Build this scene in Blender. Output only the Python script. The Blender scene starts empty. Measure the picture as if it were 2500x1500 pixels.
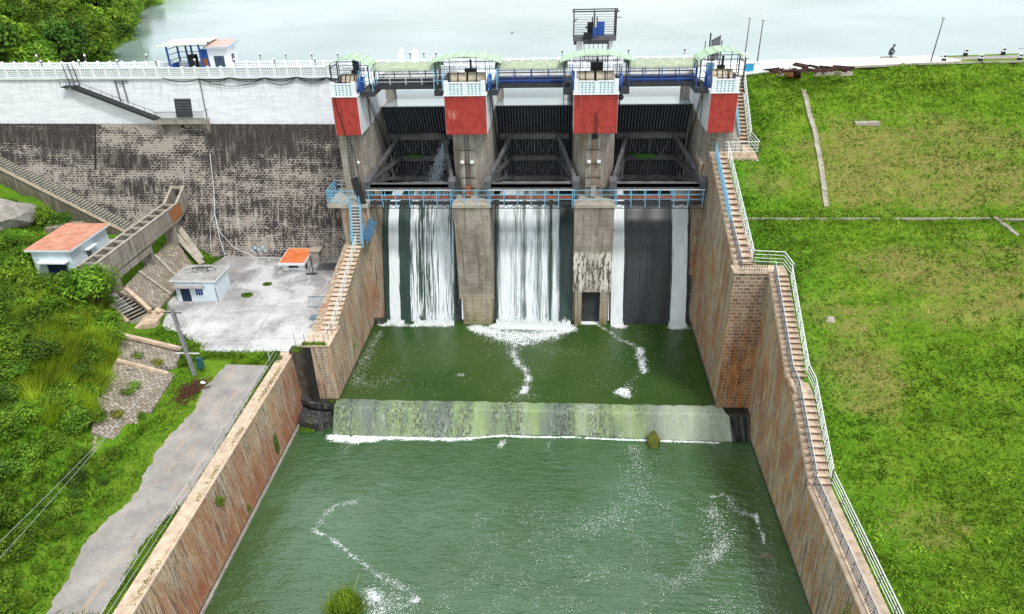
import bpy, math, random
import numpy as np
from mathutils import Vector
R = math.radians
SC = bpy.context.scene
COL = SC.collection
rng = np.random.default_rng(7)
random.seed(7)

# ------------------------------------------------------------------ camera
CAMP = (0.0, 0.0, 50.0)
PITCH, YAW, ROLL, FPX = 28.9, 4.4, 1.6, 1734.0
def _axes():
    th, ya, ro = R(PITCH), R(YAW), R(ROLL)
    fw = np.array([0, math.cos(th), -math.sin(th)]); up = np.array([0, math.sin(th), math.cos(th)]); ri = np.array([1, 0, 0.])
    c, s = math.cos(ya), math.sin(ya); Z = np.array([[c, -s, 0], [s, c, 0], [0, 0, 1]])
    fw, up, ri = Z@fw, Z@up, Z@ri
    c, s = math.cos(ro), math.sin(ro)
    return c*ri-s*up, c*up+s*ri, fw
_RI, _UP, _FW = _axes()
cam = bpy.data.cameras.new('camera'); camo = bpy.data.objects.new('camera', cam); COL.objects.link(camo)
from mathutils import Matrix
camo.matrix_world = Matrix(((_RI[0], _UP[0], -_FW[0], CAMP[0]), (_RI[1], _UP[1], -_FW[1], CAMP[1]), (_RI[2], _UP[2], -_FW[2], CAMP[2]), (0, 0, 0, 1)))
cam.sensor_width = 36.0; cam.lens = 36.0*FPX/2500.0; cam.clip_start = 0.5; cam.clip_end = 6000
SC.camera = camo

# ------------------------------------------------------------------ world, sun, exposure
SUN_EL, SUN_AZ = 58.0, 140.0      # azimuth measured clockwise from +Y (upstream); light comes from the right and behind
w = bpy.data.worlds.new('World'); SC.world = w; w.use_nodes = True
wt = w.node_tree; wt.nodes.clear()
wo = wt.nodes.new('ShaderNodeOutputWorld'); wb = wt.nodes.new('ShaderNodeBackground')
sky = wt.nodes.new('ShaderNodeTexSky'); sky.sky_type = 'NISHITA'; sky.sun_disc = False
sky.sun_elevation = R(SUN_EL); sky.sun_rotation = R(SUN_AZ); sky.air_density = 1.0; sky.dust_density = 2.0
wtc = wt.nodes.new('ShaderNodeTexCoord'); wmp = wt.nodes.new('ShaderNodeMapping'); wmp.inputs['Scale'].default_value = (1.2, 3.0, 5.0)
wn = wt.nodes.new('ShaderNodeTexNoise'); wn.inputs['Scale'].default_value = 1.6; wn.inputs['Detail'].default_value = 4
wr = wt.nodes.new('ShaderNodeValToRGB')
wr.color_ramp.elements[0].position = 0.38; wr.color_ramp.elements[0].color = (0.60, 0.71, 0.76, 1)
wr.color_ramp.elements[1].position = 0.62; wr.color_ramp.elements[1].color = (0.98, 1.0, 1.0, 1)
wmul = wt.nodes.new('ShaderNodeVectorMath'); wmul.operation = 'SCALE'; wmul.inputs['Scale'].default_value = 11.3
wmx = wt.nodes.new('ShaderNodeMix'); wmx.data_type = 'RGBA'; wmx.inputs[0].default_value = 0.88
wt.links.new(wtc.outputs['Generated'], wmp.inputs['Vector']); wt.links.new(wmp.outputs[0], wn.inputs['Vector'])
wt.links.new(wn.outputs['Fac'], wr.inputs[0]); wt.links.new(wr.outputs[0], wmul.inputs[0])
wt.links.new(sky.outputs[0], wmx.inputs[6]); wt.links.new(wmul.outputs[0], wmx.inputs[7])
wt.links.new(wmx.outputs[2], wb.inputs[0]); wb.inputs[1].default_value = 0.1
wt.links.new(wb.outputs[0], wo.inputs[0])
sun = bpy.data.lights.new('sun', 'SUN'); sun.energy = 2.0; sun.angle = R(11); sun.color = (1.0, 0.97, 0.92)
suno = bpy.data.objects.new('sun', sun); COL.objects.link(suno)
_sd = Vector((math.sin(R(SUN_AZ))*math.cos(R(SUN_EL)), math.cos(R(SUN_AZ))*math.cos(R(SUN_EL)), math.sin(R(SUN_EL))))
suno.rotation_euler = _sd.to_track_quat('Z', 'Y').to_euler()
SC.view_settings.view_transform = 'Standard'; SC.view_settings.look = 'None'
SC.view_settings.exposure = 0.38; SC.view_settings.gamma = 1.0; SC.view_settings.use_curve_mapping = False
SC.cycles.max_bounces = 5; SC.cycles.transparent_max_bounces = 12; SC.cycles.diffuse_bounces = 3

# ------------------------------------------------------------------ from photo measurements to world points
def _ray(px, py): return _FW + _RI*(px-1250)/FPX - _UP*(py-750)/FPX
def onz(px, py, z): d = _ray(px, py); t = (z-CAMP[2])/d[2]; return np.array(CAMP)+t*d
def ony(px, py, y): d = _ray(px, py); t = (y-CAMP[1])/d[1]; return np.array(CAMP)+t*d

# ------------------------------------------------------------------ mesh helpers
def tag(o, label=None, cat=None, group=None, kind=None):
    if label: o['label'] = label
    if cat: o['category'] = cat
    if group: o['group'] = group
    if kind: o['kind'] = kind
    return o
def thing(name, label, cat, loc=(0, 0, 0), rz=0.0, group=None):
    o = bpy.data.objects.new(name, None); o.empty_display_size = 0.3; COL.objects.link(o)
    o.location = loc; o.rotation_euler = (0, 0, rz)
    return tag(o, label, cat, group)
def mesh_obj(name, V, F, mat, parent=None, smooth=False):
    me = bpy.data.meshes.new(name)
    V = np.asarray(V, dtype=float).reshape(-1, 3)
    if parent is not None:
        V = V - np.array(rootloc(parent))
    me.from_pydata(V.tolist(), [], [list(map(int, f)) for f in F]); me.update()
    if smooth: me.shade_smooth()
    me.materials.append(mat)
    o = bpy.data.objects.new(name, me); COL.objects.link(o)
    if parent is not None: o.parent = parent
    return o
def rootloc(o):
    l = np.array(o.location)
    while o.parent is not None: o = o.parent; l = l + np.array(o.location)
    return l
def np_mesh(name, V, nper, mat, parent=None, val=None):
    """V: (n*nper,3) vertices of n separate polygons with nper corners each"""
    V = np.asarray(V, dtype=np.float32)
    if parent is not None: V = V - np.array(rootloc(parent), dtype=np.float32)
    n = len(V)//nper
    me = bpy.data.meshes.new(name); me.vertices.add(len(V)); me.vertices.foreach_set('co', V.ravel())
    me.loops.add(len(V)); me.loops.foreach_set('vertex_index', np.arange(len(V), dtype=np.int32))
    me.polygons.add(n); me.polygons.foreach_set('loop_start', np.arange(n, dtype=np.int32)*nper)
    me.update(calc_edges=True)
    if val is not None:
        a = me.attributes.new('v', 'FLOAT', 'FACE'); a.data.foreach_set('value', np.asarray(val, dtype=np.float32))
    me.materials.append(mat); me.validate()
    o = bpy.data.objects.new(name, me); COL.objects.link(o)
    if parent is not None: o.parent = parent
    return o
class MB:
    def __init__(s): s.v = []; s.f = []
    def add(s, V, F):
        b = len(s.v); s.v += [tuple(map(float, p)) for p in V]; s.f += [tuple(b+i for i in f) for f in F]; return s
    def box(s, x0, x1, y0, y1, z0, z1):
        return s.add([(x0, y0, z0), (x1, y0, z0), (x1, y1, z0), (x0, y1, z0), (x0, y0, z1), (x1, y0, z1), (x1, y1, z1), (x0, y1, z1)],
                     [(0, 3, 2, 1), (4, 5, 6, 7), (0, 1, 5, 4), (1, 2, 6, 5), (2, 3, 7, 6), (3, 0, 4, 7)])
    def bar(s, p, q, w, h=None):
        h = h or w; p = Vector(p); q = Vector(q); d = (q-p)
        if d.length < 1e-6: return s
        d.normalize(); up = Vector((0, 0, 1)) if abs(d.z) < 0.95 else Vector((0, 1, 0))
        a = d.cross(up).normalized()*w/2; b = a.cross(d).normalized()*h/2
        return s.add([p-a-b, p+a-b, p+a+b, p-a+b, q-a-b, q+a-b, q+a+b, q-a+b],
                     [(3, 2, 1, 0), (4, 5, 6, 7), (0, 1, 5, 4), (1, 2, 6, 5), (2, 3, 7, 6), (3, 0, 4, 7)])
    def tube(s, p, q, r, n=8, r2=None):
        r2 = r if r2 is None else r2; p = Vector(p); q = Vector(q); d = (q-p).normalized()
        up = Vector((0, 0, 1)) if abs(d.z) < 0.9 else Vector((1, 0, 0)); a = d.cross(up).normalized(); b = d.cross(a)
        V = [p+(a*math.cos(2*math.pi*i/n)+b*math.sin(2*math.pi*i/n))*r for i in range(n)] + [q+(a*math.cos(2*math.pi*i/n)+b*math.sin(2*math.pi*i/n))*r2 for i in range(n)]
        F = [(i, (i+1) % n, n+(i+1) % n, n+i) for i in range(n)] + [tuple(range(n-1, -1, -1)), tuple(range(n, 2*n))]
        return s.add(V, F)
    def path(s, pts, r, n=6):
        for a, b in zip(pts[:-1], pts[1:]): s.tube(a, b, r, n)
        return s
    def prism(s, poly, a0, a1, axis='x'):
        """poly: list of 2-D points in the two other axes (x: y,z ; y: x,z ; z: x,y)"""
        n = len(poly)
        def P(a, u, v): return (a, u, v) if axis == 'x' else ((u, a, v) if axis == 'y' else (u, v, a))
        V = [P(a0, *p) for p in poly]+[P(a1, *p) for p in poly]
        return s.add(V, [tuple(range(n)), tuple(range(2*n-1, n-1, -1))]+[(i, n+i, n+(i+1) % n, (i+1) % n) for i in range(n)])
    def sphere(s, c, r, n=8, m=6, sz=1.0):
        V = []; F = []
        for j in range(m+1):
            t = math.pi*j/m
            for i in range(n): a = 2*math.pi*i/n; V.append((c[0]+r*math.sin(t)*math.cos(a), c[1]+r*math.sin(t)*math.sin(a), c[2]+r*sz*math.cos(t)))
        for j in range(m):
            for i in range(n): F.append((j*n+i, (j+1)*n+i, (j+1)*n+(i+1) % n, j*n+(i+1) % n))
        return s.add(V, F)
    def build(s, name, mat, parent=None, smooth=False):
        return mesh_obj(name, s.v, s.f, mat, parent, smooth)
def one(name, label, cat, mb, mat, group=None, smooth=False):
    return tag(mb.build(name, mat, None, smooth), label, cat, group)
def copy_tree(o, parent=None):
    c = o.copy(); COL.objects.link(c)
    if parent is not None: c.parent = parent
    for ch in list(o.children): copy_tree(ch, c)
    return c
ORD = ['first', 'second', 'third', 'fourth', 'fifth', 'sixth', 'seventh', 'eighth', 'ninth', 'tenth', 'eleventh', 'twelfth', 'thirteenth', 'fourteenth', 'fifteenth', 'sixteenth', 'seventeenth', 'eighteenth', 'nineteenth', 'twentieth']
def ordn(i):
    if i < 20: return ORD[i]
    tens = {2: 'twenty', 3: 'thirty', 4: 'forty', 5: 'fifty', 6: 'sixty', 7: 'seventy', 8: 'eighty', 9: 'ninety'}
    n = i+1; t, u = divmod(n, 10)
    if n >= 100: return 'hundred and '+ordn(n-101) if n > 100 else 'hundredth'
    return {2: 'twentieth', 3: 'thirtieth', 4: 'fortieth', 5: 'fiftieth', 6: 'sixtieth', 7: 'seventieth', 8: 'eightieth', 9: 'ninetieth'}[t] if u == 0 else tens[t]+' '+ORD[u-1]

# ------------------------------------------------------------------ material helpers
class NT:
    def __init__(s, name):
        s.m = bpy.data.materials.new(name); s.m.use_nodes = True; s.t = s.m.node_tree; s.b = s.t.nodes['Principled BSDF']
        s.g = s.t.nodes.new('ShaderNodeNewGeometry'); s.pos = s.g.outputs['Position']; s.b.inputs['Roughness'].default_value = 0.85
        s.b.inputs['Specular IOR Level'].default_value = 0.3
    def n(s, k, **kw):
        x = s.t.nodes.new(k)
        for a, v in kw.items(): setattr(x, a, v)
        return x
    def put(s, sock, v):
        if hasattr(v, 'links') or isinstance(v, bpy.types.NodeSocket): s.t.links.new(v, sock)
        elif isinstance(v, (tuple, list)) and len(v) == 3 and sock.type == 'RGBA': sock.default_value = (*v, 1)
        else: sock.default_value = v
    def map(s, vec, scale=(1, 1, 1), loc=(0, 0, 0), rot=(0, 0, 0)):
        x = s.n('ShaderNodeMapping'); s.put(x.inputs[0], vec); x.inputs['Scale'].default_value = scale; x.inputs['Location'].default_value = loc; x.inputs['Rotation'].default_value = rot
        return x.outputs[0]
    def noise(s, scale=1, detail=4, rough=.55, vec=None, st=(1, 1, 1), loc=(0, 0, 0), dist=0):
        x = s.n('ShaderNodeTexNoise'); s.put(x.inputs['Vector'], s.map(vec or s.pos, st, loc)); x.inputs['Scale'].default_value = scale; x.inputs['Detail'].default_value = detail
        x.inputs['Roughness'].default_value = rough; x.inputs['Distortion'].default_value = dist
        return x.outputs['Fac']
    def ramp(s, fac, stops, interp='LINEAR'):
        x = s.n('ShaderNodeValToRGB'); s.put(x.inputs[0], fac); cr = x.color_ramp; cr.interpolation = interp
        def c(v): return (v, v, v, 1) if isinstance(v, (int, float)) else (*v, 1)
        cr.elements[0].position = stops[0][0]; cr.elements[0].color = c(stops[0][1]); cr.elements[1].position = stops[-1][0]; cr.elements[1].color = c(stops[-1][1])
        for p, v in stops[1:-1]: e = cr.elements.new(p); e.color = c(v)
        return x.outputs[0]
    def mix(s, f, a, b, mode='MIX'):
        x = s.n('ShaderNodeMix', data_type='RGBA', blend_type=mode); s.put(x.inputs[0], f); s.put(x.inputs[6], a); s.put(x.inputs[7], b); return x.outputs[2]
    def math(s, op, a, b=0.0, c=None):
        x = s.n('ShaderNodeMath', operation=op); s.put(x.inputs[0], a); s.put(x.inputs[1], b)
        if c is not None: s.put(x.inputs[2], c)
        return x.outputs[0]
    def xyz(s, vec=None):
        x = s.n('ShaderNodeSeparateXYZ'); s.put(x.inputs[0], vec or s.pos); return x.outputs
    def comb(s, a, b, c=0.0):
        x = s.n('ShaderNodeCombineXYZ'); s.put(x.inputs[0], a); s.put(x.inputs[1], b); s.put(x.inputs[2], c); return x.outputs[0]
    def brick(s, vec, w, h, mortar=.03, c1=(0, 0, 0), c2=(1, 1, 1), cm=(.5, .5, .5), sq=1, off=.5):
        x = s.n('ShaderNodeTexBrick', offset=off, squash=sq); s.put(x.inputs['Vector'], vec); x.inputs['Scale'].default_value = 1
        x.inputs['Brick Width'].default_value = w; x.inputs['Row Height'].default_value = h; x.inputs['Mortar Size'].default_value = mortar; x.inputs['Mortar Smooth'].default_value = .3
        s.put(x.inputs['Color1'], c1); s.put(x.inputs['Color2'], c2); s.put(x.inputs['Mortar'], cm); return x.outputs
    def step(s, v, lo, hi): 
        x = s.n('ShaderNodeMapRange', clamp=True, interpolation_type='SMOOTHSTEP'); s.put(x.inputs[0], v); x.inputs[1].default_value = lo; x.inputs[2].default_value = hi; return x.outputs[0]
    def fin(s, col, rough=None, bump=None, bs=.5, bd=.05, metal=None, spec=None, alpha=None, ior=None):
        s.put(s.b.inputs['Base Color'], col)
        if rough is not None: s.put(s.b.inputs['Roughness'], rough)
        if metal is not None: s.put(s.b.inputs['Metallic'], metal)
        if spec is not None: s.b.inputs['Specular IOR Level'].default_value = spec
        if ior is not None: s.b.inputs['IOR'].default_value = ior
        if alpha is not None: s.put(s.b.inputs['Alpha'], alpha)
        if bump is not None:
            x = s.n('ShaderNodeBump'); s.put(x.inputs['Height'], bump); x.inputs['Strength'].default_value = bs; x.inputs['Distance'].default_value = bd
            s.t.links.new(x.outputs[0], s.b.inputs['Normal'])
        return s.m
def plain(name, c, rough=.6, metal=0., var=.25, sc=3.0, spec=.4):
    t = NT(name); n = t.noise(sc, 4); c2 = tuple(x*(1-var) for x in c); c3 = tuple(min(1, x*(1+var*.5)) for x in c)
    return t.fin(t.ramp(n, [(.3, c2), (.65, c3)]), rough, metal=metal, spec=spec)
# ------------------------------------------------------------------ materials
def m_dark_masonry():
    t = NT('weathered dark masonry'); p = t.xyz()
    warp = t.noise(1.2, 4, .7); w2 = t.noise(1.1, 4, .7, loc=(4, 4, 4))
    v = t.comb(t.math('ADD', p[0], t.math('MULTIPLY', w2, .55)), t.math('ADD', p[2], t.math('MULTIPLY', warp, .42)), 0)
    br = t.brick(v, .62, .34, .046, (.065, .05, .048), (.27, .215, .185), (.56, .50, .44))
    base = t.mix(t.ramp(t.noise(1.4, 5, .7, st=(1, 1, .5)), [(.35, 0.), (.65, .85)]), br[0], (.40, .335, .29))
    # black growth: horizontal drifts, mostly high up, broken by the joints
    zb = t.ramp(t.step(p[2], 5.5, 24.0), [(0, .46), (.22, .56), (.40, .60), (.55, .54), (.68, .44), (.76, .56), (.86, .62), (.93, .72), (.985, .86), (1, .80)])
    nn = t.noise(.22, 5, .62, st=(.6, 1, 2.2)); fine = t.noise(2.4, 5, .75, st=(1, 1, 1.1))
    m = t.math('ADD', t.math('ADD', t.math('MULTIPLY', nn, 1.3), t.math('MULTIPLY', fine, 1.15)), t.math('MULTIPLY', br[1], -.16))
    vs = t.noise(.8, 5, .7, st=(1.7, 1, .18), loc=(20, 0, 0)); m = t.math('ADD', t.math('ADD', t.math('SUBTRACT', m, .38), t.math('MULTIPLY', vs, .62)), zb)
    # light patch under the balcony, clean zone
    lp = t.math('MULTIPLY', t.math('MULTIPLY', t.step(p[0], -71.5, -68.5), t.step(p[0], -52.3, -53.3)), t.step(p[2], 19.2, 21.6))
    m = t.math('SUBTRACT', m, t.math('MULTIPLY', lp, .45))
    mask = t.ramp(t.math('SUBTRACT', m, 1.02), [(.50, 0.), (.60, 1.)])
    dark = t.mix(t.ramp(fine, [(.35, 0.), (.65, 1.)]), (.016, .013, .013), (.065, .052, .048)); dark = t.mix(t.math('MULTIPLY', br[1], .10), dark, (.30, .26, .23))
    base = t.mix(.35, base, (.34, .295, .265)); c = t.mix(mask, base, dark)
    st = t.ramp(t.noise(.9, 5, .7, st=(2.6, 1, .14)), [(.52, 0.), (.66, .75)])
    st = t.math('MULTIPLY', st, t.ramp(t.step(p[2], 4, 25), [(0, 1.), (.45, .8), (.8, .45), (1, .2)]))
    c = t.mix(st, c, (.52, .47, .41))
    return t.fin(c, .92, bump=t.math('SUBTRACT', fine, t.math('MULTIPLY', br[1], .5)), bs=.5, bd=.05)
def m_white_masonry():
    t = NT('white painted masonry'); p = t.xyz()
    line = t.brick(t.comb(p[0], p[2]), 1.1, .36, .022, (1, 1, 1), (.97, .97, .97), (.70, .71, .73))
    ln = t.noise(1.2, 4, st=(.35, 1, 2.0))
    c = t.mix(t.ramp(ln, [(.4, 0.), (.6, .8)]), (.80, .81, .84), line[0]); c = t.mix(1., c, (.82, .83, .86), 'MULTIPLY')
    st = t.ramp(t.noise(1.1, 5, .65, st=(2.4, 1, .10)), [(.52, 0.), (.70, .75)])
    st = t.math('MULTIPLY', st, t.step(p[2], 23.6, 31)); c = t.mix(st, c, (.40, .40, .41))
    st2 = t.ramp(t.noise(4, 4, .6, st=(1, 1, .4)), [(.60, 0.), (.74, .4)]); c = t.mix(st2, c, (.55, .56, .58))
    drip = t.math('MULTIPLY', t.step(p[2], 24.6, 23.7), t.ramp(t.noise(2.2, 4, st=(2, 1, .5)), [(.45, 0.), (.62, .8)])); c = t.mix(drip, c, (.25, .24, .23))
    return t.fin(c, .85, bump=line[1], bs=.2, bd=.02)
def m_concrete(name, c1=(.30, .27, .23), c2=(.42, .38, .33), dark=(.08, .07, .06), amt=.6, streak=1.0, lichen=None, rust=None, lift=.0):
    t = NT(name); p = t.xyz()
    n1 = t.noise(.6, 6, .65); n2 = t.noise(4, 5, .6)
    c = t.mix(t.ramp(n1, [(.35, 0.), (.65, 1.)]), c1, c2)
    s1 = t.ramp(t.noise(1.3, 5, .65, st=(1.6*streak, 1.6*streak, .14)), [(.48, 0.), (.70, amt)])
    c = t.mix(s1, c, dark)
    s2 = t.ramp(t.noise(1.9, 5, .6, st=(2.2*streak, 2.2*streak, .12), loc=(9, 4, 2)), [(.56, 0.), (.70, .65)])
    c = t.mix(s2, c, (.58, .55, .50))
    lf = t.n('ShaderNodeTexWave', wave_type='BANDS', bands_direction='Z'); t.put(lf.inputs[0], t.pos); lf.inputs['Scale'].default_value = .26; lf.inputs['Distortion'].default_value = .5
    c = t.mix(t.ramp(lf.outputs[1], [(0, .4), (.03, 0.)]), c, tuple(.5*x for x in c1))
    if rust:
        r = t.ramp(t.noise(.7, 5, .6, st=(1.5, 1.5, .25), loc=(3, 3, 3)), [(.52, 0.), (.70, .8)]); c = t.mix(r, c, rust)
    if lichen:
        r = t.ramp(t.noise(1.1, 5, .6, loc=(7, 1, 3)), [(.50, 0.), (.66, .8)]); c = t.mix(t.math('MULTIPLY', r, t.step(p[2], 4.5, 0.)), c, lichen)
    c = t.mix(t.ramp(n2, [(.3, .25), (.6, 0.)]), c, tuple(.4*x for x in c1))
    return t.fin(c, .9, bump=n2, bs=.4, bd=.03)
def m_pier_block():
    t = NT('pier base concrete'); p = t.xyz(); n1 = t.noise(.5, 6, .65); n2 = t.noise(5, 5, .6)
    c = t.mix(t.ramp(n1, [(.38, 0.), (.62, 1.)]), (.24, .20, .165), (.40, .35, .295))
    s1 = t.ramp(t.noise(1.1, 5, .65, st=(1.8, 1, .12)), [(.50, 0.), (.66, .75)]); c = t.mix(s1, c, (.10, .085, .07))
    low = t.math('MULTIPLY', t.step(p[2], 11.4, 10.6), t.step(p[2], 4.6, 6)); w1 = t.ramp(t.noise(1.5, 5, .7, st=(1.6, 1, .28), loc=(4, 2, 0)), [(.47, 0.), (.50, 1.)]); right = t.step(p[0], -2, 0)
    side = t.math('ADD', .55, t.math('MULTIPLY', t.step(t.math('ABSOLUTE', t.math('SUBTRACT', p[0], 4.2)), .6, 1.6), .45))
    c = t.mix(t.math('MULTIPLY', t.math('MULTIPLY', t.math('MULTIPLY', w1, low), right), side), c, (.76, .72, .65)); dk = t.math('MULTIPLY', t.math('MULTIPLY', t.math('SUBTRACT', 1., w1), low), t.ramp(n2, [(.38, 0.), (.52, .85)])); c = t.mix(t.math('MULTIPLY', dk, right), c, (.07, .06, .05))
    b = t.math('MULTIPLY', t.step(p[2], 5.2, 4.4), t.ramp(n2, [(.3, .5), (.6, 1.)])); c = t.mix(t.math('MULTIPLY', b, t.ramp(t.noise(.8, 4, st=(2.2, 1, .3)), [(.4, .2), (.6, .9)])), c, (.48, .40, .29))
    al = t.math('MULTIPLY', t.step(p[2], 2.6, 0.), t.ramp(t.noise(1.4, 4), [(.4, .2), (.62, 1.)])); c = t.mix(al, c, (.16, .16, .035))
    br = t.brick(t.comb(p[0], p[2]), 3., .62, .035, (0, 0, 0), (0, 0, 0), (1, 1, 1)); c = t.mix(t.math('MULTIPLY', br[1], t.ramp(n2, [(.4, 0.), (.6, .55)])), c, (.07, .06, .05))
    return t.fin(c, .9, bump=n2, bs=.5, bd=.04)
def m_brownwall(name, uv='yz', z0=0, z1=17, strength=1.0, pinkish=False):
    """coursed brown stone with long ochre and rust runs"""
    t = NT(name); p = t.xyz(); a = p[1] if uv == 'yz' else p[0]
    br = t.brick(t.comb(a, p[2]), .75, .40, .055, (.145, .095, .065), (.36, .26, .185), (.52, .45, .37))
    n2 = t.noise(5, 5, .65, st=(1, 1, 2.2)); c = t.mix(t.ramp(n2, [(.35, 0.), (.7, .9)]), br[0], (.40, .325, .25))
    st = (2.6, 2.6, .15)
    g = t.ramp(t.noise(1.6, 6, .75, st=st), [(.47, 0.), (.56, .85)]); c = t.mix(g, c, (.56, .46, .34))
    d = t.ramp(t.noise(1.3, 6, .75, st=(2.9, 2.9, .14), loc=(5, 8, 1)), [(.51, 0.), (.60, .85)]); c = t.mix(d, c, (.085, .06, .042))
    o = t.ramp(t.noise(.55, 5, .6, st=(1.6, 1.6, .35), loc=(2, 3, 9)), [(.46, 0.), (.60, .85*strength)]); o = t.math('MULTIPLY', o, t.ramp(t.noise(2.2, 5, .75, st=(2.5, 2.5, .2)), [(.40, .25), (.58, 1.)])); c = t.mix(t.math('MULTIPLY', o, t.step(p[2], z1, z1-6)), c, (.50, .24, .055))
    r = t.ramp(t.noise(.22, 6, .7, st=(1.2, 1.2, .7), loc=(1, 30, 4)), [(.50, 0.), (.60, .8*strength)]); r = t.math('MULTIPLY', r, t.ramp(n2, [(.35, .4), (.6, 1.)])); c = t.mix(r, c, (.33, .105, .045))
    if pinkish:
        lo = t.step(p[2], 4.5, -1.5); c = t.mix(t.math('MULTIPLY', lo, t.ramp(t.noise(.9, 5, .6, st=(1.6, 1.6, .3)), [(.35, .1), (.6, .85)])), c, (.32, .105, .05))
    wl = t.step(p[2], z0+.5, z0+.15); c = t.mix(wl, c, (.06, .055, .04))
    sc = t.ramp(t.noise(7, 3, .5, st=(1, 1, .5)), [(.66, 0.), (.72, .6)]); c = t.mix(sc, c, (.60, .56, .50))
    return t.fin(c, .92, bump=t.math('SUBTRACT', n2, t.math('MULTIPLY', br[1], .4)), bs=.6, bd=.06)
def m_front_rust():
    t = NT('rust stained squared stone'); p = t.xyz()
    br = t.brick(t.comb(p[0], p[2]), .72, .42, .05, (.15, .09, .06), (.34, .24, .17), (.46, .39, .32))
    c = br[0]; r = t.math('MULTIPLY', t.step(p[2], 15.5, 5.5), t.ramp(t.noise(.7, 5, .65, st=(2.0, 1, .18)), [(.34, 0.), (.56, 1.)]))
    c = t.mix(t.math('MULTIPLY', r, .8), c, t.ramp(t.noise(1.4, 4, st=(3, 1, .3)), [(.38, (.58, .21, .025)), (.6, (.17, .06, .022))]))
    d = t.math('MULTIPLY', t.step(p[2], 3, 6), t.step(p[2], 17.5, 11)); c = t.mix(t.math('MULTIPLY', d, t.ramp(t.noise(.5, 4, st=(1.4, 1, .5)), [(.45, 0.), (.6, .55)])), c, (.12, .065, .04))
    w1 = t.ramp(t.noise(1.5, 5, .6, st=(2.5, 1, .15), loc=(2, 2, 2)), [(.58, 0.), (.68, .6)]); c = t.mix(w1, c, (.50, .42, .33))
    return t.fin(c, .9, bump=br[1], bs=.5, bd=-.05)
def m_red():
    t = NT('weathered red paint'); p = t.xyz(); n = t.noise(1.3, 5, .6, st=(1, 1, .8)); c = t.ramp(n, [(.3, (.30, .032, .024)), (.7, (.47, .062, .050))])
    br = t.brick(t.comb(p[0], t.math('ADD', p[2], t.math('MULTIPLY', t.noise(.8, 3), .3))), 9, .85, .018, (1, 1, 1), (1, 1, 1), (.55, .5, .5)); c = t.mix(1., c, br[0], 'MULTIPLY')
    s = t.ramp(t.noise(1.2, 5, .6, st=(2.2, 1, .18)), [(.56, 0.), (.72, .65)]); c = t.mix(s, c, (.13, .02, .018))
    c = t.mix(t.ramp(t.noise(6, 4, .7), [(.66, 0.), (.76, .35)]), c, (.62, .20, .17))
    run = t.math('MULTIPLY', t.math('MULTIPLY', t.step(t.math('ABSOLUTE', t.math('SUBTRACT', p[0], 4.15)), .42, .12), t.step(p[2], 29.3, 28.6)), t.ramp(t.noise(2, 4, st=(2, 1, .3)), [(.3, .4), (.55, .85)])); c = t.mix(run, c, (.10, .018, .015))
    sm = t.math('MULTIPLY', t.math('MULTIPLY', t.step(t.math('ABSOLUTE', t.math('ADD', p[0], 13.35)), .75, .2), t.step(t.math('ABSOLUTE', t.math('SUBTRACT', p[2], 28.7)), .7, .15)), t.ramp(t.noise(3, 4, .7), [(.45, 0.), (.58, .7)])); c = t.mix(sm, c, (.68, .35, .31))
    top = t.math('MULTIPLY', t.step(p[2], 29.8, 30.9), t.ramp(t.noise(1.5, 5, .7, st=(2, 1, .4)), [(.40, 0.), (.60, .6)])); c = t.mix(top, c, (.12, .02, .018))
    return t.fin(c, .8, bump=n, bs=.15, bd=.02)
def m_jali(name, col=(.80, .85, .88), sx=.42, sz=.26, ax='x', z0=0.):
    """pierced concrete screen: rows of dark holes"""
    t = NT(name); p = t.xyz(); a = p[0] if ax == 'x' else p[1]
    fx = t.math('SUBTRACT', t.math('FRACT', t.math('DIVIDE', a, sx)), .5); fz = t.math('SUBTRACT', t.math('FRACT', t.math('DIVIDE', t.math('SUBTRACT', p[2], z0), sz)), .5)
    d = t.math('SQRT', t.math('ADD', t.math('POWER', t.math('MULTIPLY', fx, sx), 2.), t.math('POWER', t.math('MULTIPLY', fz, sz), 2.)))
    hole = t.step(d, sz*.31, sz*.20)
    hole = t.math('MULTIPLY', hole, t.ramp(t.noise(1.5, 2), [(.30, .4), (.4, 1.)]))
    g = t.ramp(t.noise(2.5, 5, .65), [(.5, 0.), (.7, .45)]); c = t.mix(g, col, tuple(.6*x for x in col))
    c = t.mix(hole, c, (.045, .05, .06)); return t.fin(c, .8, bump=hole, bs=1., bd=-.08)
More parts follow.
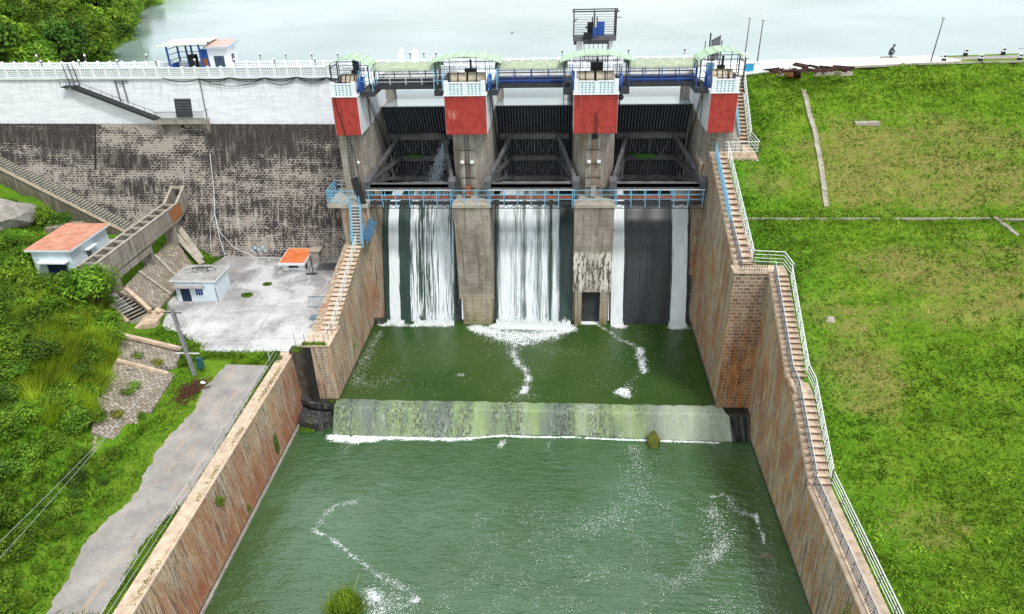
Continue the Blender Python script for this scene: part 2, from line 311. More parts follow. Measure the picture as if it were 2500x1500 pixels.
def m_grass(name, kind):
    t = NT(name); p = t.xyz(); big = t.noise(.10, 5, .6); mid = t.noise(.7, 6, .75, st=(.55, 1.5, 1)); fine = t.noise(5, 5, .75, st=(.7, 1.2, 1))
    g1 = t.ramp(t.noise(.45, 6, .75, st=(.6, 1.4, 1)), [(.3, (.085, .20, .010)), (.5, (.18, .335, .022)), (.7, (.30, .44, .045))])
    c = g1
    if kind == 'slope':
        dry = t.math('ADD', t.math('MULTIPLY', t.noise(.17, 5, .62, st=(.55, 1.3, 1)), 1.), t.math('MULTIPLY', mid, .55))
        # dry grass lives on the upper, drained part of the bank away from the wall
        # three thin-soiled areas of the bank where the sward has dried out
        zone = None
        for cx, cy, rx, ry, wt in ((44, 88, 20, 10, 1.), (41, 67, 15, 7, .95), (28, 60.5, 5.0, 10, .85), (24.8, 84, 4.0, 3.2, .9), (28, 44, 5, 4, .6)):
            e = t.math('ADD', t.math('POWER', t.math('DIVIDE', t.math('SUBTRACT', p[0], float(cx)), float(rx)), 2.), t.math('POWER', t.math('DIVIDE', t.math('SUBTRACT', p[1], float(cy)), float(ry)), 2.))
            e = t.math('MULTIPLY', t.step(e, 1.5, .1), wt); zone = e if zone is None else t.math('MAXIMUM', zone, e)
        dm = t.ramp(t.math('MULTIPLY', t.math('SUBTRACT', dry, t.math('SUBTRACT', .88, t.math('MULTIPLY', zone, .30))), 4.), [(0, 0.), (1, 1.)])
        dm = t.math('MULTIPLY', dm, t.ramp(fine, [(.30, .35), (.55, 1.)]))
        dc = t.ramp(fine, [(.3, (.24, .20, .06)), (.7, (.50, .36, .15))]); c = t.mix(t.math('MULTIPLY', dm, .75), c, dc)
        nw = t.ramp(t.math('ADD', t.math('MULTIPLY', t.math('SUBTRACT', p[0], 19.), .045), t.math('MULTIPLY', big, .3)), [(.22, 1.), (.60, 0.)]); c = t.mix(t.math('MULTIPLY', nw, .6), c, (.075, .36, .010))
    c = t.mix(t.ramp(fine, [(.28, .55), (.46, 0.)]), c, (.03, .08, .008))
    return t.fin(c, .95, bump=t.math('ADD', fine, mid), bs=1., bd=.35, spec=.1)
def m_soil():
    t = NT('overgrown hillside'); n = t.noise(.6, 6, .7); c = t.ramp(n, [(.3, (.05, .12, .01)), (.5, (.11, .24, .014)), (.62, (.16, .27, .02)), (.8, (.26, .18, .09))]); return t.fin(c, .95, bump=t.noise(3, 5), bs=1., bd=.3, spec=.1)
def m_road():
    t = NT('worn gravel road'); p = t.xyz(); n = t.noise(.35, 6, .65); f = t.noise(9, 5, .7)
    c = t.ramp(n, [(.3, (.25, .225, .21)), (.5, (.37, .335, .31)), (.7, (.49, .44, .40))]); c = t.mix(t.ramp(f, [(.35, .5), (.6, 0.)]), c, (.15, .145, .145))
    s = t.ramp(t.noise(.5, 5, .7, st=(2.5, .4, 1), loc=(3, 0, 0)), [(.56, 0.), (.66, .55)]); c = t.mix(s, c, (.50, .35, .25))
    d = t.ramp(t.noise(1.1, 5, .7, loc=(4, 4, 4)), [(.62, 0.), (.7, .6)]); c = t.mix(d, c, (.14, .13, .13))
    return t.fin(c, .95, bump=f, bs=.5, bd=.05)
def m_plaza():
    t = NT('stained concrete yard'); p = t.xyz(); n = t.noise(.16, 6, .62, dist=.6); f = t.noise(5, 5, .7)
    c = t.ramp(n, [(.36, (.21, .195, .195)), (.5, (.33, .315, .31)), (.60, (.58, .57, .565))])
    k = t.math('MULTIPLY', t.step(p[1], 90, 76), .55); c = t.mix(t.math('MULTIPLY', k, t.ramp(t.noise(.3, 5, .7, loc=(3, 1, 0)), [(.35, .2), (.6, 1.)])), c, (.78, .77, .77))
    sw = t.ramp(t.noise(.7, 4, .6, st=(1.2, .25, 1), loc=(2, 0, 0), dist=1.2), [(.58, 0.), (.63, .5)]); c = t.mix(sw, c, (.66, .65, .65))
    c = t.mix(t.ramp(f, [(.35, .35), (.55, 0.)]), c, (.20, .19, .19))
    br = t.brick(t.comb(p[0], p[1]), 7.5, 8, .05, (0, 0, 0), (0, 0, 0), (1, 1, 1), off=0.); c = t.mix(t.math('MULTIPLY', br[1], .5), c, (.15, .145, .14))
    return t.fin(c, .9, bump=f, bs=.15, bd=.02)
def m_pitching(name, ax='xy'):
    t = NT(name); p = t.xyz(); a, b = (p[1], p[2]) if ax == 'yz' else (p[0], p[1])
    wv = t.noise(.6, 2); w2 = t.noise(.9, 3, loc=(5, 5, 5))
    br = t.brick(t.comb(t.math('ADD', a, t.math('MULTIPLY', wv, .5)), t.math('ADD', b, t.math('MULTIPLY', w2, .5))), .52, .40, .045, (.30, .25, .20), (.60, .52, .43), (.20, .165, .13))
    n = t.noise(1.2, 5, .65); f = t.noise(9, 4, .7); c = t.mix(t.ramp(n, [(.35, .65), (.6, 0.)]), br[0], (.20, .165, .12)); c = t.mix(t.ramp(f, [(.4, .4), (.6, 0.)]), c, (.20, .17, .14))
    return t.fin(c, .95, bump=br[1], bs=1., bd=-.10)
def m_water(name, deep, lite, rough, ior, wave_s, wave_b, hue_n=.05, sc=(1, 1, 1), big=(.4, .65), wdist=.12):
    t = NT(name); n = t.noise(hue_n, 4, .6); c = t.ramp(n, [(big[0], deep), (big[1], lite)])
    h = t.math('ADD', t.noise(wave_s, 4, .55, st=sc), t.math('MULTIPLY', t.noise(wave_s*3.3, 3, .5, st=sc), .4))
    mod = t.ramp(t.noise(.06, 3, loc=(8, 0, 0)), [(.35, .35), (.6, 1.)])
    return t.fin(c, rough, bump=t.math('MULTIPLY', h, mod), bs=wave_b, bd=wdist, spec=.5, ior=ior)
def m_leaf(name, lo, hi, top=None, trans=.24):
    t = NT(name); a = t.n('ShaderNodeAttribute', attribute_name='v'); oi = t.n('ShaderNodeObjectInfo')
    c = t.ramp(a.outputs['Fac'], [(0, lo), (.6, hi), (1, top or tuple(min(1, 1.5*x) for x in hi))])
    v = t.ramp(t.noise(.35, 3), [(.35, .62), (.65, 1.15)]); c = t.mix(1., c, v, 'MULTIPLY'); v = t.ramp(t.noise(.075, 3), [(.38, .62), (.6, 1.12)]); c = t.mix(1., c, v, 'MULTIPLY')
    c2 = t.mix(t.math('MULTIPLY', oi.outputs['Random'], .35), c, t.mix(1., c, (1.5, 1.0, .5), 'MULTIPLY'))
    s = t.n('ShaderNodeBsdfTranslucent'); t.put(s.inputs[0], c2); mx = t.n('ShaderNodeMixShader'); mx.inputs[0].default_value = trans
    t.put(t.b.inputs['Base Color'], c2); t.b.inputs['Roughness'].default_value = .7; t.b.inputs['Specular IOR Level'].default_value = .15
    out = [x for x in t.t.nodes if x.type == 'OUTPUT_MATERIAL'][0]
    t.t.links.new(t.b.outputs[0], mx.inputs[1]); t.t.links.new(s.outputs[0], mx.inputs[2]); t.t.links.new(mx.outputs[0], out.inputs[0]); return t.m
def m_roof(name, c1, c2, sp=(.08, .05, .04)):
    t = NT(name); c = t.ramp(t.noise(.8, 5, .6), [(.35, c1), (.65, c2)]); s = t.ramp(t.noise(2.2, 6, .75, st=(1, 1.5, 1)), [(.56, 0.), (.62, .75)]); c = t.mix(s, c, sp)
    return t.fin(c, .9, bump=t.noise(5, 4), bs=.3, bd=.03)
def m_algae():
    t = NT('algae covered concrete'); p = t.xyz(); u = t.noise(.28, 4, .6, st=(1, .3, .3)); f = t.noise(4, 6, .75, st=(1.6, .6, .6))
    c = t.ramp(u, [(.36, (.17, .21, .17)), (.46, (.22, .30, .16)), (.54, (.27, .36, .16)), (.66, (.36, .42, .30))])
    d = t.math('MULTIPLY', t.ramp(f, [(.44, 0.), (.56, .95)]), t.ramp(t.noise(.30, 4, .6, st=(1, .2, .2), loc=(11, 0, 0)), [(.42, .15), (.54, 1.)])); c = t.mix(d, c, (.055, .065, .06))
    c = t.mix(t.math('MULTIPLY', t.step(t.noise(1.2, 5, .7, st=(1.5, .6, .6)), .56, .66), .5), c, (.42, .46, .38))
    seg = t.math('MULTIPLY', t.step(p[0], 9.5, 13), .55); c = t.mix(seg, c, (.46, .50, .42))
    return t.fin(c, .6, bump=f, bs=.5, bd=.06, spec=.4)
def m_fall(name, dens, seed, soft=.12, film_c=None):
    """falling water: white streaks over a thin dark green film. dens = ramp stops across the chute (UV x)"""
    t = NT(name); uv = t.n('ShaderNodeUVMap').outputs[0]; q = t.xyz(uv)
    dn = t.ramp(q[0], dens)
    v = t.comb(t.math('ADD', t.math('MULTIPLY', q[0], 11.), seed), t.math('MULTIPLY', q[1], 17.))
    wv = t.noise(.35, 3, vec=v, st=(1, .4, 1)); v2 = t.comb(t.math('ADD', t.math('MULTIPLY', q[0], 11.), t.math('MULTIPLY', wv, .5)), t.math('MULTIPLY', q[1], 17.))
    s1 = t.noise(2.6, 5, .65, vec=v2, st=(1.6, .085, 1), loc=(seed, 0, 0)); s2 = t.noise(9., 5, .7, vec=v2, st=(1.4, .07, 1), loc=(seed*2, 3, 0))
    s = t.math('ADD', t.math('MULTIPLY', s1, .72), t.math('MULTIPLY', s2, .28))
    m = t.math('SUBTRACT', t.math('ADD', s, t.math('MULTIPLY', dn, .62)), .80); m = t.step(m, 0., soft)
    white = t.mix(t.step(s2, .30, .66), (.56, .64, .70), (.92, .95, .97)); film = t.ramp(s1, film_c or [(.35, (.012, .030, .026)), (.65, (.045, .085, .070))])
    c = t.mix(m, film, white)
    return t.fin(c, .35, bump=s2, bs=.3, bd=.04, spec=.4)

MAT = dict(
    dark=m_dark_masonry(), white=m_white_masonry(), conc=m_concrete('weathered concrete'), pier=m_concrete('pier concrete', (.26, .235, .20), (.40, .365, .32), amt=.65, rust=(.22, .13, .08)),
    paleconc=m_concrete('pale concrete', (.38, .33, .27), (.50, .45, .38), amt=.35), block=m_pier_block(), rwall=m_brownwall('rust streaked stone wall', z0=0.2),
    rwall2=m_brownwall('rust streaked channel wall', z0=-2.5), lwall=m_brownwall('brown stone wall left', strength=.6, z1=12), cwall=m_brownwall('stained channel wall', z0=-2.5, z1=9, strength=.7, pinkish=True), rust_face=m_front_rust(), red=m_red(),
    blockface=m_brownwall('stone block face', uv='xz', z1=10, strength=.5),
    jali=m_jali('pierced screen pale blue', (.70, .82, .88), .44, .27, z0=31.1), jali2=m_jali('pierced parapet white', (.80, .84, .87), .30, .27, z0=30.62), whitep=plain('white paint', (.80, .82, .85), var=.12),
    blue=plain('deep blue paint', (.02, .075, .32), .5), lblue=plain('light blue paint', (.20, .47, .68), .55, var=.2), dsteel=plain('dark steel', (.035, .038, .045), .6, var=.5), gsteel=plain('grey steel', (.12, .12, .13), .6, var=.4),
    psteel=plain('pale steel rail', (.55, .58, .62), .5, var=.15), wrail=plain('white rail paint', (.82, .83, .82), .6, var=.1), cream=plain('cream fibreglass', (.60, .50, .38), .6), gateskin=plain('gate plate black', (.028, .031, .037), .55, var=.5, sc=1.5),
    rib=plain('gate rib', (.15, .165, .20), .55, var=.5), arm=plain('gate arm steel', (.105, .102, .105), .6, var=.45, sc=1.2), rustpipe=plain('rusty pipe', (.28, .085, .035), .7, var=.5), riser=plain('stained shaded riser', (.20, .135, .095), .9, var=.35), lattice=plain('lattice grey', (.13, .14, .155), .7, var=.5), canopy=plain('pale green roof sheet', (.42, .58, .40), .55, var=.12),  # riser: brown stain, darkened further so its colour carries the step shading too
    vault=plain('dull green ribbed sheet', (.38, .44, .31), .65, var=.3), grass=m_grass('bank grass', 'slope'), grass2=m_grass('flat grass', 'flat'), soil=m_soil(), road=m_road(), plaza=m_plaza(), pitch=m_pitching('stone pitching'),
    reservoir=m_water('reservoir water', (.17, .26, .25), (.34, .42, .43), .10, 2.5, .8, .30, .012, (.35, 1.6, 1), big=(.38, .60)), pool=m_water('green pool water', (.028, .068, .012), (.055, .100, .022), .12, 1.42, 1.8, .8),
    river=m_water('dark green water', (.025, .080, .014), (.055, .130, .055), .06, 2.0, 1.1, 1.0, sc=(.7, 1.6, 1), wdist=.22), foam=plain('water foam', (.86, .90, .90), .6, var=.12),
    algae=m_algae(), roof1=m_roof('salmon tile terrace', (.52, .21, .13), (.66, .32, .22)), roof2=m_roof('orange terrace', (.62, .13, .035), (.74, .24, .09), (.26, .08, .05)), roofg=m_roof('grey flat roof', (.30, .28, .265), (.46, .44, .42), (.16, .15, .14)),
    bwall=plain('pale blue limewash', (.68, .78, .85), .8, var=.10, sc=1.), door=plain('navy steel door', (.012, .03, .075), .5), step=plain('sandstone tread', (.62, .47, .35), .85, var=.3, sc=1.5), rock=m_concrete('bare rock', (.30, .27, .24), (.50, .46, .42), amt=.5, streak=.5),
    scrap=plain('rusted scrap steel', (.065, .022, .014), .8, var=.6), white2=m_roof('white crest slab', (.74, .70, .68), (.86, .84, .83), (.45, .42, .40)), wire=plain('black cable', (.015, .015, .018), .6), wood=plain('weathered concrete pole', (.24, .24, .25), .8), bark=plain('bark', (.10, .075, .05), .9, var=.4),
    pinkroof=plain('pink sheet roof', (.72, .42, .38), .7), paleroof=plain('pale green white roof', (.64, .72, .58), .7), black=plain('black housing', (.008, .009, .011), .5), signblue=plain('bright blue board', (.03, .34, .62), .5), skin=plain('brown skin', (.16, .08, .05), .7), shirt=plain('dark shirt', (.05, .06, .07), .9),
    leafA=m_leaf('leaves mid green', (.045, .12, .008), (.17, .34, .03), (.33, .52, .055)), leafB=m_leaf('leaves dark green', (.025, .075, .010), (.11, .24, .03), (.22, .38, .05)), leafC=m_leaf('leaves bright green', (.055, .14, .006), (.17, .35, .028), (.33, .52, .05)),
    leafD=m_leaf('leaves yellow green', (.09, .125, .01), (.28, .34, .03), (.46, .50, .06)), tuft=m_leaf('grass blades', (.065, .17, .009), (.20, .38, .028), (.38, .54, .07)), tall=m_leaf('tall grass', (.12, .25, .012), (.34, .54, .03), (.55, .72, .10), .25), tuftd=m_leaf('dry blades', (.26, .22, .06), (.46, .37, .14), (.60, .48, .23)),
)
MAT['fallL'] = m_fall('falling water left chute', [(0, 0.), (.055, .05), (.075, .82), (.195, .85), (.23, .22), (.33, .12), (.38, .62), (.43, .66), (.50, .5), (.70, .58), (.80, .72), (.90, .60), (.97, .55), (1, .1)], 3., .10)
MAT['fallM'] = m_fall('falling water middle chute', [(0, .0), (.03, .6), (.09, .95), (.22, .90), (.27, .74), (.31, .88), (.38, .60), (.43, .96), (.52, .80), (.57, .62), (.62, .84), (.68, .80), (.72, .36), (.755, .86), (.81, .86), (.86, .22), (.90, .26), (.95, .46), (1, .1)], 17., .30)
MAT['fallR'] = m_fall('falling water right chute', [(0, 0.), (.012, .92), (.15, .96), (.185, .12), (.30, 0.), (.70, .0), (.76, .2), (.80, .86), (.95, .97), (.985, .6), (1, 0.)], 29., .14, [(.32, (.012, .014, .020)), (.55, (.035, .038, .045)), (.72, (.03, .06, .03))])
# ================================================================== SETTING: water and ground
def dsh(x): return .038*max(0., -28.5-x)          # the masonry dam bends slightly upstream towards the left bank
def sheet(name, poly, z, mat, kind='structure'):
    o = mesh_obj(name, [(x, y, z) for x, y in poly], [tuple(range(len(poly)))], mat); return tag(o, kind=kind)
def grid_mesh(name, xs, ys, hf, mat, keep=None):
    X, Y = np.meshgrid(xs, ys); Z = hf(X, Y); nx, ny = len(xs), len(ys)
    V = np.stack([X.ravel(), Y.ravel(), Z.ravel()], 1); i = np.arange(nx*ny).reshape(ny, nx)
    F = np.stack([i[:-1, :-1].ravel(), i[:-1, 1:].ravel(), i[1:, 1:].ravel(), i[1:, :-1].ravel()], 1)
    if keep is not None:
        c = V[F].mean(1); F = F[keep(c[:, 0], c[:, 1])]
    me = bpy.data.meshes.new(name); me.vertices.add(len(V)); me.vertices.foreach_set('co', V.ravel().astype(np.float32))
    me.loops.add(F.size); me.loops.foreach_set('vertex_index', F.ravel().astype(np.int32)); me.polygons.add(len(F)); me.polygons.foreach_set('loop_start', np.arange(len(F), dtype=np.int32)*4)
    me.update(calc_edges=True); me.shade_smooth(); me.materials.append(mat); o = bpy.data.objects.new(name, me); COL.objects.link(o); return tag(o, kind='structure')
_ph = rng.uniform(0, 6.28, 40); _kd = rng.normal(0, 1, (40, 2)); _kd /= np.linalg.norm(_kd, axis=1)[:, None]
def bumps(X, Y, amp, scale):
    z = 0
    for i in range(14):
        k = (1.3**(i % 7))/scale; z = z+np.sin((X*_kd[i, 0]+Y*_kd[i, 1])*k*2.2+_ph[i])/(1.3**(i % 7))
    return amp*z/3

sheet('reservoir', [(-150, 109.2), (-28.5, 104.5), (22, 104.5), (130, 112), (1500, 112), (1500, 3000), (-1500, 3000), (-1500, 109.2)], 27.0, MAT['reservoir'])
mesh_obj('reservoir', [(-24.8, 97.2, 27), (17.5, 97.2, 27), (17.5, 104.5, 27), (-24.8, 104.5, 27)], [(0, 1, 2, 3)], MAT['reservoir'])['kind'] = 'structure'
def wavy(X, Y, z, amp): return z+bumps(X, Y, amp, 1.1)
grid_mesh('stilling_pool', np.arange(-26.3, 18.3, .5), np.arange(66.6, 87, .5), lambda X, Y: np.clip(wavy(X, Y, 0.0, .025), -1, 1), MAT['pool'])
grid_mesh('river', np.arange(-31.2, 22.2, .6), np.arange(-12, 69.6, .6), lambda X, Y: wavy(X, Y, -2.5, .045), MAT['river'])

# ---- right embankment
def near_e(x): return np.interp(x, [18, 24, 29.5, 50.5, 63.3, 140], [99, 99.8, 102.6, 106.2, 106.9, 110])
def far_e(x): return np.interp(x, [18, 31, 53, 67, 140], [107.5, 110, 111.7, 113.2, 119])
def bank_h(X, Y):
    ne = near_e(X)
    lo = np.interp(Y, [-10, 20, 36, 46.5, 67, 78, 80], [3.6, 4.6, 6.0, 6.7, 16.9, 18.9, 19.2])
    up = 19.2+(Y-80)/(ne-80)*(30.42-19.2)
    z = np.where(Y < 80, lo, np.minimum(up, 30.42))
    side = np.clip((X-23.0)/3, 0, 1)
    z = z+bumps(X, Y, .22, 3.0)*side+bumps(Y, X, .09, .8)*side-.1
    cap = np.interp(Y, [80, 86.5, 91.5, 99.4, 100.2], [60, 22.9, 23.0, 30.0, 60])+np.clip(X-24.1, 0, 99)*.75
    return np.minimum(z, cap)
grid_mesh('grass_embankment', np.arange(19.95, 138, .7), np.concatenate([np.arange(-10, 112, .7)]), bank_h, MAT['grass'],
          lambda x, y: (y < near_e(x)+.5) & ((y > 67.2) | (x > 22.7)) & ((y < 86.8) | (x > 24.1) | (y > 99.6)))
xs = np.concatenate([np.arange(20.9, 66, 1.5), np.arange(66, 140, 5)])
def ribbon(name, fa, fb, z, mat, x0, x1):
    g = xs[(xs >= x0) & (xs <= x1)]; V = [(x, fa(x), z) for x in g]+[(x, fb(x), z) for x in g]; n = len(g)
    return tag(mesh_obj(name, V, [(i, i+1, n+i+1, n+i) for i in range(n-1)], mat), kind='structure')
ribbon('crest_ground', lambda x: near_e(x)-.1, lambda x: far_e(x)+.15, 30.46, MAT['grass2'], 0, 140)
ribbon('crest_road', lambda x: near_e(x)+2.2, lambda x: far_e(x)-1.2, 30.50, MAT['road'], 50, 140)
mb = MB(); g = [x for x in xs if x <= 52.5]
for a, b in zip(g[:-1], g[1:]):
    mb.add([(a, near_e(a)+.15, 30.3), (b, near_e(b)+.15, 30.3), (b, far_e(b)-.1, 30.3), (a, far_e(a)-.1, 30.3), (a, near_e(a)+.15, 30.62), (b, near_e(b)+.15, 30.62), (b, far_e(b)-.1, 30.62), (a, far_e(a)-.1, 30.62)], [(4, 5, 6, 7), (0, 1, 5, 4), (2, 3, 7, 6)])
a = g[-1]; mb.add([(a, near_e(a)+.15, 30.3), (a+3.6, near_e(a)+1.6, 30.3), (a+1.2, far_e(a)-.1, 30.3), (a, far_e(a)-.1, 30.3), (a, near_e(a)+.15, 30.62), (a+3.6, near_e(a)+1.6, 30.62), (a+1.2, far_e(a)-.1, 30.62), (a, far_e(a)-.1, 30.62)], [(4, 5, 6, 7), (0, 1, 5, 4), (1, 2, 6, 5)])
tag(mb.build('crest_pavement', MAT['white2']), kind='structure')
n = len(xs); V = [(x, far_e(x)+.1, 30.46) for x in xs]+[(x, far_e(x)+9, 24.5) for x in xs]
tag(mesh_obj('upstream_slope', V, [(i, i+1, n+i+1, n+i) for i in range(n-1)], MAT['rock']), kind='structure')
# kerb along the downstream edge of the crest, berm drain and slope drains
mb = MB()
g = [x for x in xs if 35 < x < 130]
for a, b in zip(g[:-1], g[1:]): mb.bar((a, near_e(a)-.1, 30.5), (b, near_e(b)-.1, 30.5), .22, .25)
one('edge_kerb', 'thin pale concrete kerb along the top edge of the grass bank', 'kerb', mb, MAT['paleconc'])
mb = MB()
for a, b in ((20.6, 36.0), (37.6, 48.0), (49.2, 66.0), (66.0, 100.0)):
    mb.bar((a, 77.6, float(bank_h(np.array(a), np.array(77.6)))+.10), (b, 77.6, float(bank_h(np.array(b), np.array(77.6)))+.12), .12, .26)
one('berm_drain', 'thin pale drain line crossing the middle of the grass bank', 'drain', mb, MAT['paleconc'])
def drain(pts, wd, name, label):
    mb = MB(); P3 = []
    for (x0, y0), (x1, y1) in zip(pts[:-1], pts[1:]):
        k = 14
        for i in range(k):
            P3.append((x0+(x1-x0)*i/k, y0+(y1-y0)*i/k))
    P3.append(pts[-1]); P3 = [(x, y, float(bank_h(np.array(x), np.array(y)))+.10) for x, y in P3]
    for s in (-1, 1):
        for a, b in zip(P3[:-1], P3[1:]): mb.bar((a[0]+s*wd/2, a[1], a[2]-.08), (b[0]+s*wd/2, b[1], b[2]-.08), .11, .36)
    for a, b in zip(P3[:-1], P3[1:]): mb.bar((a[0], a[1], a[2]-.02), (b[0], b[1], b[2]-.02), wd-.1, .16)
    one(name, label, 'drain', mb, MAT['paleconc'])
_bz = lambda x, y: float(bank_h(np.array(x), np.array(y)))
drain([(32.2, 99.5), (32.0, 92.0), (31.6, 86.5), (30.9, 80.2)], .46, 'slope_drain', 'long grey concrete drain running down the grass bank under the scrap heap')
drain([(48.6, 77.9), (49.6, 74.6)], .3, 'slope_drain', 'short concrete drain end at the right edge below the berm line')
mb = MB(); mb.prism([(37.4, 93.1), (40.5, 93.3), (40.4, 94.0), (37.5, 93.9)], 25.2, 25.75, 'z')
_p = mb.build('stone_slab', MAT['paleconc']); tag(_p, 'pale flat stone slab lying in the upper grass bank beside the long drain', 'stone slab')
mb = MB(); mb.add([(26.0, 62.0, _bz(26, 62)-.1), (27.0, 61.8, _bz(27, 61.8)-.1), (27.1, 62.6, _bz(27.1, 62.6)-.1), (26.1, 62.7, _bz(26.1, 62.7)-.1), (26.5, 62.3, _bz(26.5, 62.3)+.35)], [(0, 1, 4), (1, 2, 4), (2, 3, 4), (3, 0, 4)])
tag(mb.build('field_stone', MAT['paleconc']), 'small pale stone lying alone in the lower grass bank', 'stone')

# ---- left ground below the dam
def toe(y): return np.interp(y, [-10, 20, 33, 52, 62, 69, 72.5, 75, 79, 85, 95], [-36, -37.5, -39.3, -41.7, -43.8, -46.3, -51.0, -53.4, -54.2, -53.6, -52.6])
def left_h(X, Y):
    d = toe(Y)-X; P = np.interp(Y, [0, 60, 70, 80, 100], [7.5, 7.0, 5.0, 4.3, 4.2]); z = 5.12+np.clip(d*.55, 0, P)
    ex = np.where(Y > 80, .42*np.maximum(0, -68.5-X), .34*np.maximum(0, -57-X-np.clip((Y-60)*.5, 0, 10)))
    rough = np.clip(d/3, 0, 1)*np.where((X > -69) & (Y > 72), .12, 1.0)
    return z+ex+bumps(X, Y, .55, 3.2)*rough+bumps(Y, X, .12, .9)*np.clip(d/3+.3, 0, 1)*rough
def lh(x, y): return float(left_h(np.array(float(x)), np.array(float(y))))
grid_mesh('hillside_ground', np.arange(-150, -31.7, .8), np.arange(-12, 104, .8), left_h, MAT['soil'], lambda x, y: (x < -32.6) & (y < 96+(-28.5-x)*.1))
plz = [(-29.0, 69.0), (-29.0, 94.9), (-51.0, 95.6), (-53.0, 89), (-52.6, 80.5), (-50.2, 74.6), (-49.2, 73.6), (-47.2, 73.1), (-45.4, 71.6), (-43.2, 70.2), (-42.6, 68.8), (-38, 68.6), (-34, 69.1)]
mb = MB(); mb.prism(plz, 4.6, 5.5, 'z'); tag(mb.build('concrete_yard', MAT['plaza']), kind='structure')
rl = [(551, 890), (505, 940), (475, 996), (432, 1050), (376, 1105), (338, 1200), (255, 1275), (190, 1355), (118, 1500)]
rr = [(655, 893), (630, 935), (598, 990), (552, 1070), (508, 1140), (462, 1212), (388, 1284), (332, 1355), (252, 1500)]
V = [tuple(onz(x, y, 5.31)) for x, y in rl]+[(-39.5, 12, 5.31)]; V2 = [tuple(onz(x, y, 5.31)) for x, y in rr]+[(-35.0, 12, 5.31)]
# ragged edges: subdivide and jitter
def sub(P, k=16, j=.33):
    o = []
    for a, b in zip(P[:-1], P[1:]):
        for i in range(k): t_ = i/k; yy = a[1]+(b[1]-a[1])*t_; o.append((a[0]+(b[0]-a[0])*t_+j*(math.sin(yy*.9)+.6*math.sin(yy*2.3+1)+.35*math.sin(yy*5.1))+rng.normal(0, .05), yy, 5.31))
    o.append(P[-1]); return o
A, B = sub(V, j=.16), sub(V2, j=.12); n = len(A)
tag(mesh_obj('gravel_road', A+B, [(i, i+1, n+i+1, n+i) for i in range(n-1)], MAT['road']), kind='structure')
# ---- far left bank of the reservoir
shore = [onz(x, y, 27) for x, y in ((262, 150), (262, 128), (312, 100), (322, 62), (335, 28), (395, 8), (470, -25), (560, -60))]
_sy = [85]+[p[1] for p in shore]+[700]; _sx = [-72]+[p[0] for p in shore]+[-330]
def shore_x(y): return np.interp(y, _sy, _sx)
def far_h(X, Y): return 26.0+np.clip((shore_x(Y)-X)*.42, -8, 30)+bumps(X, Y, 1.0, 6)*np.clip((shore_x(Y)-X)/6, 0, 1)
grid_mesh('forest_hill', np.arange(-420, -74, 4.), np.arange(108.5, 420, 4.), far_h, MAT['soil'], lambda x, y: (shore_x(y)-x > -8) & (y > 107+(-28.5-x)*.05))

# ================================================================== MASONRY DAM
dam = thing('masonry_dam', 'long masonry dam wall, dark stained stone below and white painted above, left of the gates', 'dam', (-56, 95, 5))
def dam_sheet(name, prof, x0, x1, mat, nx=30):
    """prof: list of (y,z); extruded along x following the bend of the dam"""
    X = np.linspace(x0, x1, nx); V = [(x, y+dsh(x), z) for x in X for y, z in prof]; k = len(prof)
    F = [(i*k+j, (i+1)*k+j, (i+1)*k+(j+1) % k, i*k+(j+1) % k) for i in range(nx-1) for j in range(k)]
    F += [tuple(range(k)), tuple(range(nx*k-1, nx*k-k-1, -1))]
    return mesh_obj(name, V, F, mat, dam)
dam_sheet('stone_wall', [(94.35, 4.5), (101.17, 24.0), (107.2, 24.0), (107.2, 4.5)], -120, -28.45, MAT['dark'])
dam_sheet('painted_wall', [(101.12, 24.004), (102.40, 30.3), (107.2, 30.3), (107.2, 24.004)], -120, -28.45, MAT['white'])
dam_sheet('crest_slab', [(102.05, 30.304), (102.05, 30.6), (107.25, 30.6), (107.25, 30.304)], -120, -28.45, MAT['whitep'])
def dy_w(z): return 101.12+(z-24.0)*.2              # painted face
def dy_d(z): return 94.35+(z-4.5)*.35               # stone face
def on_white(x, z, off=0.): return (x, dy_w(z)+dsh(x)-off, z)
def on_dark(x, z, off=0.): return (x, dy_d(z)+dsh(x)-off, z)
# vertical movement joint
mb = MB(); mb.add([on_dark(-70.2, 23.9, .02), on_dark(-69.95, 23.9, .02), on_dark(-70.6, 17.6, .02), on_dark(-70.9, 17.6, .02)], [(0, 2, 1), (0, 3, 2)]); mb.build('joint', MAT['black'], dam)
# door and balcony
d = MB(); d.add([on_white(-56.95, 27.55, .03), on_white(-54.35, 27.55, .03), on_white(-54.35, 24.9, .03), on_white(-56.95, 24.9, .03)], [(3, 2, 1, 0)]); dr = d.build('door', MAT['dsteel'], dam)
d = MB()
for k in range(7):
    z = 25.1+k*.38; d.bar(on_white(-56.9, z, .07), on_white(-54.4, z, .07), .06, .12)
d.build('slat', MAT['gsteel'], dr)
bal = MB(); bal.box(-59.6, -51.9, 99.6+1.1, 102.9, 24.35, 24.85); bal.prism([(99.7+1.1, 24.35), (102.9, 24.35), (102.9, 22.2), (101.9, 22.2)], -52.6, -51.9, 'x'); bal.prism([(99.7+1.1, 24.35), (102.9, 24.35), (102.9, 22.2), (101.9, 22.2)], -59.3, -58.8, 'x')
bo = bal.build('balcony', MAT['conc'], dam)
brl = MB(); yb = 100.78
for z in (25.1, 26.1): brl.bar((-59.3, yb, z), (-51.95, yb, z), .05)
for i in range(46): brl.bar((-59.3+i*.163, yb, 24.85), (-59.3+i*.163, yb, 26.1), .03)
brl.bar((-51.95, yb, 26.1), (-51.95, 102.4, 26.1), .05); brl.build('railing', MAT['dsteel'], bo)
mb = MB(); mb.tube(on_dark(-56.2, 23.6, .05), on_dark(-56.2, 23.6, -.4), .28, 12); mb.build('drain_hole', MAT['black'], dam)
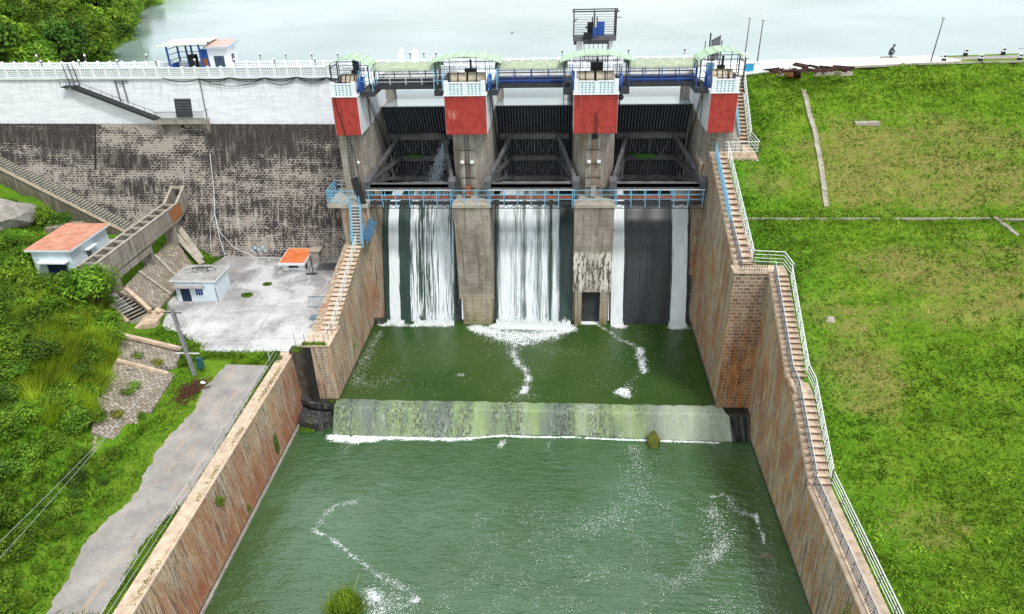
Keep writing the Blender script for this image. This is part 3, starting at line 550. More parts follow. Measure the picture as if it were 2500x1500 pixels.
# parapets with posts
def parapet(name, label, x0, x1, y, z, h, step, mat_p, mat_s, face=0, bend=True, group=None, thick=.16):
    t = thing(name, label, 'parapet', ((x0+x1)/2, y+(dsh((x0+x1)/2) if bend else 0), z), group=group)
    n = int(round((x1-x0)/step)); ms = None; pm = None
    for i in range(n+1):
        x = x0+(x1-x0)*i/n; yy = y+(dsh(x) if bend else 0)
        b = MB(); b.box(x-.17, x+.17, yy-.17, yy+.17, z, z+h+.10); b.add([(x-.19, yy-.19, z+h+.10), (x+.19, yy-.19, z+h+.10), (x+.19, yy+.19, z+h+.10), (x-.19, yy+.19, z+h+.10), (x, yy, z+h+.26)], [(0, 1, 4), (1, 2, 4), (2, 3, 4), (3, 0, 4)])
        b.build('post', mat_p, t)
        if i < n:
            x2 = x0+(x1-x0)*(i+1)/n; y2 = y+(dsh(x2) if bend else 0); q = thick/2
            b = MB(); b.add([(x+.17, yy-q, z+.02), (x2-.17, y2-q, z+.02), (x2-.17, y2+q, z+.02), (x+.17, yy+q, z+.02), (x+.17, yy-q, z+h-.12), (x2-.17, y2-q, z+h-.12), (x2-.17, y2+q, z+h-.12), (x+.17, yy+q, z+h-.12)], [(4, 5, 6, 7), (0, 1, 5, 4), (2, 3, 7, 6)])
            b.build('screen', mat_s, t)
            b = MB(); b.bar((x+.17, yy, z+h-.05), (x2-.17, y2, z+h-.05), .26, .14); b.build('coping', mat_p, t)
    return t
parapet('front_parapet', 'white pierced parapet along the downstream edge of the dam top, left of the gates', -112, -29.2, 102.25, 30.6, 1.25, 1.98, MAT['whitep'], MAT['jali2'])
parapet('rear_parapet', 'white pierced parapet along the water side of the dam top, left of the gates', -112, -29.2, 106.9, 30.6, 1.25, 1.98, MAT['whitep'], MAT['jali2'])
parapet('bridge_parapet', 'white parapet on the water side of the road bridge behind the gates', -28.9, 20.9, 106.7, 30.6, 1.25, 1.78, MAT['whitep'], MAT['jali2'], bend=False)
parapet('bridge_parapet', 'white parapet on the gate side of the road bridge behind the blue gantry', -28.9, 20.9, 102.25, 30.6, 1.25, 1.78, MAT['whitep'], MAT['jali2'], bend=False)
# small lamps on the parapet posts
lampm = MB(); lampm.tube((0, 0, 0), (0, 0, .55), .05, 6); lampm.tube((0, 0, .5), (0, 0, .75), .05, 8, .17)
proto = thing('post_lamp', 'x', 'lamp', (0, 0, 0)); lampm.build('stem', MAT['gsteel'], proto); g_ = MB(); g_.sphere((0, 0, .90), .17, 8, 5); g_.build('globe', MAT['wrail'], proto)
spots = [(x, 102.25+dsh(x), 'front parapet left of the gates') for x in (-76.36, -70.42, -64.48, -58.54, -52.6, -46.66, -40.72, -34.78)]+[(x, 106.9+dsh(x), 'rear parapet left of the gates') for x in (-80.3, -72.4, -62.5, -44.68, -40.72, -36.76, -32.8)]+[(x, 106.7, 'road bridge water-side parapet') for x in (-22.0, -20.0, -18.2, -11.1, 0., 9.4, 17.3)]
cnt = {}
for i, (x, y, lab) in enumerate(spots):
    o = proto if i == 0 else copy_tree(proto); o.location = (x, y, 32.02); k = cnt.get(lab, 0); cnt[lab] = k+1
    o['label'] = f'small white globe lamp on the {lab}, {ordn(k)} from the left'; o['group'] = 'globe lamps on the parapet posts'
# cables under the front parapet
def hang(pts, sag, r, mb, k=8):
    for a, b in zip(pts[:-1], pts[1:]):
        q = [(a[0]+(b[0]-a[0])*i/k, a[1]+(b[1]-a[1])*i/k, a[2]+(b[2]-a[2])*i/k-sag*4*(i/k)*(1-i/k)) for i in range(k+1)]
        mb.path(q, r, 5)
mb = MB(); P_ = [(x, 101.95+dsh(x), z) for x, z in ((-58, 30.5), (-52.5, 30.35), (-47.8, 30.45), (-42.5, 30.4), (-37.8, 30.5), (-33.4, 30.4), (-28.6, 30.3))]
hang(P_, .5, .055, mb); hang(P_[1:], .2, .08, mb); hang([P_[1], P_[3], P_[4]], 1.1, .04, mb); hang([P_[4], P_[5], P_[6]], .75, .05, mb)
one('slung_cables', 'bundle of black cables slung in loops under the front parapet near the left gate pier', 'cable', mb, MAT['wire'])
# steel stair on the white face
st = thing('steel_staircase', 'dark steel staircase slanting down the white dam face to the balcony', 'staircase', (-72, 102, 24))
def on_stair(u, off=0, dz=0): x = -71.9+u*12.5; z = 29.35-u*4.55; return (x, dy_w(z)+dsh(x)-.25-off, z+dz)
for off in (0., 1.0):
    b = MB(); b.bar(on_stair(0, off), on_stair(1, off), .10, .42); b.build('stringer', MAT['dsteel'], st)
b = MB()
for i in range(34):
    u = (i+.5)/34; a = on_stair(u, .05, .05); c = on_stair(u, .95, .05); b.bar(a, c, .26, .05)
b.build('treads', MAT['gsteel'], st)
b = MB(); b.bar(on_stair(0, 1., 1.25), on_stair(1, 1., 1.25), .06); b.bar(on_stair(0, 1., .7), on_stair(1, 1., .7), .04); b.build('handrail', MAT['gsteel'], st)
for i in range(9): b = MB(); b.bar(on_stair(i/8, 1.), on_stair(i/8, 1., 1.25), .05); b.build('post', MAT['gsteel'], st)
b = MB(); b.box(-73.6, -71.5, 102.7, 104.2, 29.3, 29.45); b.bar((-73.5, 103.1, 29.3), (-73.5, 104.3, 28.6), .1); b.bar((-71.9, 103.1, 29.3), (-71.9, 104.3, 28.6), .1); b.build('landing', MAT['dsteel'], st)
b = MB()
for x in (-73.6, -72.6, -71.6): b.bar((x, 102.75, 29.4), (x, 102.75, 30.5), .05)
b.bar((-73.6, 102.75, 30.5), (-71.6, 102.75, 30.5), .05); b.bar((-73.6, 102.75, 30.), (-71.6, 102.75, 30.), .04); b.build('landing_rail', MAT['dsteel'], st)
b = MB()
for x in (-72.7, -71.9, -71.2): b.bar((x, 103.6, 29.4), (x-.25, 103.6, 32.6), .08)
b.bar((-72.95, 103.6, 32.1), (-71.4, 103.6, 32.1), .05); b.build('gate_frame', MAT['dsteel'], st)
b = MB(); b.bar(on_white(-65.6, 30.1, .1), on_white(-65.25, 27.2, .1), .14); b.bar(on_white(-64.5, 30.1, .1), on_white(-64.1, 27.0, .1), .14); b.bar(on_white(-65.9, 30.0, .2), on_white(-63.6, 30.0, .2), .10); b.bar(on_white(-65., 29.6, .2), on_white(-64.4, 29.6, .2), .08)
one('steel_bracket', 'rusty two-legged steel bracket fixed to the white face above the staircase', 'bracket', b, MAT['gsteel'])
# downpipe and hose
b = MB(); b.path([on_white(-52.55, 30.2, .1), on_white(-52.35, 27., .1), on_white(-52.1, 24.2, .12), on_dark(-52.4, 23.5, .8), on_dark(-52.2, 20., .12)], .07, 6)
o = one('downpipe', 'thin grey pipe running down the dam face past the end of the balcony', 'pipe', b, MAT['gsteel'])
b = MB(); b.path([on_dark(-52.2, 20., .12), on_dark(-52.0, 15., .12), on_dark(-52.1, 11.5, .15), on_dark(-51.6, 8., .15), on_dark(-50.9, 5.7, .2)], .045, 6); b.path([on_dark(-52.1, 11.5, .15), on_dark(-51.4, 9, .3), on_dark(-49.4, 6.9, .3), (-46, 94.9, 5.62), (-41.3, 94.6, 5.62)], .035, 6); b.path([on_dark(-52.1, 11.7, .15), on_dark(-53.0, 10, .15), on_dark(-53.1, 6.2, .15)], .03, 6)
one('white_hoses', 'pale hoses hanging down the stained dam face and lying along its foot', 'hose', b, MAT['wrail'])
b = MB()
for i, (px, pz) in enumerate([(-46.9, 6.6), (-46.4, 7.0), (-45.8, 6.7), (-45.2, 7.1), (-44.7, 6.6)]): b.add([on_dark(px, pz, .02), on_dark(px+.5, pz+.05, .02), on_dark(px+.45, pz-.35, .02), on_dark(px+.05, pz-.4, .02)], [(3, 2, 1, 0)])
one('paint_patch', 'faded pale blue paint patches low on the stained dam wall behind the yard', 'painted mark', b, plain('faded blue paint', (.36, .52, .60), .9, var=.4, sc=6))
# road bridge across the gates
rb = thing('road_bridge', 'white road bridge deck carried on the gate piers behind the gantry', 'bridge', (-4, 104.5, 30))
b = MB(); b.box(-28.44, 21.0, 102.05, 107.05, 30.25, 30.6); b.build('deck', MAT['white2'], rb)
for y in (102.6, 104.5, 106.4):
    for x0, x1 in ((-24.8, -14.3), (-9.1, 1.6), (6.9, 17.5)): b = MB(); b.box(x0, x1, y-.25, y+.25, 29.3, 30.25); b.build('girder', MAT['conc'], rb)
# ================================================================== PIERS
def railing(name, label, pts, h, nr, spacing, mr, mp, rr=.05, cat='railing', group=None, mesh=None, pr=None):
    """pts: 3-D foot line; rails follow it"""
    P = [Vector(p) for p in pts]; t = thing(name, label, cat, tuple(P[0]), group=group)
    for k in range(nr):
        z = h*(k+1)/nr; b = MB()
        for a, c in zip(P[:-1], P[1:]): b.bar(a+Vector((0, 0, z)), c+Vector((0, 0, z)), rr*1.5 if k == nr-1 else rr)
        b.build('rail', mr, t)
    for si, (a, c) in enumerate(zip(P[:-1], P[1:])):
        L = (c-a).length; n = max(1, int(round(L/spacing)))
        for i in range(n+1):
            if si and i == 0: continue
            q = a+(c-a)*(i/n); b = MB(); b.bar(q, q+Vector((0, 0, h+.02)), pr or rr*1.3); b.build('post', mp, t)
    if mesh:
        b = MB(); st_, zt = mesh
        for a, c in zip(P[:-1], P[1:]):
            d = c-a; L = d.length; n = int(L/st_)
            for i in range(n):
                u0, u1 = i/n, (i+1)/n; A0 = a+d*u0; A1 = a+d*u1
                for z0, z1 in ((0.08, zt*.5), (zt*.5, zt)):
                    b.bar(A0+Vector((0, 0, z0)), A1+Vector((0, 0, z1)), .03); b.bar(A0+Vector((0, 0, z1)), A1+Vector((0, 0, z0)), .03)
        b.build('lattice', mp, t)
    return t
def pier(label, cx, x0, x1, nose, side, ladder, extras=True, boxx=None):
    """cx nose centre; x0..x1 full width; nose plan list; side: which ends exist"""
    t = thing('gate_pier', label, 'pier', ((x0+x1)/2, 88, 17.85), group='gate piers')
    b = MB(); b.prism(nose+[(x1, 107.0), (x0, 107.0)], 14.0, 30.25, 'z'); b.build('shaft', MAT['pier'], t)
    bx0, bx1 = boxx
    b = MB(); b.box(bx0, bx1, 87.0, 91.6, 26.3, 30.62); b.build('head_block', MAT['white'], t)
    b = MB(); b.box(bx0+.02, bx1-.02, 86.985, 87.0, 26.28, 30.95); b.box(bx0+.02, bx1-.02, 86.985, 87.05, 26.26, 26.3); b.build('red_panel', MAT['red'], t)
    b = MB(); b.box(bx0-.1, bx1+.1, 86.9, 102.0, 30.95, 31.12); b.box(bx0+.0, bx1-.0, 87.0, 102.0, 30.62, 30.95); b.build('platform_slab', MAT['whitep'], t)
    ps = thing_part('parapet', t, ((bx0+bx1)/2, 87, 31.1))
    nb = 2 if bx1-bx0 > 4 else 1
    e = .16
    for i in range(nb+1):
        x = bx0+.28+(bx1-bx0-.56)*i/nb; b = MB(); ww = .26 if i in (0, nb) else .18; hh = 1.62 if i in (0, nb) else 1.36
        b.box(x-ww, x+ww, 86.95, 87.28, 31.12, 31.12+hh); b.build('post', MAT['whitep'], ps)
        if i < nb:
            xa = x+ww; xb = bx0+.28+(bx1-bx0-.56)*(i+1)/nb-(.26 if i+1 == nb else .18)
            b = MB(); b.box(xa, xb, 87.03, 87.17, 31.16, 32.42); b.build('screen', MAT['jali'], ps)
            b = MB(); b.box(xa, xb, 86.98, 87.24, 32.42, 32.54); b.build('coping', MAT['whitep'], ps)
    return t
def thing_part(name, parent, loc):
    o = bpy.data.objects.new(name, None); COL.objects.link(o); o.parent = parent; o.location = np.array(loc)-rootloc(parent); return o
NOSE = lambda c, x0, x1: [(x0, 92.0), (c-1.9, 89.6), (c-.95, 88.3), (c+.95, 88.3), (c+1.9, 89.6), (x1, 92.0)]
p1 = pier('leftmost gate pier with narrow red panel, beside the blue ladder', -27.4, -28.4, -24.8, [(-28.4, 88.3), (-26.7, 88.3), (-25.6, 89.6), (-24.8, 92.0)], None, True, boxx=(-28.2, -25.0))
p2 = pier('second gate pier from the left, red panel with pale smudge and twin floodlights below', -11.95, -14.3, -9.1, NOSE(-11.95, -14.3, -9.1), None, True, boxx=(-14.25, -9.15))
p3 = pier('third gate pier from the left, red panel streaked down the middle, above the doorway block', 4.1, 1.6, 6.9, NOSE(4.1, 1.6, 6.9), None, True, boxx=(1.45, 6.75))
p4 = pier('rightmost gate pier with red panel, beside the upper stone steps', 19.9, 17.5, 21.0, [(17.5, 92.0), (18.4, 89.6), (19.2, 88.3), (21.0, 88.3)], None, True, boxx=(17.6, 20.8))
# white paint on the sides of the outer piers, stop-log nibs
for p, xa, s in ((p1, -24.8, 1), (p2, -9.1, 1), (p3, 1.6, -1), (p4, 17.5, -1)):
    x = xa+s*.012; b = MB(); b.add([(x, 91.6, 26.4), (x, 91.6, 30.6), (x, 101.0, 30.2), (x, 101.0, 27.2), (x, 95, 27.)], [(0, 1, 2, 3, 4) if s < 0 else (4, 3, 2, 1, 0)]); b.build('white_paint', MAT['white'], p)
for p, xs_ in ((p1, (-24.8,)), (p2, (-15.0, -9.1)), (p3, (.9, 6.9)), (p4, (16.8,))):
    for x in xs_: b = MB(); b.box(x, x+.7, 101.2, 104.6, 16, 29.3); b.build('nib', MAT['conc'], p)
# pier bases
def pbase(label, x0, x1, mat, door=False):
    t = thing('spillway_pier', label, 'pier block', ((x0+x1)/2, 86, 0), group='pier bases between the chutes')
    b = MB()
    if not door: b.prism([(x0+.35, 85.3), (x1-.35, 85.3), (x1, 87.5), (x1, 99), (x0, 99), (x0, 87.5)], -3, 4.0, 'z'); b.prism([(x0, 85.3), (x1, 85.3), (x1, 99), (x0, 99)], 4.002, 17.3, 'z')
    else:
        d0, d1 = 2.95, 5.45
        b.prism([(x0+.35, 85.3), (d0, 85.3), (d0, 99), (x0, 99), (x0, 87.5)], -3, 5.2, 'z'); b.prism([(d1, 85.3), (x1-.35, 85.3), (x1, 87.5), (x1, 99), (d1, 99)], -3, 5.2, 'z'); b.prism([(x0, 85.3), (x1, 85.3), (x1, 99), (x0, 99)], 5.202, 17.3, 'z'); b.box(d0, d1, 90.5, 91, -3, 5.2)
        b.box(d0-.12, d0, 85.27, 85.5, -.5, 5.2); b.box(d0-.12, d1+.12, 85.24, 85.5, 5.2, 5.36)
    b.build('block', mat, t)
    b = MB(); b.box(x0-.12, x1+.12, 85.12, 91.4, 17.3, 17.72); b.add([(x0-.1, 85.2, 17.724), (x1+.1, 85.2, 17.724), (x1+.1, 87.6, 17.724), (x0-.1, 87.6, 17.724), ((x0+x1)/2-.6, 86.3, 18.1), ((x0+x1)/2+.6, 86.3, 18.1)], [(0, 1, 5, 4), (1, 2, 5), (2, 3, 4, 5), (3, 0, 4)]); b.build('cap', MAT['paleconc'], t)
    if door:
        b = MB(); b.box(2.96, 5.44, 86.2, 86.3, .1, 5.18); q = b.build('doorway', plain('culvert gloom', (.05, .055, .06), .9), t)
        b = MB(); b.box(2.96, 5.44, 85.5, 90, -.2, .1); b.build('sill', MAT['foam'], t)
    return t
pbase('tall concrete pier base between the left and middle chutes, pale crust at its foot', -13.75, -9.1, MAT['block'])
pbase('tall concrete pier base with a doorway at its foot, between the middle and right chutes', 1.75, 6.8, MAT['block'], True)
# ladders, floodlights, holes on the piers
for p, x, z0, z1, lab in ((p1, -27.1, 18.2, 26.2, 0), (p2, -12.0, 18.4, 26.2, 0), (p3, 4.15, 18.4, 25.2, 0)):
    b = MB()
    for s in (-.22, .22): b.bar((x+s, 88.18, z0), (x+s, 88.18, z1), .05)
    for i in range(int((z1-z0)/.4)): b.bar((x-.22, 88.16, z0+i*.4), (x+.22, 88.16, z0+i*.4), .04)
    b.build('ladder', MAT['dsteel'] if p is not p3 else MAT['rustpipe'], p)
for p, x in ((p2, -12.0), (p3, 4.15)):
    b = MB()
    for z in (23.9, 22.1, 20.3, 18.9): b.bar((x-.95, 88.22, z), (x+.95, 88.22, z), .06)
    b.build('clamp_bar', MAT['dsteel'], p)
    for s in (-.62, .62): b = MB(); b.box(x+s-.22, x+s+.22, 87.85, 88.1, 22.25, 22.6); b.build('floodlight', MAT['wrail'], p)
    b = MB(); b.box(x-.32, x+.32, 87.2, 87.75, 18.0, 19.35); b.build('box', MAT['rustpipe'] if p is p2 else MAT['conc'], p)
b = MB(); b.tube((4.15, 88.27, 25.55), (4.15, 88.6, 25.55), .42, 16); b.build('round_hole', MAT['black'], p3)
b = MB(); b.sphere((-26.2, 88.1, 22.4), .2, 8, 5); b.build('floodlight', MAT['wrail'], p1)
b = MB(); b.path([(-27.75, 86.9, 31.0), (-27.7, 86.93, 30.), (-27.0, 86.93, 26.3), (-26.7, 88.2, 24.), (-26.35, 88.2, 20.5), (-26.2, 88.1, 18.3)], .05, 6)
one('hanging_cable', 'black cable hanging down over the red panel of the leftmost gate pier', 'cable', b, MAT['wire'])
# left abutment block, under the ladder
lb = thing('abutment_block', 'brown concrete abutment block under the leftmost gate pier, behind the blue ladder', 'abutment', (-27, 86, 0))
b = MB(); b.box(-28.45, -24.8, 85.3, 107, -3, 17.35); b.build('block', MAT['lwall'], lb)
b = MB(); b.box(-30.1, -24.8, 84.95, 91.6, 17.35, 17.8); b.box(-30.1, -28.45, 90.9, 91.3, 15.5, 17.35); b.build('cap_slab', MAT['paleconc'], lb)
b = MB(); b.box(-28.2, -26.9, 85.26, 85.3, 9.5, 13.4); b.box(-26.1, -24.9, 85.27, 85.3, 12.8, 15.2); b.build('plaster_patch', MAT['paleconc'], lb)
rb_ = thing('abutment_block', 'concrete abutment block under the rightmost gate pier', 'abutment', (19, 90, 0))
b = MB(); b.box(17.52, 21.0, 88.3, 107, -3, 22.0); b.build('block', MAT['rwall'], rb_)

# ================================================================== CHUTES AND FALLING WATER
PROF = [(99.2, 15.9), (96.5, 15.85), (94.0, 15.5), (92.6, 14.7), (91.2, 12.9), (89.9, 10.3), (88.6, 7.2), (87.5, 4.1), (86.6, 1.3), (86.2, 0.0), (85.9, -2.)]
def dense(P, k=5):
    o = []
    for a, b in zip(P[:-1], P[1:]):
        for i in range(k): o.append((a[0]+(b[0]-a[0])*i/k, a[1]+(b[1]-a[1])*i/k))
    return o+[P[-1]]
wetm = m_concrete('wet dark chute concrete', (.035, .038, .042), (.075, .075, .08), (.012, .018, .014), amt=.8, streak=1.2, rust=(.07, .085, .03)); wetm.node_tree.nodes['Principled BSDF'].inputs['Roughness'].default_value = .35
def chute(label, x0, x1, wlabel, wmat, wx0, wx1, off):
    P = dense(PROF, 3); n = len(P); V = [(x0, y, z) for y, z in P]+[(x1, y, z) for y, z in P]+[(x0, 101, -3), (x1, 101, -3)]
    o = mesh_obj('spillway_chute', V, [(i, i+1, n+i+1, n+i) for i in range(n-1)], wetm); tag(o, label, 'spillway chute', 'spillway chutes')
    k = 60; P = dense(PROF[:-1], 4); n = len(P); V = []; UV = []
    for i in range(k+1):
        u = i/k; x = wx0+(wx1-wx0)*u
        for j, (y, z) in enumerate(P):
            ux = x+(0.15*math.sin(j*.5+i*.3)); fo = off*(0.4+j/n*1.3)+.05*math.sin(i*.37+j*.2)*(off/.35); V.append((x, y-fo, z+(.05 if j < n-1 else -.1))); UV.append((u, j/(n-1)))
    F = [(i*n+j, i*n+j+1, (i+1)*n+j+1, (i+1)*n+j) for i in range(k) for j in range(n-1)]
    o = mesh_obj('falling_water', V, F, wmat, smooth=True); uv = o.data.uv_layers.new(name='UVMap')
    for l in o.data.loops: uv.data[l.index].uv = UV[l.vertex_index]
    tag(o, wlabel, 'waterfall', 'water falling down the chutes')
chute('left spillway chute face between the left abutment and the first pier base', -24.8, -13.75, 'broken veil of white water over the left chute, green gap near its left side', MAT['fallL'], -24.6, -14.5, .22)
chute('middle spillway chute face between the two pier bases', -9.1, 1.75, 'full thick white curtain of water covering the middle chute', MAT['fallM'], -8.95, 1.65, .35)
chute('right spillway chute face, mostly dark and bare between two strips of water', 6.8, 17.85, 'two white strips of water at the sides of the dark right chute', MAT['fallR'], 6.95, 17.4, .22)
b = MB()
for x0, x1 in ((-25.9, -24.75),): b.prism([(x0, 84.9), (x1, 84.9), (x1+.5, 87.2), (x0, 87.2)], -3, .9, 'z')
one('training_nib', 'dark wet concrete nib at the left foot of the left chute', 'nib', b, wetm)

# ================================================================== RADIAL GATES
def gate(label, x0, x1, water_right=False):
    Yt, Zt, Rk = 87.4, 20.0, 12.2
    t = thing('radial_gate', label, 'sluice gate', ((x0+x1)/2, Yt, Zt), group='radial gates')
    A = [R(-19+56.5*i/22) for i in range(23)]; b = MB()
    for i in range(22):
        y0, z0 = Yt+Rk*math.cos(A[i]), Zt+Rk*math.sin(A[i]); y1, z1 = Yt+Rk*math.cos(A[i+1]), Zt+Rk*math.sin(A[i+1]); b.add([(x0, y0, z0), (x1, y0, z0), (x1, y1, z1), (x0, y1, z1)], [(0, 1, 2, 3)])
    b.build('skin_plate', MAT['gateskin'], t)
    b = MB(); nr = 24; r0 = Rk-.02; r1 = Rk-.42
    for k in range(nr+1):
        x = x0+.12+(x1-x0-.24)*k/nr
        for i in range(0, 22):
            p = [(x, Yt+r*math.cos(a), Zt+r*math.sin(a)) for a in (A[i], A[i+1]) for r in (r0, r1)]
            b.add([(q[0]-.05, q[1], q[2]) for q in p]+[(q[0]+.05, q[1], q[2]) for q in p], [(0, 1, 3, 2), (4, 6, 7, 5), (1, 5, 7, 3)])
    b.build('ribs', MAT['rib'], t)
    b = MB(); a = A[-1]; b.bar((x0, Yt+(Rk-.2)*math.cos(a), Zt+(Rk-.2)*math.sin(a)+.05), (x1, Yt+(Rk-.2)*math.cos(a), Zt+(Rk-.2)*math.sin(a)+.05), .5, .14); b.build('top_edge', MAT['gateskin'], t)
    w_ = x1-x0; ang = (17.5, 0.5, -14.5); rg = Rk-1.25; G = []
    for ai in ang:
        a = R(ai); y, z = Yt+rg*math.cos(a), Zt+rg*math.sin(a); G.append((y, z)); b = MB(); b.bar((x0+.45, y, z), (x1-.45, y, z), .85, .26); b.bar((x0+.45, y-.4, z-.28), (x1-.45, y-.4, z-.28), .12, .6); b.build('girder', MAT['arm'], t)
    ins = w_*.20; tx = (x0-.75, x1+.75)
    TX = (tx[0]+.35, tx[1]-.35)
    for s, (gx, tt) in enumerate(((x0+ins, TX[0]), (x1-ins, TX[1]))):
        hub = Vector((tt, Yt+.2, Zt)); ends = [Vector((gx, y-.3, z)) for y, z in G]
        for e in ends: b = MB(); b.bar(hub, e, .46, .40); b.build('arm', MAT['arm'], t)
        b = MB()
        for f in (.38, .68):
            q = [hub+(e-hub)*f for e in ends]; b.bar(q[0], q[1], .13); b.bar(q[1], q[2], .13)
        q1 = [hub+(e-hub)*.38 for e in ends]; q2 = [hub+(e-hub)*.68 for e in ends]; b.bar(q1[0], q2[1], .11); b.bar(q2[1], q1[2], .11); b.bar(q2[0], ends[1], .11); b.bar(ends[1], q2[2], .11); b.bar(q2[1], ends[0], .1); b.bar(q1[1], q2[0], .1); b.bar(q1[1], q2[2], .1)
        b.build('arm_bracing', MAT['arm'], t)
        b = MB(); sx = -1 if s == 0 else 1
        b.prism([(Yt-.9, Zt+.3), (Yt+.5, Zt+.55), (Yt+1.6, Zt-.6), (Yt+1.2, Zt-1.9), (Yt-.6, Zt-1.9)], tt-.45, tt+.45, 'x'); b.build('trunnion_bracket', MAT['gsteel'], t)
    b = MB()
    for k in range(3):
        (ya, za), (yb, zb) = G[0], G[1]; xa, xb = x0+ins, x1-ins
        for i in range(4):
            xm0 = xa+(xb-xa)*i/4; xm1 = xa+(xb-xa)*(i+1)/4
            if k < 2:
                (ya, za), (yb, zb) = G[k], G[k+1]
                p, q = ((xm0, ya-.3, za), (xm1, yb-.3, zb)) if i % 2 == 0 else ((xm0, yb-.3, zb), (xm1, ya-.3, za)); b.bar(p, q, .11)
    for i in (2,): b.bar((xa+(xb-xa)*i/4, G[0][0]-.3, G[0][1]), (xa+(xb-xa)*i/4, G[2][0]-.3, G[2][1]), .11)
    b.build('girder_bracing', MAT['arm'], t)
    b = MB(); b.box(tx[0]-.1, tx[1]+.1, Yt-.65, Yt+.15, Zt-.55, Zt-.12); b.box(tx[0]-.1, tx[1]+.1, Yt-.65, Yt-.55, Zt-.85, Zt-.12); b.build('tie_beam', MAT['gsteel'], t)
    return t
g1 = gate('left radial gate with water jetting out near its right arm', -24.7, -14.4)
g2 = gate('middle radial gate with blue grey ribs, between the two central piers', -9.0, 1.5)
g3 = gate('right radial gate with a green algae band on its middle girder', 7.0, 17.4)
b = MB(); b.box(9.4, 13.0, 97.75, 98.5, 20.28, 20.36); b.box(10.4, 13.0, 97.7, 97.76, 19.8, 20.3); b.build('algae', plain('green algae', (.05, .16, .02), .8), g3)
b = MB(); b.box(-22.0, -19.6, 97.75, 98.5, 20.28, 20.36); b.box(-21.8, -19.8, 97.68, 97.76, 20., 20.3); b.build('algae', plain('green algae ', (.05, .14, .02), .8), g1)
# hoist ropes
for i, (x, xl, lab) in enumerate(((-24.5, -24.2, 'left side of the left gate'), (-14.6, -14.8, 'right side of the left gate'), (-8.9, -8.7, 'left side of the middle gate'), (1.3, 1.2, 'right side of the middle gate'), (7.2, 7.3, 'left side of the right gate'), (17.2, 17.1, 'right side of the right gate'))):
    b = MB()
    for k in (0, .14, .5): b.tube((x, 89.6+k*2, 30.7), (xl, 98.6+k, 18.5+k), .04, 5)
    one('hoist_ropes', f'dark hoist ropes running down the {lab}', 'rope', b, MAT['wire'], group='gate hoist ropes')
# water jet leaking through the left gate
N = 2600; u = rng.random(N); sp = .25+1.25*u; px_ = -15.6-2.6*u+rng.normal(0, 1, N)*sp*.42; py_ = 98.6-3.2*u+rng.normal(0, .35, N); pz_ = 23.4-7.3*u**1.25+rng.normal(0, .2, N)*sp
def flecks(C, s, flat=True, ax=None):
    n = len(C); a = rng.random(n)*6.283; s = np.broadcast_to(s, (n,)); q = []
    for k in range(5):
        an = a+k*1.2566+rng.normal(0, .18, n); r = s*rng.uniform(.55, 1.1, n)
        dx = r*np.cos(an)*1.35; dy = r*np.sin(an)*.8
        if flat: q.append(np.stack([C[:, 0]+dx, C[:, 1]+dy, C[:, 2]+rng.normal(0, .004, n)], 1))
        else: q.append(np.stack([C[:, 0]+dx*.6, C[:, 1]+dy*.4, C[:, 2]+dy*1.5], 1))
    return np.stack(q, 1).reshape(-1, 3)
jet = plain('spray water', (.42, .50, .56), .5)
o = np_mesh('leak_spray', flecks(np.stack([px_, py_, pz_], 1), rng.uniform(.03, .10, N), False), 5, jet); tag(o, 'pale spray of water jetting down from the left gate beside its right arm', 'water spray')
# ================================================================== LOWER FOOTBRIDGES
for i, (x0, x1, lab) in enumerate(((-24.9, -13.8, 'left'), (-9.2, 1.7, 'middle'), (6.8, 17.9, 'right'))):
    t = thing('footbridge', f'light blue steel footbridge with rails crossing in front of the {lab} gate', 'footbridge', ((x0+x1)/2, 86, 17.85), group='footbridges in front of the gates')
    b = MB(); b.box(x0, x1, 85.35, 86.5, 17.62, 17.70)
    b.build('deck', MAT['dsteel'], t); b = MB()
    n = 10
    for k in range(n):
        xa = x0+(x1-x0)*k/n; xb = x0+(x1-x0)*(k+1)/n; b.bar((xa, 85.4, 17.6), ((xa+xb)/2, 85.4, 17.15), .06); b.bar(((xa+xb)/2, 85.4, 17.15), (xb, 85.4, 17.6), .06)
    b.bar((x0, 85.4, 17.15), (x1, 85.4, 17.15), .07); b.build('truss', MAT['dsteel'], t)
    for y in (85.35, 86.9):
        for k in range(3): b = MB(); b.bar((x0, y, 17.75+.62*(k+1)), (x1, y, 17.75+.62*(k+1)), .075 if k == 2 else .055); b.build('rail', MAT['lblue'] if k < 2 else MAT['wrail'], t)
        for k in range(7): x = x0+.25+(x1-x0-.5)*k/6; b = MB(); b.bar((x, y, 17.3), (x, y, 19.65), .09); b.build('post', MAT['lblue'], t)
    b = MB(); b.tube((x0+.2, 87.1, 17.95), (x1-.2, 87.1, 17.95), .28, 12); one('rusty_pipe', f'rusty brown pipe lying along the footbridge of the {lab} gate', 'pipe', b, MAT['rustpipe'], group='rusty pipes behind the footbridges', smooth=True)
for x0, x1, lab in ((-13.8, -9.2, 'second'), (1.7, 6.8, 'third')):
    railing('pier_railing', f'light blue railing on the base of the {lab} pier from the left, between footbridges', [(x0, 85.25, 17.75), (x1, 85.25, 17.75)], 1.85, 3, 1.6, MAT['lblue'], MAT['lblue'], group='railings on the pier bases')
railing('landing_railing', 'light blue railing round the landing at the head of the blue ladder', [(-26.4, 85.0, 17.8), (-30.0, 85.0, 17.8), (-30.0, 89.5, 17.8)], 1.85, 4, .75, MAT['lblue'], MAT['lblue'])
railing('landing_railing', 'pale grey railing along the rear of the landing beside the leftmost pier', [(-28.6, 89.5, 17.8), (-30.0, 89.5, 17.8)], 1.7, 3, .9, MAT['psteel'], MAT['psteel'])
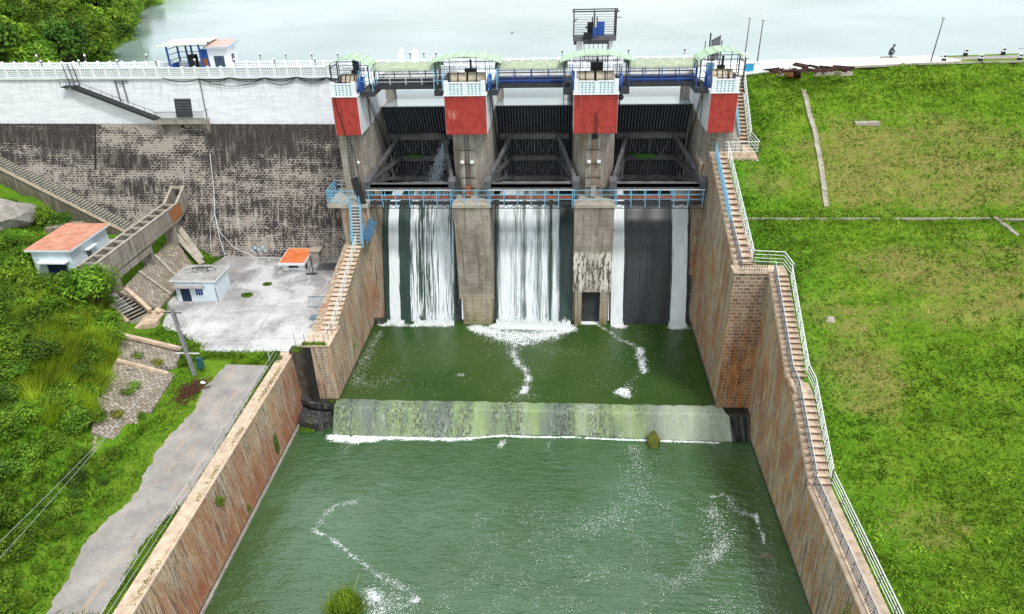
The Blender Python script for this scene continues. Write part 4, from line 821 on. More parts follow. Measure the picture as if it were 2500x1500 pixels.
b = MB(); b.add([(-26.75, 85.6, 21.0), (-25.9, 85.9, 21.3), (-24.95, 85.3, 17.6), (-25.7, 85.0, 17.2)], [(0, 1, 2, 3)]); b.add([(-26.75, 85.5, 21.0), (-25.9, 85.8, 21.3), (-24.95, 85.2, 17.6), (-25.7, 84.9, 17.2)], [(3, 2, 1, 0)])
one('tilted_plate', 'black steel plate leaning beside the leftmost trunnion above the ladder', 'steel plate', b, MAT['black'])
# blue ladder
t = thing('steep_ladder', 'light blue steep ladder joining the left stone steps to the footbridge landing', 'ladder', (-26.4, 83.5, 12.6))
for x in (-26.95, -25.65):
    b = MB(); b.bar((x, 83.3, 12.5), (x, 84.75, 17.9), .12, .32); b.build('stringer', MAT['lblue'], t)
    b = MB(); b.bar((x, 82.9, 13.6), (x, 84.35, 19.2), .08); b.bar((x, 83.3, 12.5), (x, 82.9, 13.6), .07); b.bar((x, 84.75, 17.9), (x, 84.35, 19.2), .07); b.build('handrail', MAT['lblue'], t)
for i in range(14): f = (i+.5)/14; b = MB(); b.bar((-26.95, 83.3+1.45*f, 12.5+5.4*f), (-25.65, 83.3+1.45*f, 12.5+5.4*f), .30, .05); b.build('tread', MAT['psteel'], t)
b = MB(); b.add([(-25.3, 83.9, 12.4), (-24.3, 84.6, 14.9), (-24.3, 84.6, 16.6), (-25.3, 83.9, 14.2)], [(0, 1, 2, 3), (3, 2, 1, 0)][:1]); b.bar((-25.3, 83.9, 13.4), (-24.3, 84.6, 15.8), .05, 1.3)
one('guard_sheet', 'slanting blue steel panel beside the foot of the steep ladder', 'steel panel', b, plain('steel blue panel', (.08, .17, .28), .6))

# ================================================================== GANTRY BRIDGES ABOVE THE GATES
for i, (x0, x1, lab) in enumerate(((-23.4, -15.4, 'left'), (-8.0, .4, 'middle'), (8.0, 16.2, 'right'))):
    blue = i > 0; mr = MAT['dsteel']; mp = MAT['psteel'] if not blue else MAT['blue']
    t = thing('gantry_bridge', f'railed steel gantry bridge above the {lab} gate', 'gantry', ((x0+x1)/2, 91, 31.7), group='gantry bridges between the winch platforms')
    b = MB(); b.box(x0-.6, x1+.6, 90.0, 92.8, 31.35, 31.7); b.box(x0-.6, x1+.6, 89.94, 90.0, 31.2, 31.75); b.box(x0-.6, x1+.6, 92.8, 92.9, 31.2, 31.75); b.build('deck', MAT['dsteel'], t)
    b = MB(); b.box(x0, x1, 90.9, 91.4, 31.72, 31.95); b.box(x0, x1, 91.8, 92.1, 31.72, 32.05); b.build('drive_shaft', MAT['gsteel'] if not blue else MAT['blue'], t)
    for y, m2 in ((90.0, mp), (92.8, MAT['dsteel'])):
        for k, z in enumerate((32.1, 32.55, 33.0, 33.35)): b = MB(); b.bar((x0, y, z), (x1, y, z), .06); b.build('rail', MAT['dsteel'] if y > 91 or k > 1 else m2, t)
        for k in range(5): x = x0+(x1-x0)*k/4; b = MB(); b.bar((x, y, 31.4), (x, y, 33.45), .10); b.build('post', m2 if y < 91 else MAT['dsteel'], t)
    b = MB(); n = 60; cols = 14
    V = []; 
    for k in range(n+1):
        x = x0-.3+(x1-x0+.6)*k/n; r = .04*(1 if k % 2 else 0)
        for a in range(cols+1): th = math.pi*a/cols; V.append((x, 92.2-1.75*math.cos(th), 33.35+(.62+r)*math.sin(th)))
    b.add(V, [(k*(cols+1)+a, (k+1)*(cols+1)+a, (k+1)*(cols+1)+a+1, k*(cols+1)+a+1) for k in range(n) for a in range(cols)])
    b.build('ribbed_vault', MAT['vault'], t)
def canopy(lab, xc, hw, y0, y1, zc, sag, mach=0, hang=None):
    t = thing('winch_canopy', f'pale green arched canopy on dark posts over the {lab} pier', 'canopy', (xc, (y0+y1)/2, 31.1), group='arched canopies over the piers')
    n = 24; V = []
    for k in range(n+1):
        u = -1+2*k/n; z = zc-sag*u*u
        for y in (y0, y1): V += [(xc+hw*u, y, z), (xc+hw*u, y, z+.10)]
    F = []
    for k in range(n):
        a = 4*k; c = a+4; F += [(a+1, c+1, c+3, a+3), (a, a+2, c+2, c), (a, c, c+1, a+1), (a+2, a+3, c+3, c+2)]
    b = MB(); b.add(V, F)
    b.build('roof', MAT['canopy'], t)
    b = MB()
    for k in range(7):
        u = -.93+1.86*k/6; z = zc-sag*u*u; b.bar((xc+hw*u, y0-.02, z+.12), (xc+hw*u, y1+.02, z+.12), .07, .06)
    b.build('seam', MAT['vault'], t)
    pe = [(-.86, y0+.5), (.86, y0+.5), (-.86, y1-.4), (.86, y1-.4), (-.45, y0+.5), (.3, y0+.5), (.55, y0+.5)]
    for u, y in pe: b = MB(); b.bar((xc+hw*u, y, 31.1), (xc+hw*u, y, zc-sag*u*u), .14 if abs(u) > .8 else .08); b.build('post', MAT['dsteel'], t)
    for y in (y0+.5, y1-.4):
        for z in (32.3, 33.2, zc-sag-.05+.2): b = MB(); b.bar((xc-hw*.86, y, z), (xc+hw*.86, y, z), .08 if z > 33.5 else .05); b.build('rail', MAT['dsteel'], t)
    b = MB()
    for u in (-.86, .86): b.bar((xc+hw*u, y0+.5, 34.0), (xc+hw*u, y1-.4, 34.0), .08)
    b.build('side_beam', MAT['dsteel'], t)
    return t
canopy('leftmost', -26.2, 2.75, 88.8, 92.6, 35.05, .95)
canopy('second (from the left)', -11.7, 4.35, 88.6, 92.4, 35.15, .75)
canopy('third (from the left)', 4.15, 4.4, 88.6, 92.4, 35.2, .85)
canopy('rightmost', 19.1, 3.0, 88.8, 92.6, 35.35, 1.1)
for x0, x1, lab in ((-15.6, -14.45, 'left side of the second pier'), (-8.95, -7.8, 'right side of the second pier'), (.15, 1.3, 'left side of the third pier'), (6.95, 8.1, 'right side of the third pier'), (-24.7, -23.1, 'right side of the leftmost pier'), (15.9, 17.45, 'left side of the rightmost pier')):
    t = thing('side_platform', f'dark steel hoist platform on the {lab}', 'platform', ((x0+x1)/2, 90, 31), group='dark hoist platforms beside the piers')
    b = MB(); b.box(x0, x1, 88.0, 88.12, 30.75, 31.4); b.box(x0, x0+.1, 88.12, 92.8, 30.75, 31.4); b.box(x1-.1, x1, 88.12, 92.8, 30.75, 31.4); b.build('frame', MAT['dsteel'], t)
    b = MB()
    for k in range(9): b.box(x0+.1, x1-.1, 88.2+k*.5, 88.5+k*.5, 31.2, 31.28)
    b.build('grating', MAT['gsteel'], t)
    b = MB()
    for x in (x0+.05, x1-.05):
        for y in (88.05, 90.3): b.bar((x, y, 31.3), (x, y, 33.9), .09)
        b.bar((x, 88.05, 32.6), (x, 92, 32.6), .05)
    b.bar((x0, 88.05, 32.6), (x1, 88.05, 32.6), .05); b.bar((x0, 88.05, 33.3), (x1, 88.05, 33.3), .05); b.build('guard_rail', MAT['blue'] if x0 > -5 else MAT['lblue'], t)
for x, y, lab in ((-24.75, 88.6, 'right side of the leftmost pier'), (-8.75, 88.9, 'right side of the second pier'), (1.35, 89.2, 'left side of the third pier'), (7.05, 88.7, 'right side of the third pier'), (17.35, 88.8, 'left side of the rightmost pier')):
    b = MB(); b.tube((x-.16, y, 32.1), (x+.16, y, 32.1), 1.0, 20); o = one('rope_drum', f'deep blue round rope drum guard on the {lab}', 'drum', b, MAT['blue'], group='blue rope drums')
# winch machines on the platforms
def winch(lab, xc, w_, y=90.2, m=0):
    t = thing('winch_machine', f'winch machine with cream covers under the canopy of the {lab} pier', 'winch', (xc, y, 31.1), group='winch machines on the piers')
    b = MB(); b.box(xc-w_*.52, xc+w_*.52, y-1.2, y+1.0, 31.12, 31.55); b.box(xc-w_*.5, xc+w_*.5, y-1.0, y-.75, 31.55, 32.0); b.build('bed', MAT['blue'], t)
    for k, (u0, u1) in enumerate(((-.48, -.04), (.02, .46))):
        b = MB(); n = 10; P_ = [(y+.2-.95*math.cos(math.pi*a/n), 31.95+1.15*math.sin(math.pi*a/n)) for a in range(n+1)]; b.prism([(y-.75, 31.5)]+P_+[(y+1.15, 31.5)], xc+w_*u0, xc+w_*u1, 'x'); b.build('drum_cover', MAT['cream'], t)
        b = MB(); b.prism([(q[0], q[1]+.012) if 0 else (y+.2-.98*math.cos(math.pi*a/n), 31.95+1.18*math.sin(math.pi*a/n)) for a, q in enumerate(P_)], xc+w_*((u0+u1)/2)-.07, xc+w_*((u0+u1)/2)+.07, 'x'); b.build('band', MAT['scrap'], t)
    b = MB(); b.box(xc-w_*.12, xc+w_*.20, y+1.2, y+1.9, 31.6, 33.9 if m else 33.3); b.box(xc+.1, xc+.35, y+1.3, y+1.55, 33.2, 34.4); b.build('gear_cabinet', MAT['black'] if m else MAT['dsteel'], t)
    b = MB(); b.box(xc-w_*.55-.12, xc-w_*.55+.12, y-.9, y+.9, 31.3, 33.0); b.box(xc+w_*.55-.12, xc+w_*.55+.12, y-.9, y+.9, 31.3, 32.6); b.build('side_plate', MAT['gsteel'], t)
    b = MB(); b.box(xc+w_*.30, xc+w_*.48, y-1.3, y-.9, 31.5, 32.2); b.build('control_box', MAT['psteel'], t)
winch('leftmost', -26.3, 2.2); winch('second', -11.6, 4.6); winch('third', 4.1, 4.8, m=1); winch('rightmost', 19.3, 2.6)
b = MB(); b.tube((-27.3, 89.3, 31.3), (-27.3, 89.3, 32.2), .45, 14); b.box(-27.9, -27.5, 88.9, 89.8, 31.2, 31.8); one('blue_motor', 'bright blue motor on the platform of the leftmost pier', 'motor', b, MAT['blue'])
b = MB(); b.box(-26.5, -25.8, 92.2, 92.9, 32.2, 34.6); one('blue_cabinet', 'upright blue cabinet behind the winch of the leftmost pier', 'cabinet', b, MAT['blue'])
b = MB(); b.tube((17.9, 90.4, 31.2), (17.9, 90.4, 33.8), .38, 14); one('blue_cylinder', 'tall light blue cylinder beside the winch of the rightmost pier', 'cylinder', b, MAT['lblue'])
# railing and gate at the road end behind the right pier
t = thing('barrier_gate', 'dark steel gate and mast behind the rightmost canopy', 'gate', (20.6, 104, 30.6))
b = MB(); b.bar((20.0, 103.2, 30.6), (20.0, 103.2, 35.4), .18); b.build('mast', MAT['dsteel'], t)
b = MB(); b.bar((21.7, 103.8, 30.6), (21.7, 103.8, 34.3), .16); b.bar((19.4, 103.2, 31.6), (19.4, 103.2, 34.4), .12); b.build('post', MAT['gsteel'], t)
b = MB(); b.add([(20.2, 103.3, 31.3), (21.5, 103.7, 31.3), (21.5, 103.7, 35.0), (20.2, 103.3, 34.4)], [(0, 1, 2, 3)]); b.bar((20.2, 103.25, 34.4), (21.5, 103.65, 35.0), .1); b.build('leaf', MAT['gsteel'], t)
b = MB()
for k in range(10): b.bar((15.3+k*.3, 106.7, 31.9), (15.3+k*.3, 106.7, 33.5), .035)
one('steel_spikes', 'row of thin pale steel spikes standing behind the rightmost canopy', 'spikes', b, MAT['psteel'])
# lamp bollards at the left gatepost
for i, (x, y) in enumerate(((-23.3, 106.9), (-21.3, 106.9))):
    b = MB(); b.box(x-.45, x+.45, y-.3, y+.3, 30.6, 33.0); b.prism([(x-.5, 33.0), (x+.5, 33.0), (x, 33.5)], y-.32, y+.32, 'y'); one('entrance_pillar', ('left' if i == 0 else 'right')+' one of the pair of white entrance pillars on the road bridge behind the leftmost canopy', 'pillar', b, MAT['whitep'], group='entrance pillars')

# ================================================================== HIGH HOIST TOWER
tw = thing('hoist_tower', 'tall hoist platform on white columns standing in the water behind the third pier', 'hoist tower', (4.4, 107, 27))
TY = 106.8
for x in (2.4, 6.75): b = MB(); b.box(x-.45, x+.45, TY-.4, TY+.4, 26, 34.6); b.build('column', MAT['whitep'], tw)
b = MB(); b.box(1.5, 7.5, TY-1.3, TY+1.5, 34.6, 34.75); b.box(1.5, 7.5, TY-1.32, TY-1.2, 34.25, 34.9); b.box(2.9, 6.4, TY-1.9, TY-1.3, 34.15, 34.5); b.build('platform', MAT['gsteel'], tw)
b = MB(); b.box(2.9, 6.4, TY-1.95, TY-1.9, 33.95, 34.5); b.box(1.6, 2.0, TY-1.3, TY-.9, 33.8, 34.25); b.build('edge_beam', MAT['dsteel'], tw)
for x in (1.6, 4.45, 7.4):
    for y in (TY-1.2, TY+1.4): b = MB(); b.bar((x, y, 34.7), (x, y, 38.1), .20 if x > 7 else (.14 if x < 2 else .1)); b.build('post', MAT['dsteel'], tw)
for k in range(9):
    z = 35.1+k*.33; b = MB(); b.bar((1.6, TY+1.4, z), (7.4, TY+1.4, z), .05)
    if k < 4: b.bar((1.6, TY-1.2, z), (3.2, TY-1.2, z), .05); b.bar((6.2, TY-1.2, z), (7.4, TY-1.2, z), .05)
    b.bar((7.4, TY-1.2, z), (7.4, TY+1.4, z), .05); b.bar((1.6, TY-1.2, z), (1.6, TY+1.4, z), .05); b.build('rail', MAT['gsteel'], tw)
b = MB(); b.bar((1.4, TY-1.2, 38.1), (7.8, TY-1.2, 38.1), .16); b.bar((1.4, TY+1.4, 38.1), (7.8, TY+1.4, 38.1), .14); b.bar((7.6, TY-1.2, 38.05), (7.6, TY+1.4, 38.05), .14); b.bar((1.5, TY-1.2, 38.05), (1.5, TY+1.4, 38.05), .12); b.build('top_frame', MAT['dsteel'], tw)
b = MB(); b.box(4.75, 5.85, TY-1.0, TY-.2, 34.9, 36.7); b.build('blue_cabinet', MAT['blue'], tw)
b = MB(); b.box(3.5, 4.3, TY-.6, TY+.4, 34.75, 36.6); b.box(3.2, 4.0, TY-1.1, TY-.4, 35.9, 36.1); b.box(4.1, 4.25, TY-.2, TY, 36.6, 37.3); b.box(4.75, 4.9, TY-.1, TY+.1, 36.6, 37.3); b.box(2.95, 4.1, TY-1.8, TY-1.2, 34.5, 35.4); b.build('gear_unit', MAT['black'], tw)
b = MB(); b.box(4.2, 4.7, TY-1.4, TY-.9, 34.8, 36.); b.build('motor', MAT['blue'], tw)
b = MB()
for xa, xb in ((3.0, 3.55), (3.75, 3.6), (4.35, 4.2), (5.0, 5.1), (5.6, 5.75)): b.tube((xa, TY-1.8, 34.2), (xb, TY-1.8, 27.), .045, 5)
b.bar((6.4, TY-1.8, 34.4), (6.4, TY-1.8, 27.), .14); b.bar((6.35, TY-1.8, 33.0), (5.7, TY-1.8, 32.2), .04); b.build('hoist_cable', MAT['dsteel'], tw)
b = MB(); b.bar((7.5, TY-1., 37.3), (8.2, TY-1., 37.25), .10); b.bar((1.65, TY-1.3, 36.9), (2.0, TY-1.5, 37.2), .14); b.build('floodlight', MAT['gsteel'], tw)
# small ladder and buoy at the third pier
b = MB()
for x in (.25, 1.25): b.bar((x, 97.0, 27.3), (x, 97.0, 30.6), .09)
for k in range(4): b.bar((.25, 97.0, 28.2+k*.6), (1.25, 97.0, 28.2+k*.6), .06)
b.bar((.75, 97.0, 27.3), (.75, 97.0, 30.4), .05); one('gate_ladder', 'small dark ladder hanging under the platform left of the third pier', 'ladder', b, MAT['dsteel'])
b = MB()
for x in (7.1, 7.75): b.bar((x, 97.0, 27.3), (x, 97.0, 30.6), .05)
b.bar((7.1, 97, 29.7), (7.75, 97, 29.7), .05); one('gate_ladder', 'thin light ladder hanging under the platform right of the third pier', 'ladder', b, MAT['gsteel'])
b = MB(); b.sphere((7.15, 88.4, 30.3), .36, 12, 8); one('black_float', 'black ball float hanging under the platform right of the third pier', 'float', b, MAT['black'])

# ================================================================== SHELTER AND GATEHOUSE ON THE DAM TOP (left)
t = thing('deck_shelter', 'blue framed open shelter with pale green roof on the dam top', 'shelter', (-54, 106, 30.6))
sx0, sx1, sy0, sy1 = -57.9, -52.1, 105.4, 108.6
for x, y in ((sx0+.3, sy0), (sx0+.3, sy1), (sx0+2.4, sy1), (sx1-.6, sy0), (sx1-.6, sy1), (sx0+2.0, sy0+2.4)): b = MB(); b.bar((x, y, 26 if y > 106 else 30.6), (x, y, 34.6), .22); b.build('post', MAT['blue'], t)
b = MB(); b.add([(sx0-1.2, sy0-.4, 34.35), (sx1+.3, sy0-.4, 34.75), (sx1+.8, sy1+1, 34.95), (sx0-.6, sy1+1, 34.75), (sx0-1.2, sy0-.4, 34.45), (sx1+.3, sy0-.4, 34.85), (sx1+.8, sy1+1, 35.05), (sx0-.6, sy1+1, 34.85)], [(3, 2, 1, 0), (4, 5, 6, 7), (0, 1, 5, 4), (1, 2, 6, 5), (2, 3, 7, 6), (3, 0, 4, 7)]); b.build('roof', MAT['paleroof'], t)
for z in (32.4, 33.2, 34.0): b = MB(); b.bar((sx0+.3, sy1, z), (sx1-.6, sy1, z), .08); b.bar((sx0+.3, sy0, z), (sx0+.3, sy1, z), .08); b.build('rail', MAT['dsteel'], t)
b = MB(); b.box(sx0, sx1, 107.3, sy1+.4, 29.9, 30.4); b.build('floor', MAT['conc'], t)
b = MB(); b.box(sx0+.3, sx1-.6, sy1-.05, sy1+.05, 30.4, 31.7); b.build('screen', m_jali('pierced screen grey', (.35, .40, .46), .42, .40, z0=30.4), t)
b = MB(); b.box(sx0+.2, sx0+.35, 106, sy1, 30.4, 31.9); b.build('side_panel', MAT['blue'], t)
b = MB(); b.box(-53.2, -52.0, 106.1, 106.3, 30.6, 33.9); b.build('back_panel', MAT['blue'], t)
b = MB(); b.box(-52.9, -52.1, 106.0, 106.1, 31.6, 32.6); b.build('louvre', MAT['rustpipe'], t)
b = MB(); b.box(-55.4, -54.4, 106.9, 107.9, 30.4, 33.0); b.tube((-55.3, 107.2, 32.3), (-54.4, 107.2, 32.3), .6, 12); b.prism([(-55.2, 30.4), (-54.1, 30.4), (-54.3, 32.0), (-55.3, 32.4)], 106.6, 107.1, 'y'); one('pump_unit', 'black pump unit under the blue framed shelter on the dam top', 'pump', b, MAT['black'])
t = thing('gatehouse', 'small white gatehouse with pink sheet roof on the dam top', 'gatehouse', (-50.4, 107.4, 30.6))
b = MB(); b.prism([(-51.9, 106.2), (-49.0, 106.2), (-48.7, 108.8), (-51.9, 108.8)], 26, 33.98, 'z'); b.build('wall', MAT['whitep'], t)
b = MB(); b.add([(-52.3, 105.8, 34.0), (-48.7, 105.8, 34.0), (-48.2, 109.2, 34.55), (-51.9, 109.2, 34.6), (-52.3, 105.8, 34.2), (-48.7, 105.8, 34.2), (-48.2, 109.2, 34.75), (-51.9, 109.2, 34.8)], [(3, 2, 1, 0), (4, 5, 6, 7), (0, 1, 5, 4), (1, 2, 6, 5), (2, 3, 7, 6), (3, 0, 4, 7)]); b.build('roof', MAT['pinkroof'], t)
b = MB(); b.bar((-52.3, 105.75, 34.08), (-48.7, 105.75, 34.08), .1, .26); b.bar((-48.65, 105.8, 34.08), (-48.15, 109.2, 34.62), .1, .26); b.build('fascia', plain('blue grey fascia', (.42, .55, .68), .7), t)
b = MB(); b.box(-51.1, -49.6, 106.14, 106.2, 30.6, 32.9); b.build('door', plain('slate blue door', (.035, .06, .10), .5), t)
b = MB(); b.add([(-48.86, 107.2, 31.8), (-48.77, 108.0, 31.8), (-48.77, 108.0, 33.0), (-48.86, 107.2, 33.0)], [(0, 1, 2, 3)]); b.build('window', MAT['gsteel'], t)
# ================================================================== POOL WALLS, STEPS, WEIR
def prism_y(name, mat, st, parent=None):
    """st: list of stations (y, [(x,z)...]) -> lofted solid"""
    V = []; k = len(st[0][1])
    for y, ring in st: V += [(x, y, z) for x, z in ring]
    F = [(i*k+j, (i+1)*k+j, (i+1)*k+(j+1) % k, i*k+(j+1) % k) for i in range(len(st)-1) for j in range(k)]+[tuple(range(k-1, -1, -1)), tuple(range((len(st)-1)*k, len(st)*k))]
    return mesh_obj(name, V, F, mat, parent)
def steps(parent, p0, p1, n, width_dir, width, mat, name='step', thick=None, over=.10):
    """solid treads from p0 (low) to p1 (high); x runs across the stair"""
    for i in range(n):
        f = i/n; y = p0[1]+(p1[1]-p0[1])*f; z = p0[2]+(p1[2]-p0[2])*(i+1)/n; x = p0[0]+(p1[0]-p0[0])*f; dy = (p1[1]-p0[1])/n
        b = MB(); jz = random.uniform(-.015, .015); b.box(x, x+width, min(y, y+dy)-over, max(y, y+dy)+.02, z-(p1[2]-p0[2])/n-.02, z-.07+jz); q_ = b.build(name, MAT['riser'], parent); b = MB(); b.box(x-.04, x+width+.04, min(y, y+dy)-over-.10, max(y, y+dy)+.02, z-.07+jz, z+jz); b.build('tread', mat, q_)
# ---- left pool wall
lw = thing('pool_wall', 'left stone pool wall carrying the sandstone steps up to the blue ladder', 'retaining wall', (-27, 76, 0), group='stone walls of the stilling pool')
prism_y('wall', MAT['lwall'], [(67.0, [(-25.95, -3), (-26.2, 7.55), (-29.15, 7.55), (-29.15, -3)]), (69.6, [(-25.95, -3), (-26.2, 7.55), (-29.15, 7.55), (-29.15, -3)]), (84.0, [(-25.95, -3), (-26.1, 12.5), (-28.4, 12.5), (-28.4, -3)]), (85.3, [(-25.95, -3), (-26.1, 12.5), (-28.4, 12.5), (-28.4, -3)])], lw)
b = MB(); b.box(-29.3, -26.05, 66.85, 71.4, 7.55, 7.75); b.build('landing_slab', MAT['step'], lw)
b = MB(); b.box(-29.16, -26.0, 66.93, 67.0, -.15, 7.5); b.build('front_face', MAT['blockface'], lw)
b = MB(); b.box(-29.16, -28.3, 66.90, 66.93, .0, 7.4); b.build('damp_stain', plain('black damp stone', (.022, .02, .018), .8, var=.6, sc=2), lw)
fl = thing('stone_steps', 'sandstone steps climbing the left pool wall to the blue ladder', 'steps', (-27, 76, 7.7))
steps(fl, (-28.05, 70.4, 7.7), (-27.55, 83.6, 12.75), 19, None, 1.75, MAT['step'])
rl_ = railing('hand_rails', 'thin white double handrail running up the left stone steps', [(-26.45, 69.6, 7.75), (-26.35, 83.2, 12.9)], 1.45, 4, 2.2, MAT['wrail'], MAT['gsteel'], rr=.035)
railing('landing_railing', 'thin white railing on the front edge of the left wall landing', [(-30.0, 67.0, 7.75), (-26.6, 67.0, 7.75), (-26.4, 69.4, 7.75)], 1.45, 2, 1.3, MAT['wrail'], MAT['gsteel'], rr=.035)
# sunken wall between landing and channel wall
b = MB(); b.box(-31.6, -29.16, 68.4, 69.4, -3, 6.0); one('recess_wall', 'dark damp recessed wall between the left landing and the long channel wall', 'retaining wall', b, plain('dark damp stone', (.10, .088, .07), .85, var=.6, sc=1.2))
b = MB(); b.prism([(-31.2, 68.5), (-29.0, 68.5), (-25.9, 66.9), (-26.3, 66.4), (-29.3, 66.6), (-30.9, 67.4)], -.9, -.25, 'z'); b.prism([(-31.2, 68.5), (-26.5, 68.5), (-26.4, 65.2), (-28.4, 64.2), (-30.6, 65.0)], -3, -1.5, 'z'); one('wet_ledge', 'wet broken concrete ledge under the left wall landing', 'ledge', b, wetm)
# ---- left channel wall
cw = thing('channel_wall', 'long rust stained left channel wall with pale coping beside the gravel road', 'retaining wall', (-31.5, 40, -2.5))
prism_y('wall', MAT['cwall'], [(-12, [(-30.8, -4.5), (-31.35, 5.35), (-32.3, 5.35), (-32.3, -4.5)]), (68.6, [(-30.8, -4.5), (-31.35, 5.35), (-32.3, 5.35), (-32.3, -4.5)])], cw)
b = MB(); b.box(-32.75, -31.55, -12, 68.9, 5.35, 5.55); b.box(-31.75, -31.28, -12, 68.6, 5.35, 5.47); b.build('coping', MAT['step'], cw)
b = MB(); b.box(-30.95, -30.62, -12, 66, -2.75, -2.36); b.build('foot_ledge', MAT['conc'], cw)
b = MB(); b.add([(-30.97, 46.9, -2.4), (-30.97, 46.75, -2.4), (-31.30, 46.75, 4.6), (-31.30, 46.85, 4.6)], [(0, 1, 2, 3)]); b.build('joint', MAT['black'], cw)
railing('wall_railing', 'thin white rail on grey posts along the coping of the left channel wall', [(-32.65, 14, 5.5), (-32.65, 67.6, 5.5)], 1.35, 2, 2.45, MAT['psteel'], MAT['gsteel'], rr=.02)
b = MB(); b.path([(-33.4, 66.9, 5.4), (-33.4, 67.0, 7.0), (-33.0, 67.2, 7.3), (-32.8, 66.6, 7.0)], .04, 6); one('bent_pipe', 'thin bent handrail pipe at the top end of the gravel road', 'pipe', b, MAT['psteel'])

# ---- right pool wall
rw = thing('pool_wall', 'right stone pool wall streaked with ochre, under the upper stone steps', 'retaining wall', (19, 77, 0), group='stone walls of the stilling pool')
st_ = []
for y in np.linspace(67.0, 88.4, 24):
    f = (y-67)/(90-67); zt = max(17.3, 17.3+max(0, (y-68))/(88-68)*6.1); xt = 18.02+.5*f; st_.append((y, [(17.88, -3), (xt, zt-.1), (20.9 if y < 68.2 else 20.35, zt-.1), (20.9 if y < 68.2 else 20.35, -3)]))
prism_y('wall', MAT['rwall'], st_, rw)
b = MB(); b.box(17.86, 21.9, 66.9, 67.0, -.4, 17.2); b.build('front_face', MAT['rust_face'], rw)
b = MB(); b.box(17.75, 21.4, 66.7, 67.2, -.75, -.4); b.build('footing', MAT['conc'], rw)
b = MB(); b.box(17.75, 23.1, 66.75, 68.3, 17.2, 17.45); b.build('landing_slab', MAT['step'], rw)
rs = thing('stone_steps', 'upper flight of sandstone steps between the white railing and the right pool wall', 'steps', (19.2, 78, 17.5), group='right side steps')
steps(rs, (18.65, 68.3, 17.45), (19.0, 87.3, 23.45), 20, None, 1.25, MAT['step'])
for i in range(20):
    y = 68.3+19*(i+.5)/20; z = 17.45+6*(i+1)/20-.15; x = 18.05+.5*(y-67)/23; b = MB(); b.box(x, x+.55, y-.34, y+.34, z-.5, z); b.build('edge_block', MAT['step'], rs)
b = MB(); b.box(18.4, 24.0, 87.2, 88.6, 23.15, 23.5); b.box(22.6, 24.0, 88.6, 92.0, 23.15, 23.5); b.box(18.6, 24.1, 87.0, 87.2, 22.3, 23.2); one('upper_landing', 'sandstone landing at the foot of the rightmost pier, railed in white', 'landing', b, MAT['step'])
f3 = thing('stone_steps', 'short top flight of stone steps rising behind the rightmost red panel', 'steps', (23, 95, 23.5), group='right side steps')
steps(f3, (22.65, 91.6, 23.5), (22.55, 99.4, 30.3), 18, None, 1.3, MAT['step'])
b = MB(); b.prism([(88.6, 22.8), (99.6, 29.9), (99.6, 20), (88.6, 20)], 21.02, 22.64, 'x'); b.build('side_wall', MAT['conc'], f3)
railing('white_railing', 'white pipe railing outside the short top flight behind the rightmost pier', [(24.1, 91.4, 23.6), (24.0, 99.4, 30.4)], 1.6, 4, 1.6, MAT['wrail'], MAT['gsteel'], rr=.042)
railing('grey_railing', 'blue grey railing inside the short top flight beside the rightmost pier', [(22.6, 91.2, 23.6), (22.6, 95.4, 27.2)], 1.5, 5, 1.2, MAT['lblue'], MAT['lblue'], rr=.05)
railing('white_railing', 'white pipe railing along the front of the upper sandstone landing', [(19.95, 87.0, 23.5), (24.1, 87.1, 23.5), (24.1, 91.4, 23.5)], 1.6, 4, 1.7, MAT['wrail'], MAT['gsteel'], rr=.045)
railing('grey_railing', 'dark thin railing behind the head of the upper steps at the pier foot', [(18.5, 88.5, 23.5), (21.6, 88.5, 23.5)], 1.5, 2, 1.6, MAT['dsteel'], MAT['dsteel'], rr=.04)
railing('white_railing', 'white pipe railing on the grass side of the upper flight of right steps', [(20.0, 68.4, 17.5), (20.35, 87.0, 23.5)], 1.5, 4, 1.75, MAT['wrail'], MAT['gsteel'], rr=.045)
railing('lattice_railing', 'light blue lattice railing on the pool side of the upper right steps', [(18.62, 74.5, 19.5), (18.95, 87.3, 23.5)], 1.4, 3, 1.2, MAT['lblue'], MAT['lblue'], rr=.05, mesh=(.30, 1.35))
railing('lattice_railing', 'dark lattice railing on the pool side just above the middle landing', [(18.55, 67.2, 17.5), (18.62, 74.5, 19.5)], 1.3, 2, 1.2, MAT['psteel'], MAT['lattice'], rr=.035, mesh=(.30, 1.2))
railing('white_railing', 'white pipe railing round the back of the middle landing', [(20.0, 68.3, 17.5), (22.95, 68.0, 17.5), (23.3, 65.6, 17.2)], 1.6, 4, 1.4, MAT['wrail'], MAT['gsteel'], rr=.045)
railing('picket_fence', 'row of dark pickets along the front of the middle landing', [(18.3, 66.85, 17.45), (21.1, 66.85, 17.45)], 1.0, 2, .25, MAT['dsteel'], MAT['gsteel'], rr=.04)
# ---- right channel wall
cr = thing('channel_wall', 'long right channel wall of rust and ochre stained stone below the grass bank', 'retaining wall', (22, 40, -2.5))
def top2(y): return float(np.interp(y, [-12, 46.6, 47.4, 54.5, 56.6, 66.6], [6.9, 6.9, 7.1, 10.9, 11.4, 17.2]))
st_ = [(y, [(21.55, -4.5), (21.28, top2(y)-.15), (23.1, top2(y)-.15), (23.1, -4.5)]) for y in np.concatenate([np.linspace(-12, 46, 8), np.linspace(46.6, 66.9, 24)])]
prism_y('wall', MAT['rwall2'], st_, cr)
b = MB(); b.box(21.5, 23.05, -12, 46.9, 6.75, 6.98); b.build('walkway', MAT['step'], cr)
b = MB(); b.box(21.12, 21.45, -12, 46.9, 6.7, 6.95); b.build('coping', MAT['step'], cr)
s4 = thing('stone_steps', 'lower flight of sandstone steps between the middle landing and the half landing', 'steps', (22, 61, 11.5), group='right side steps')
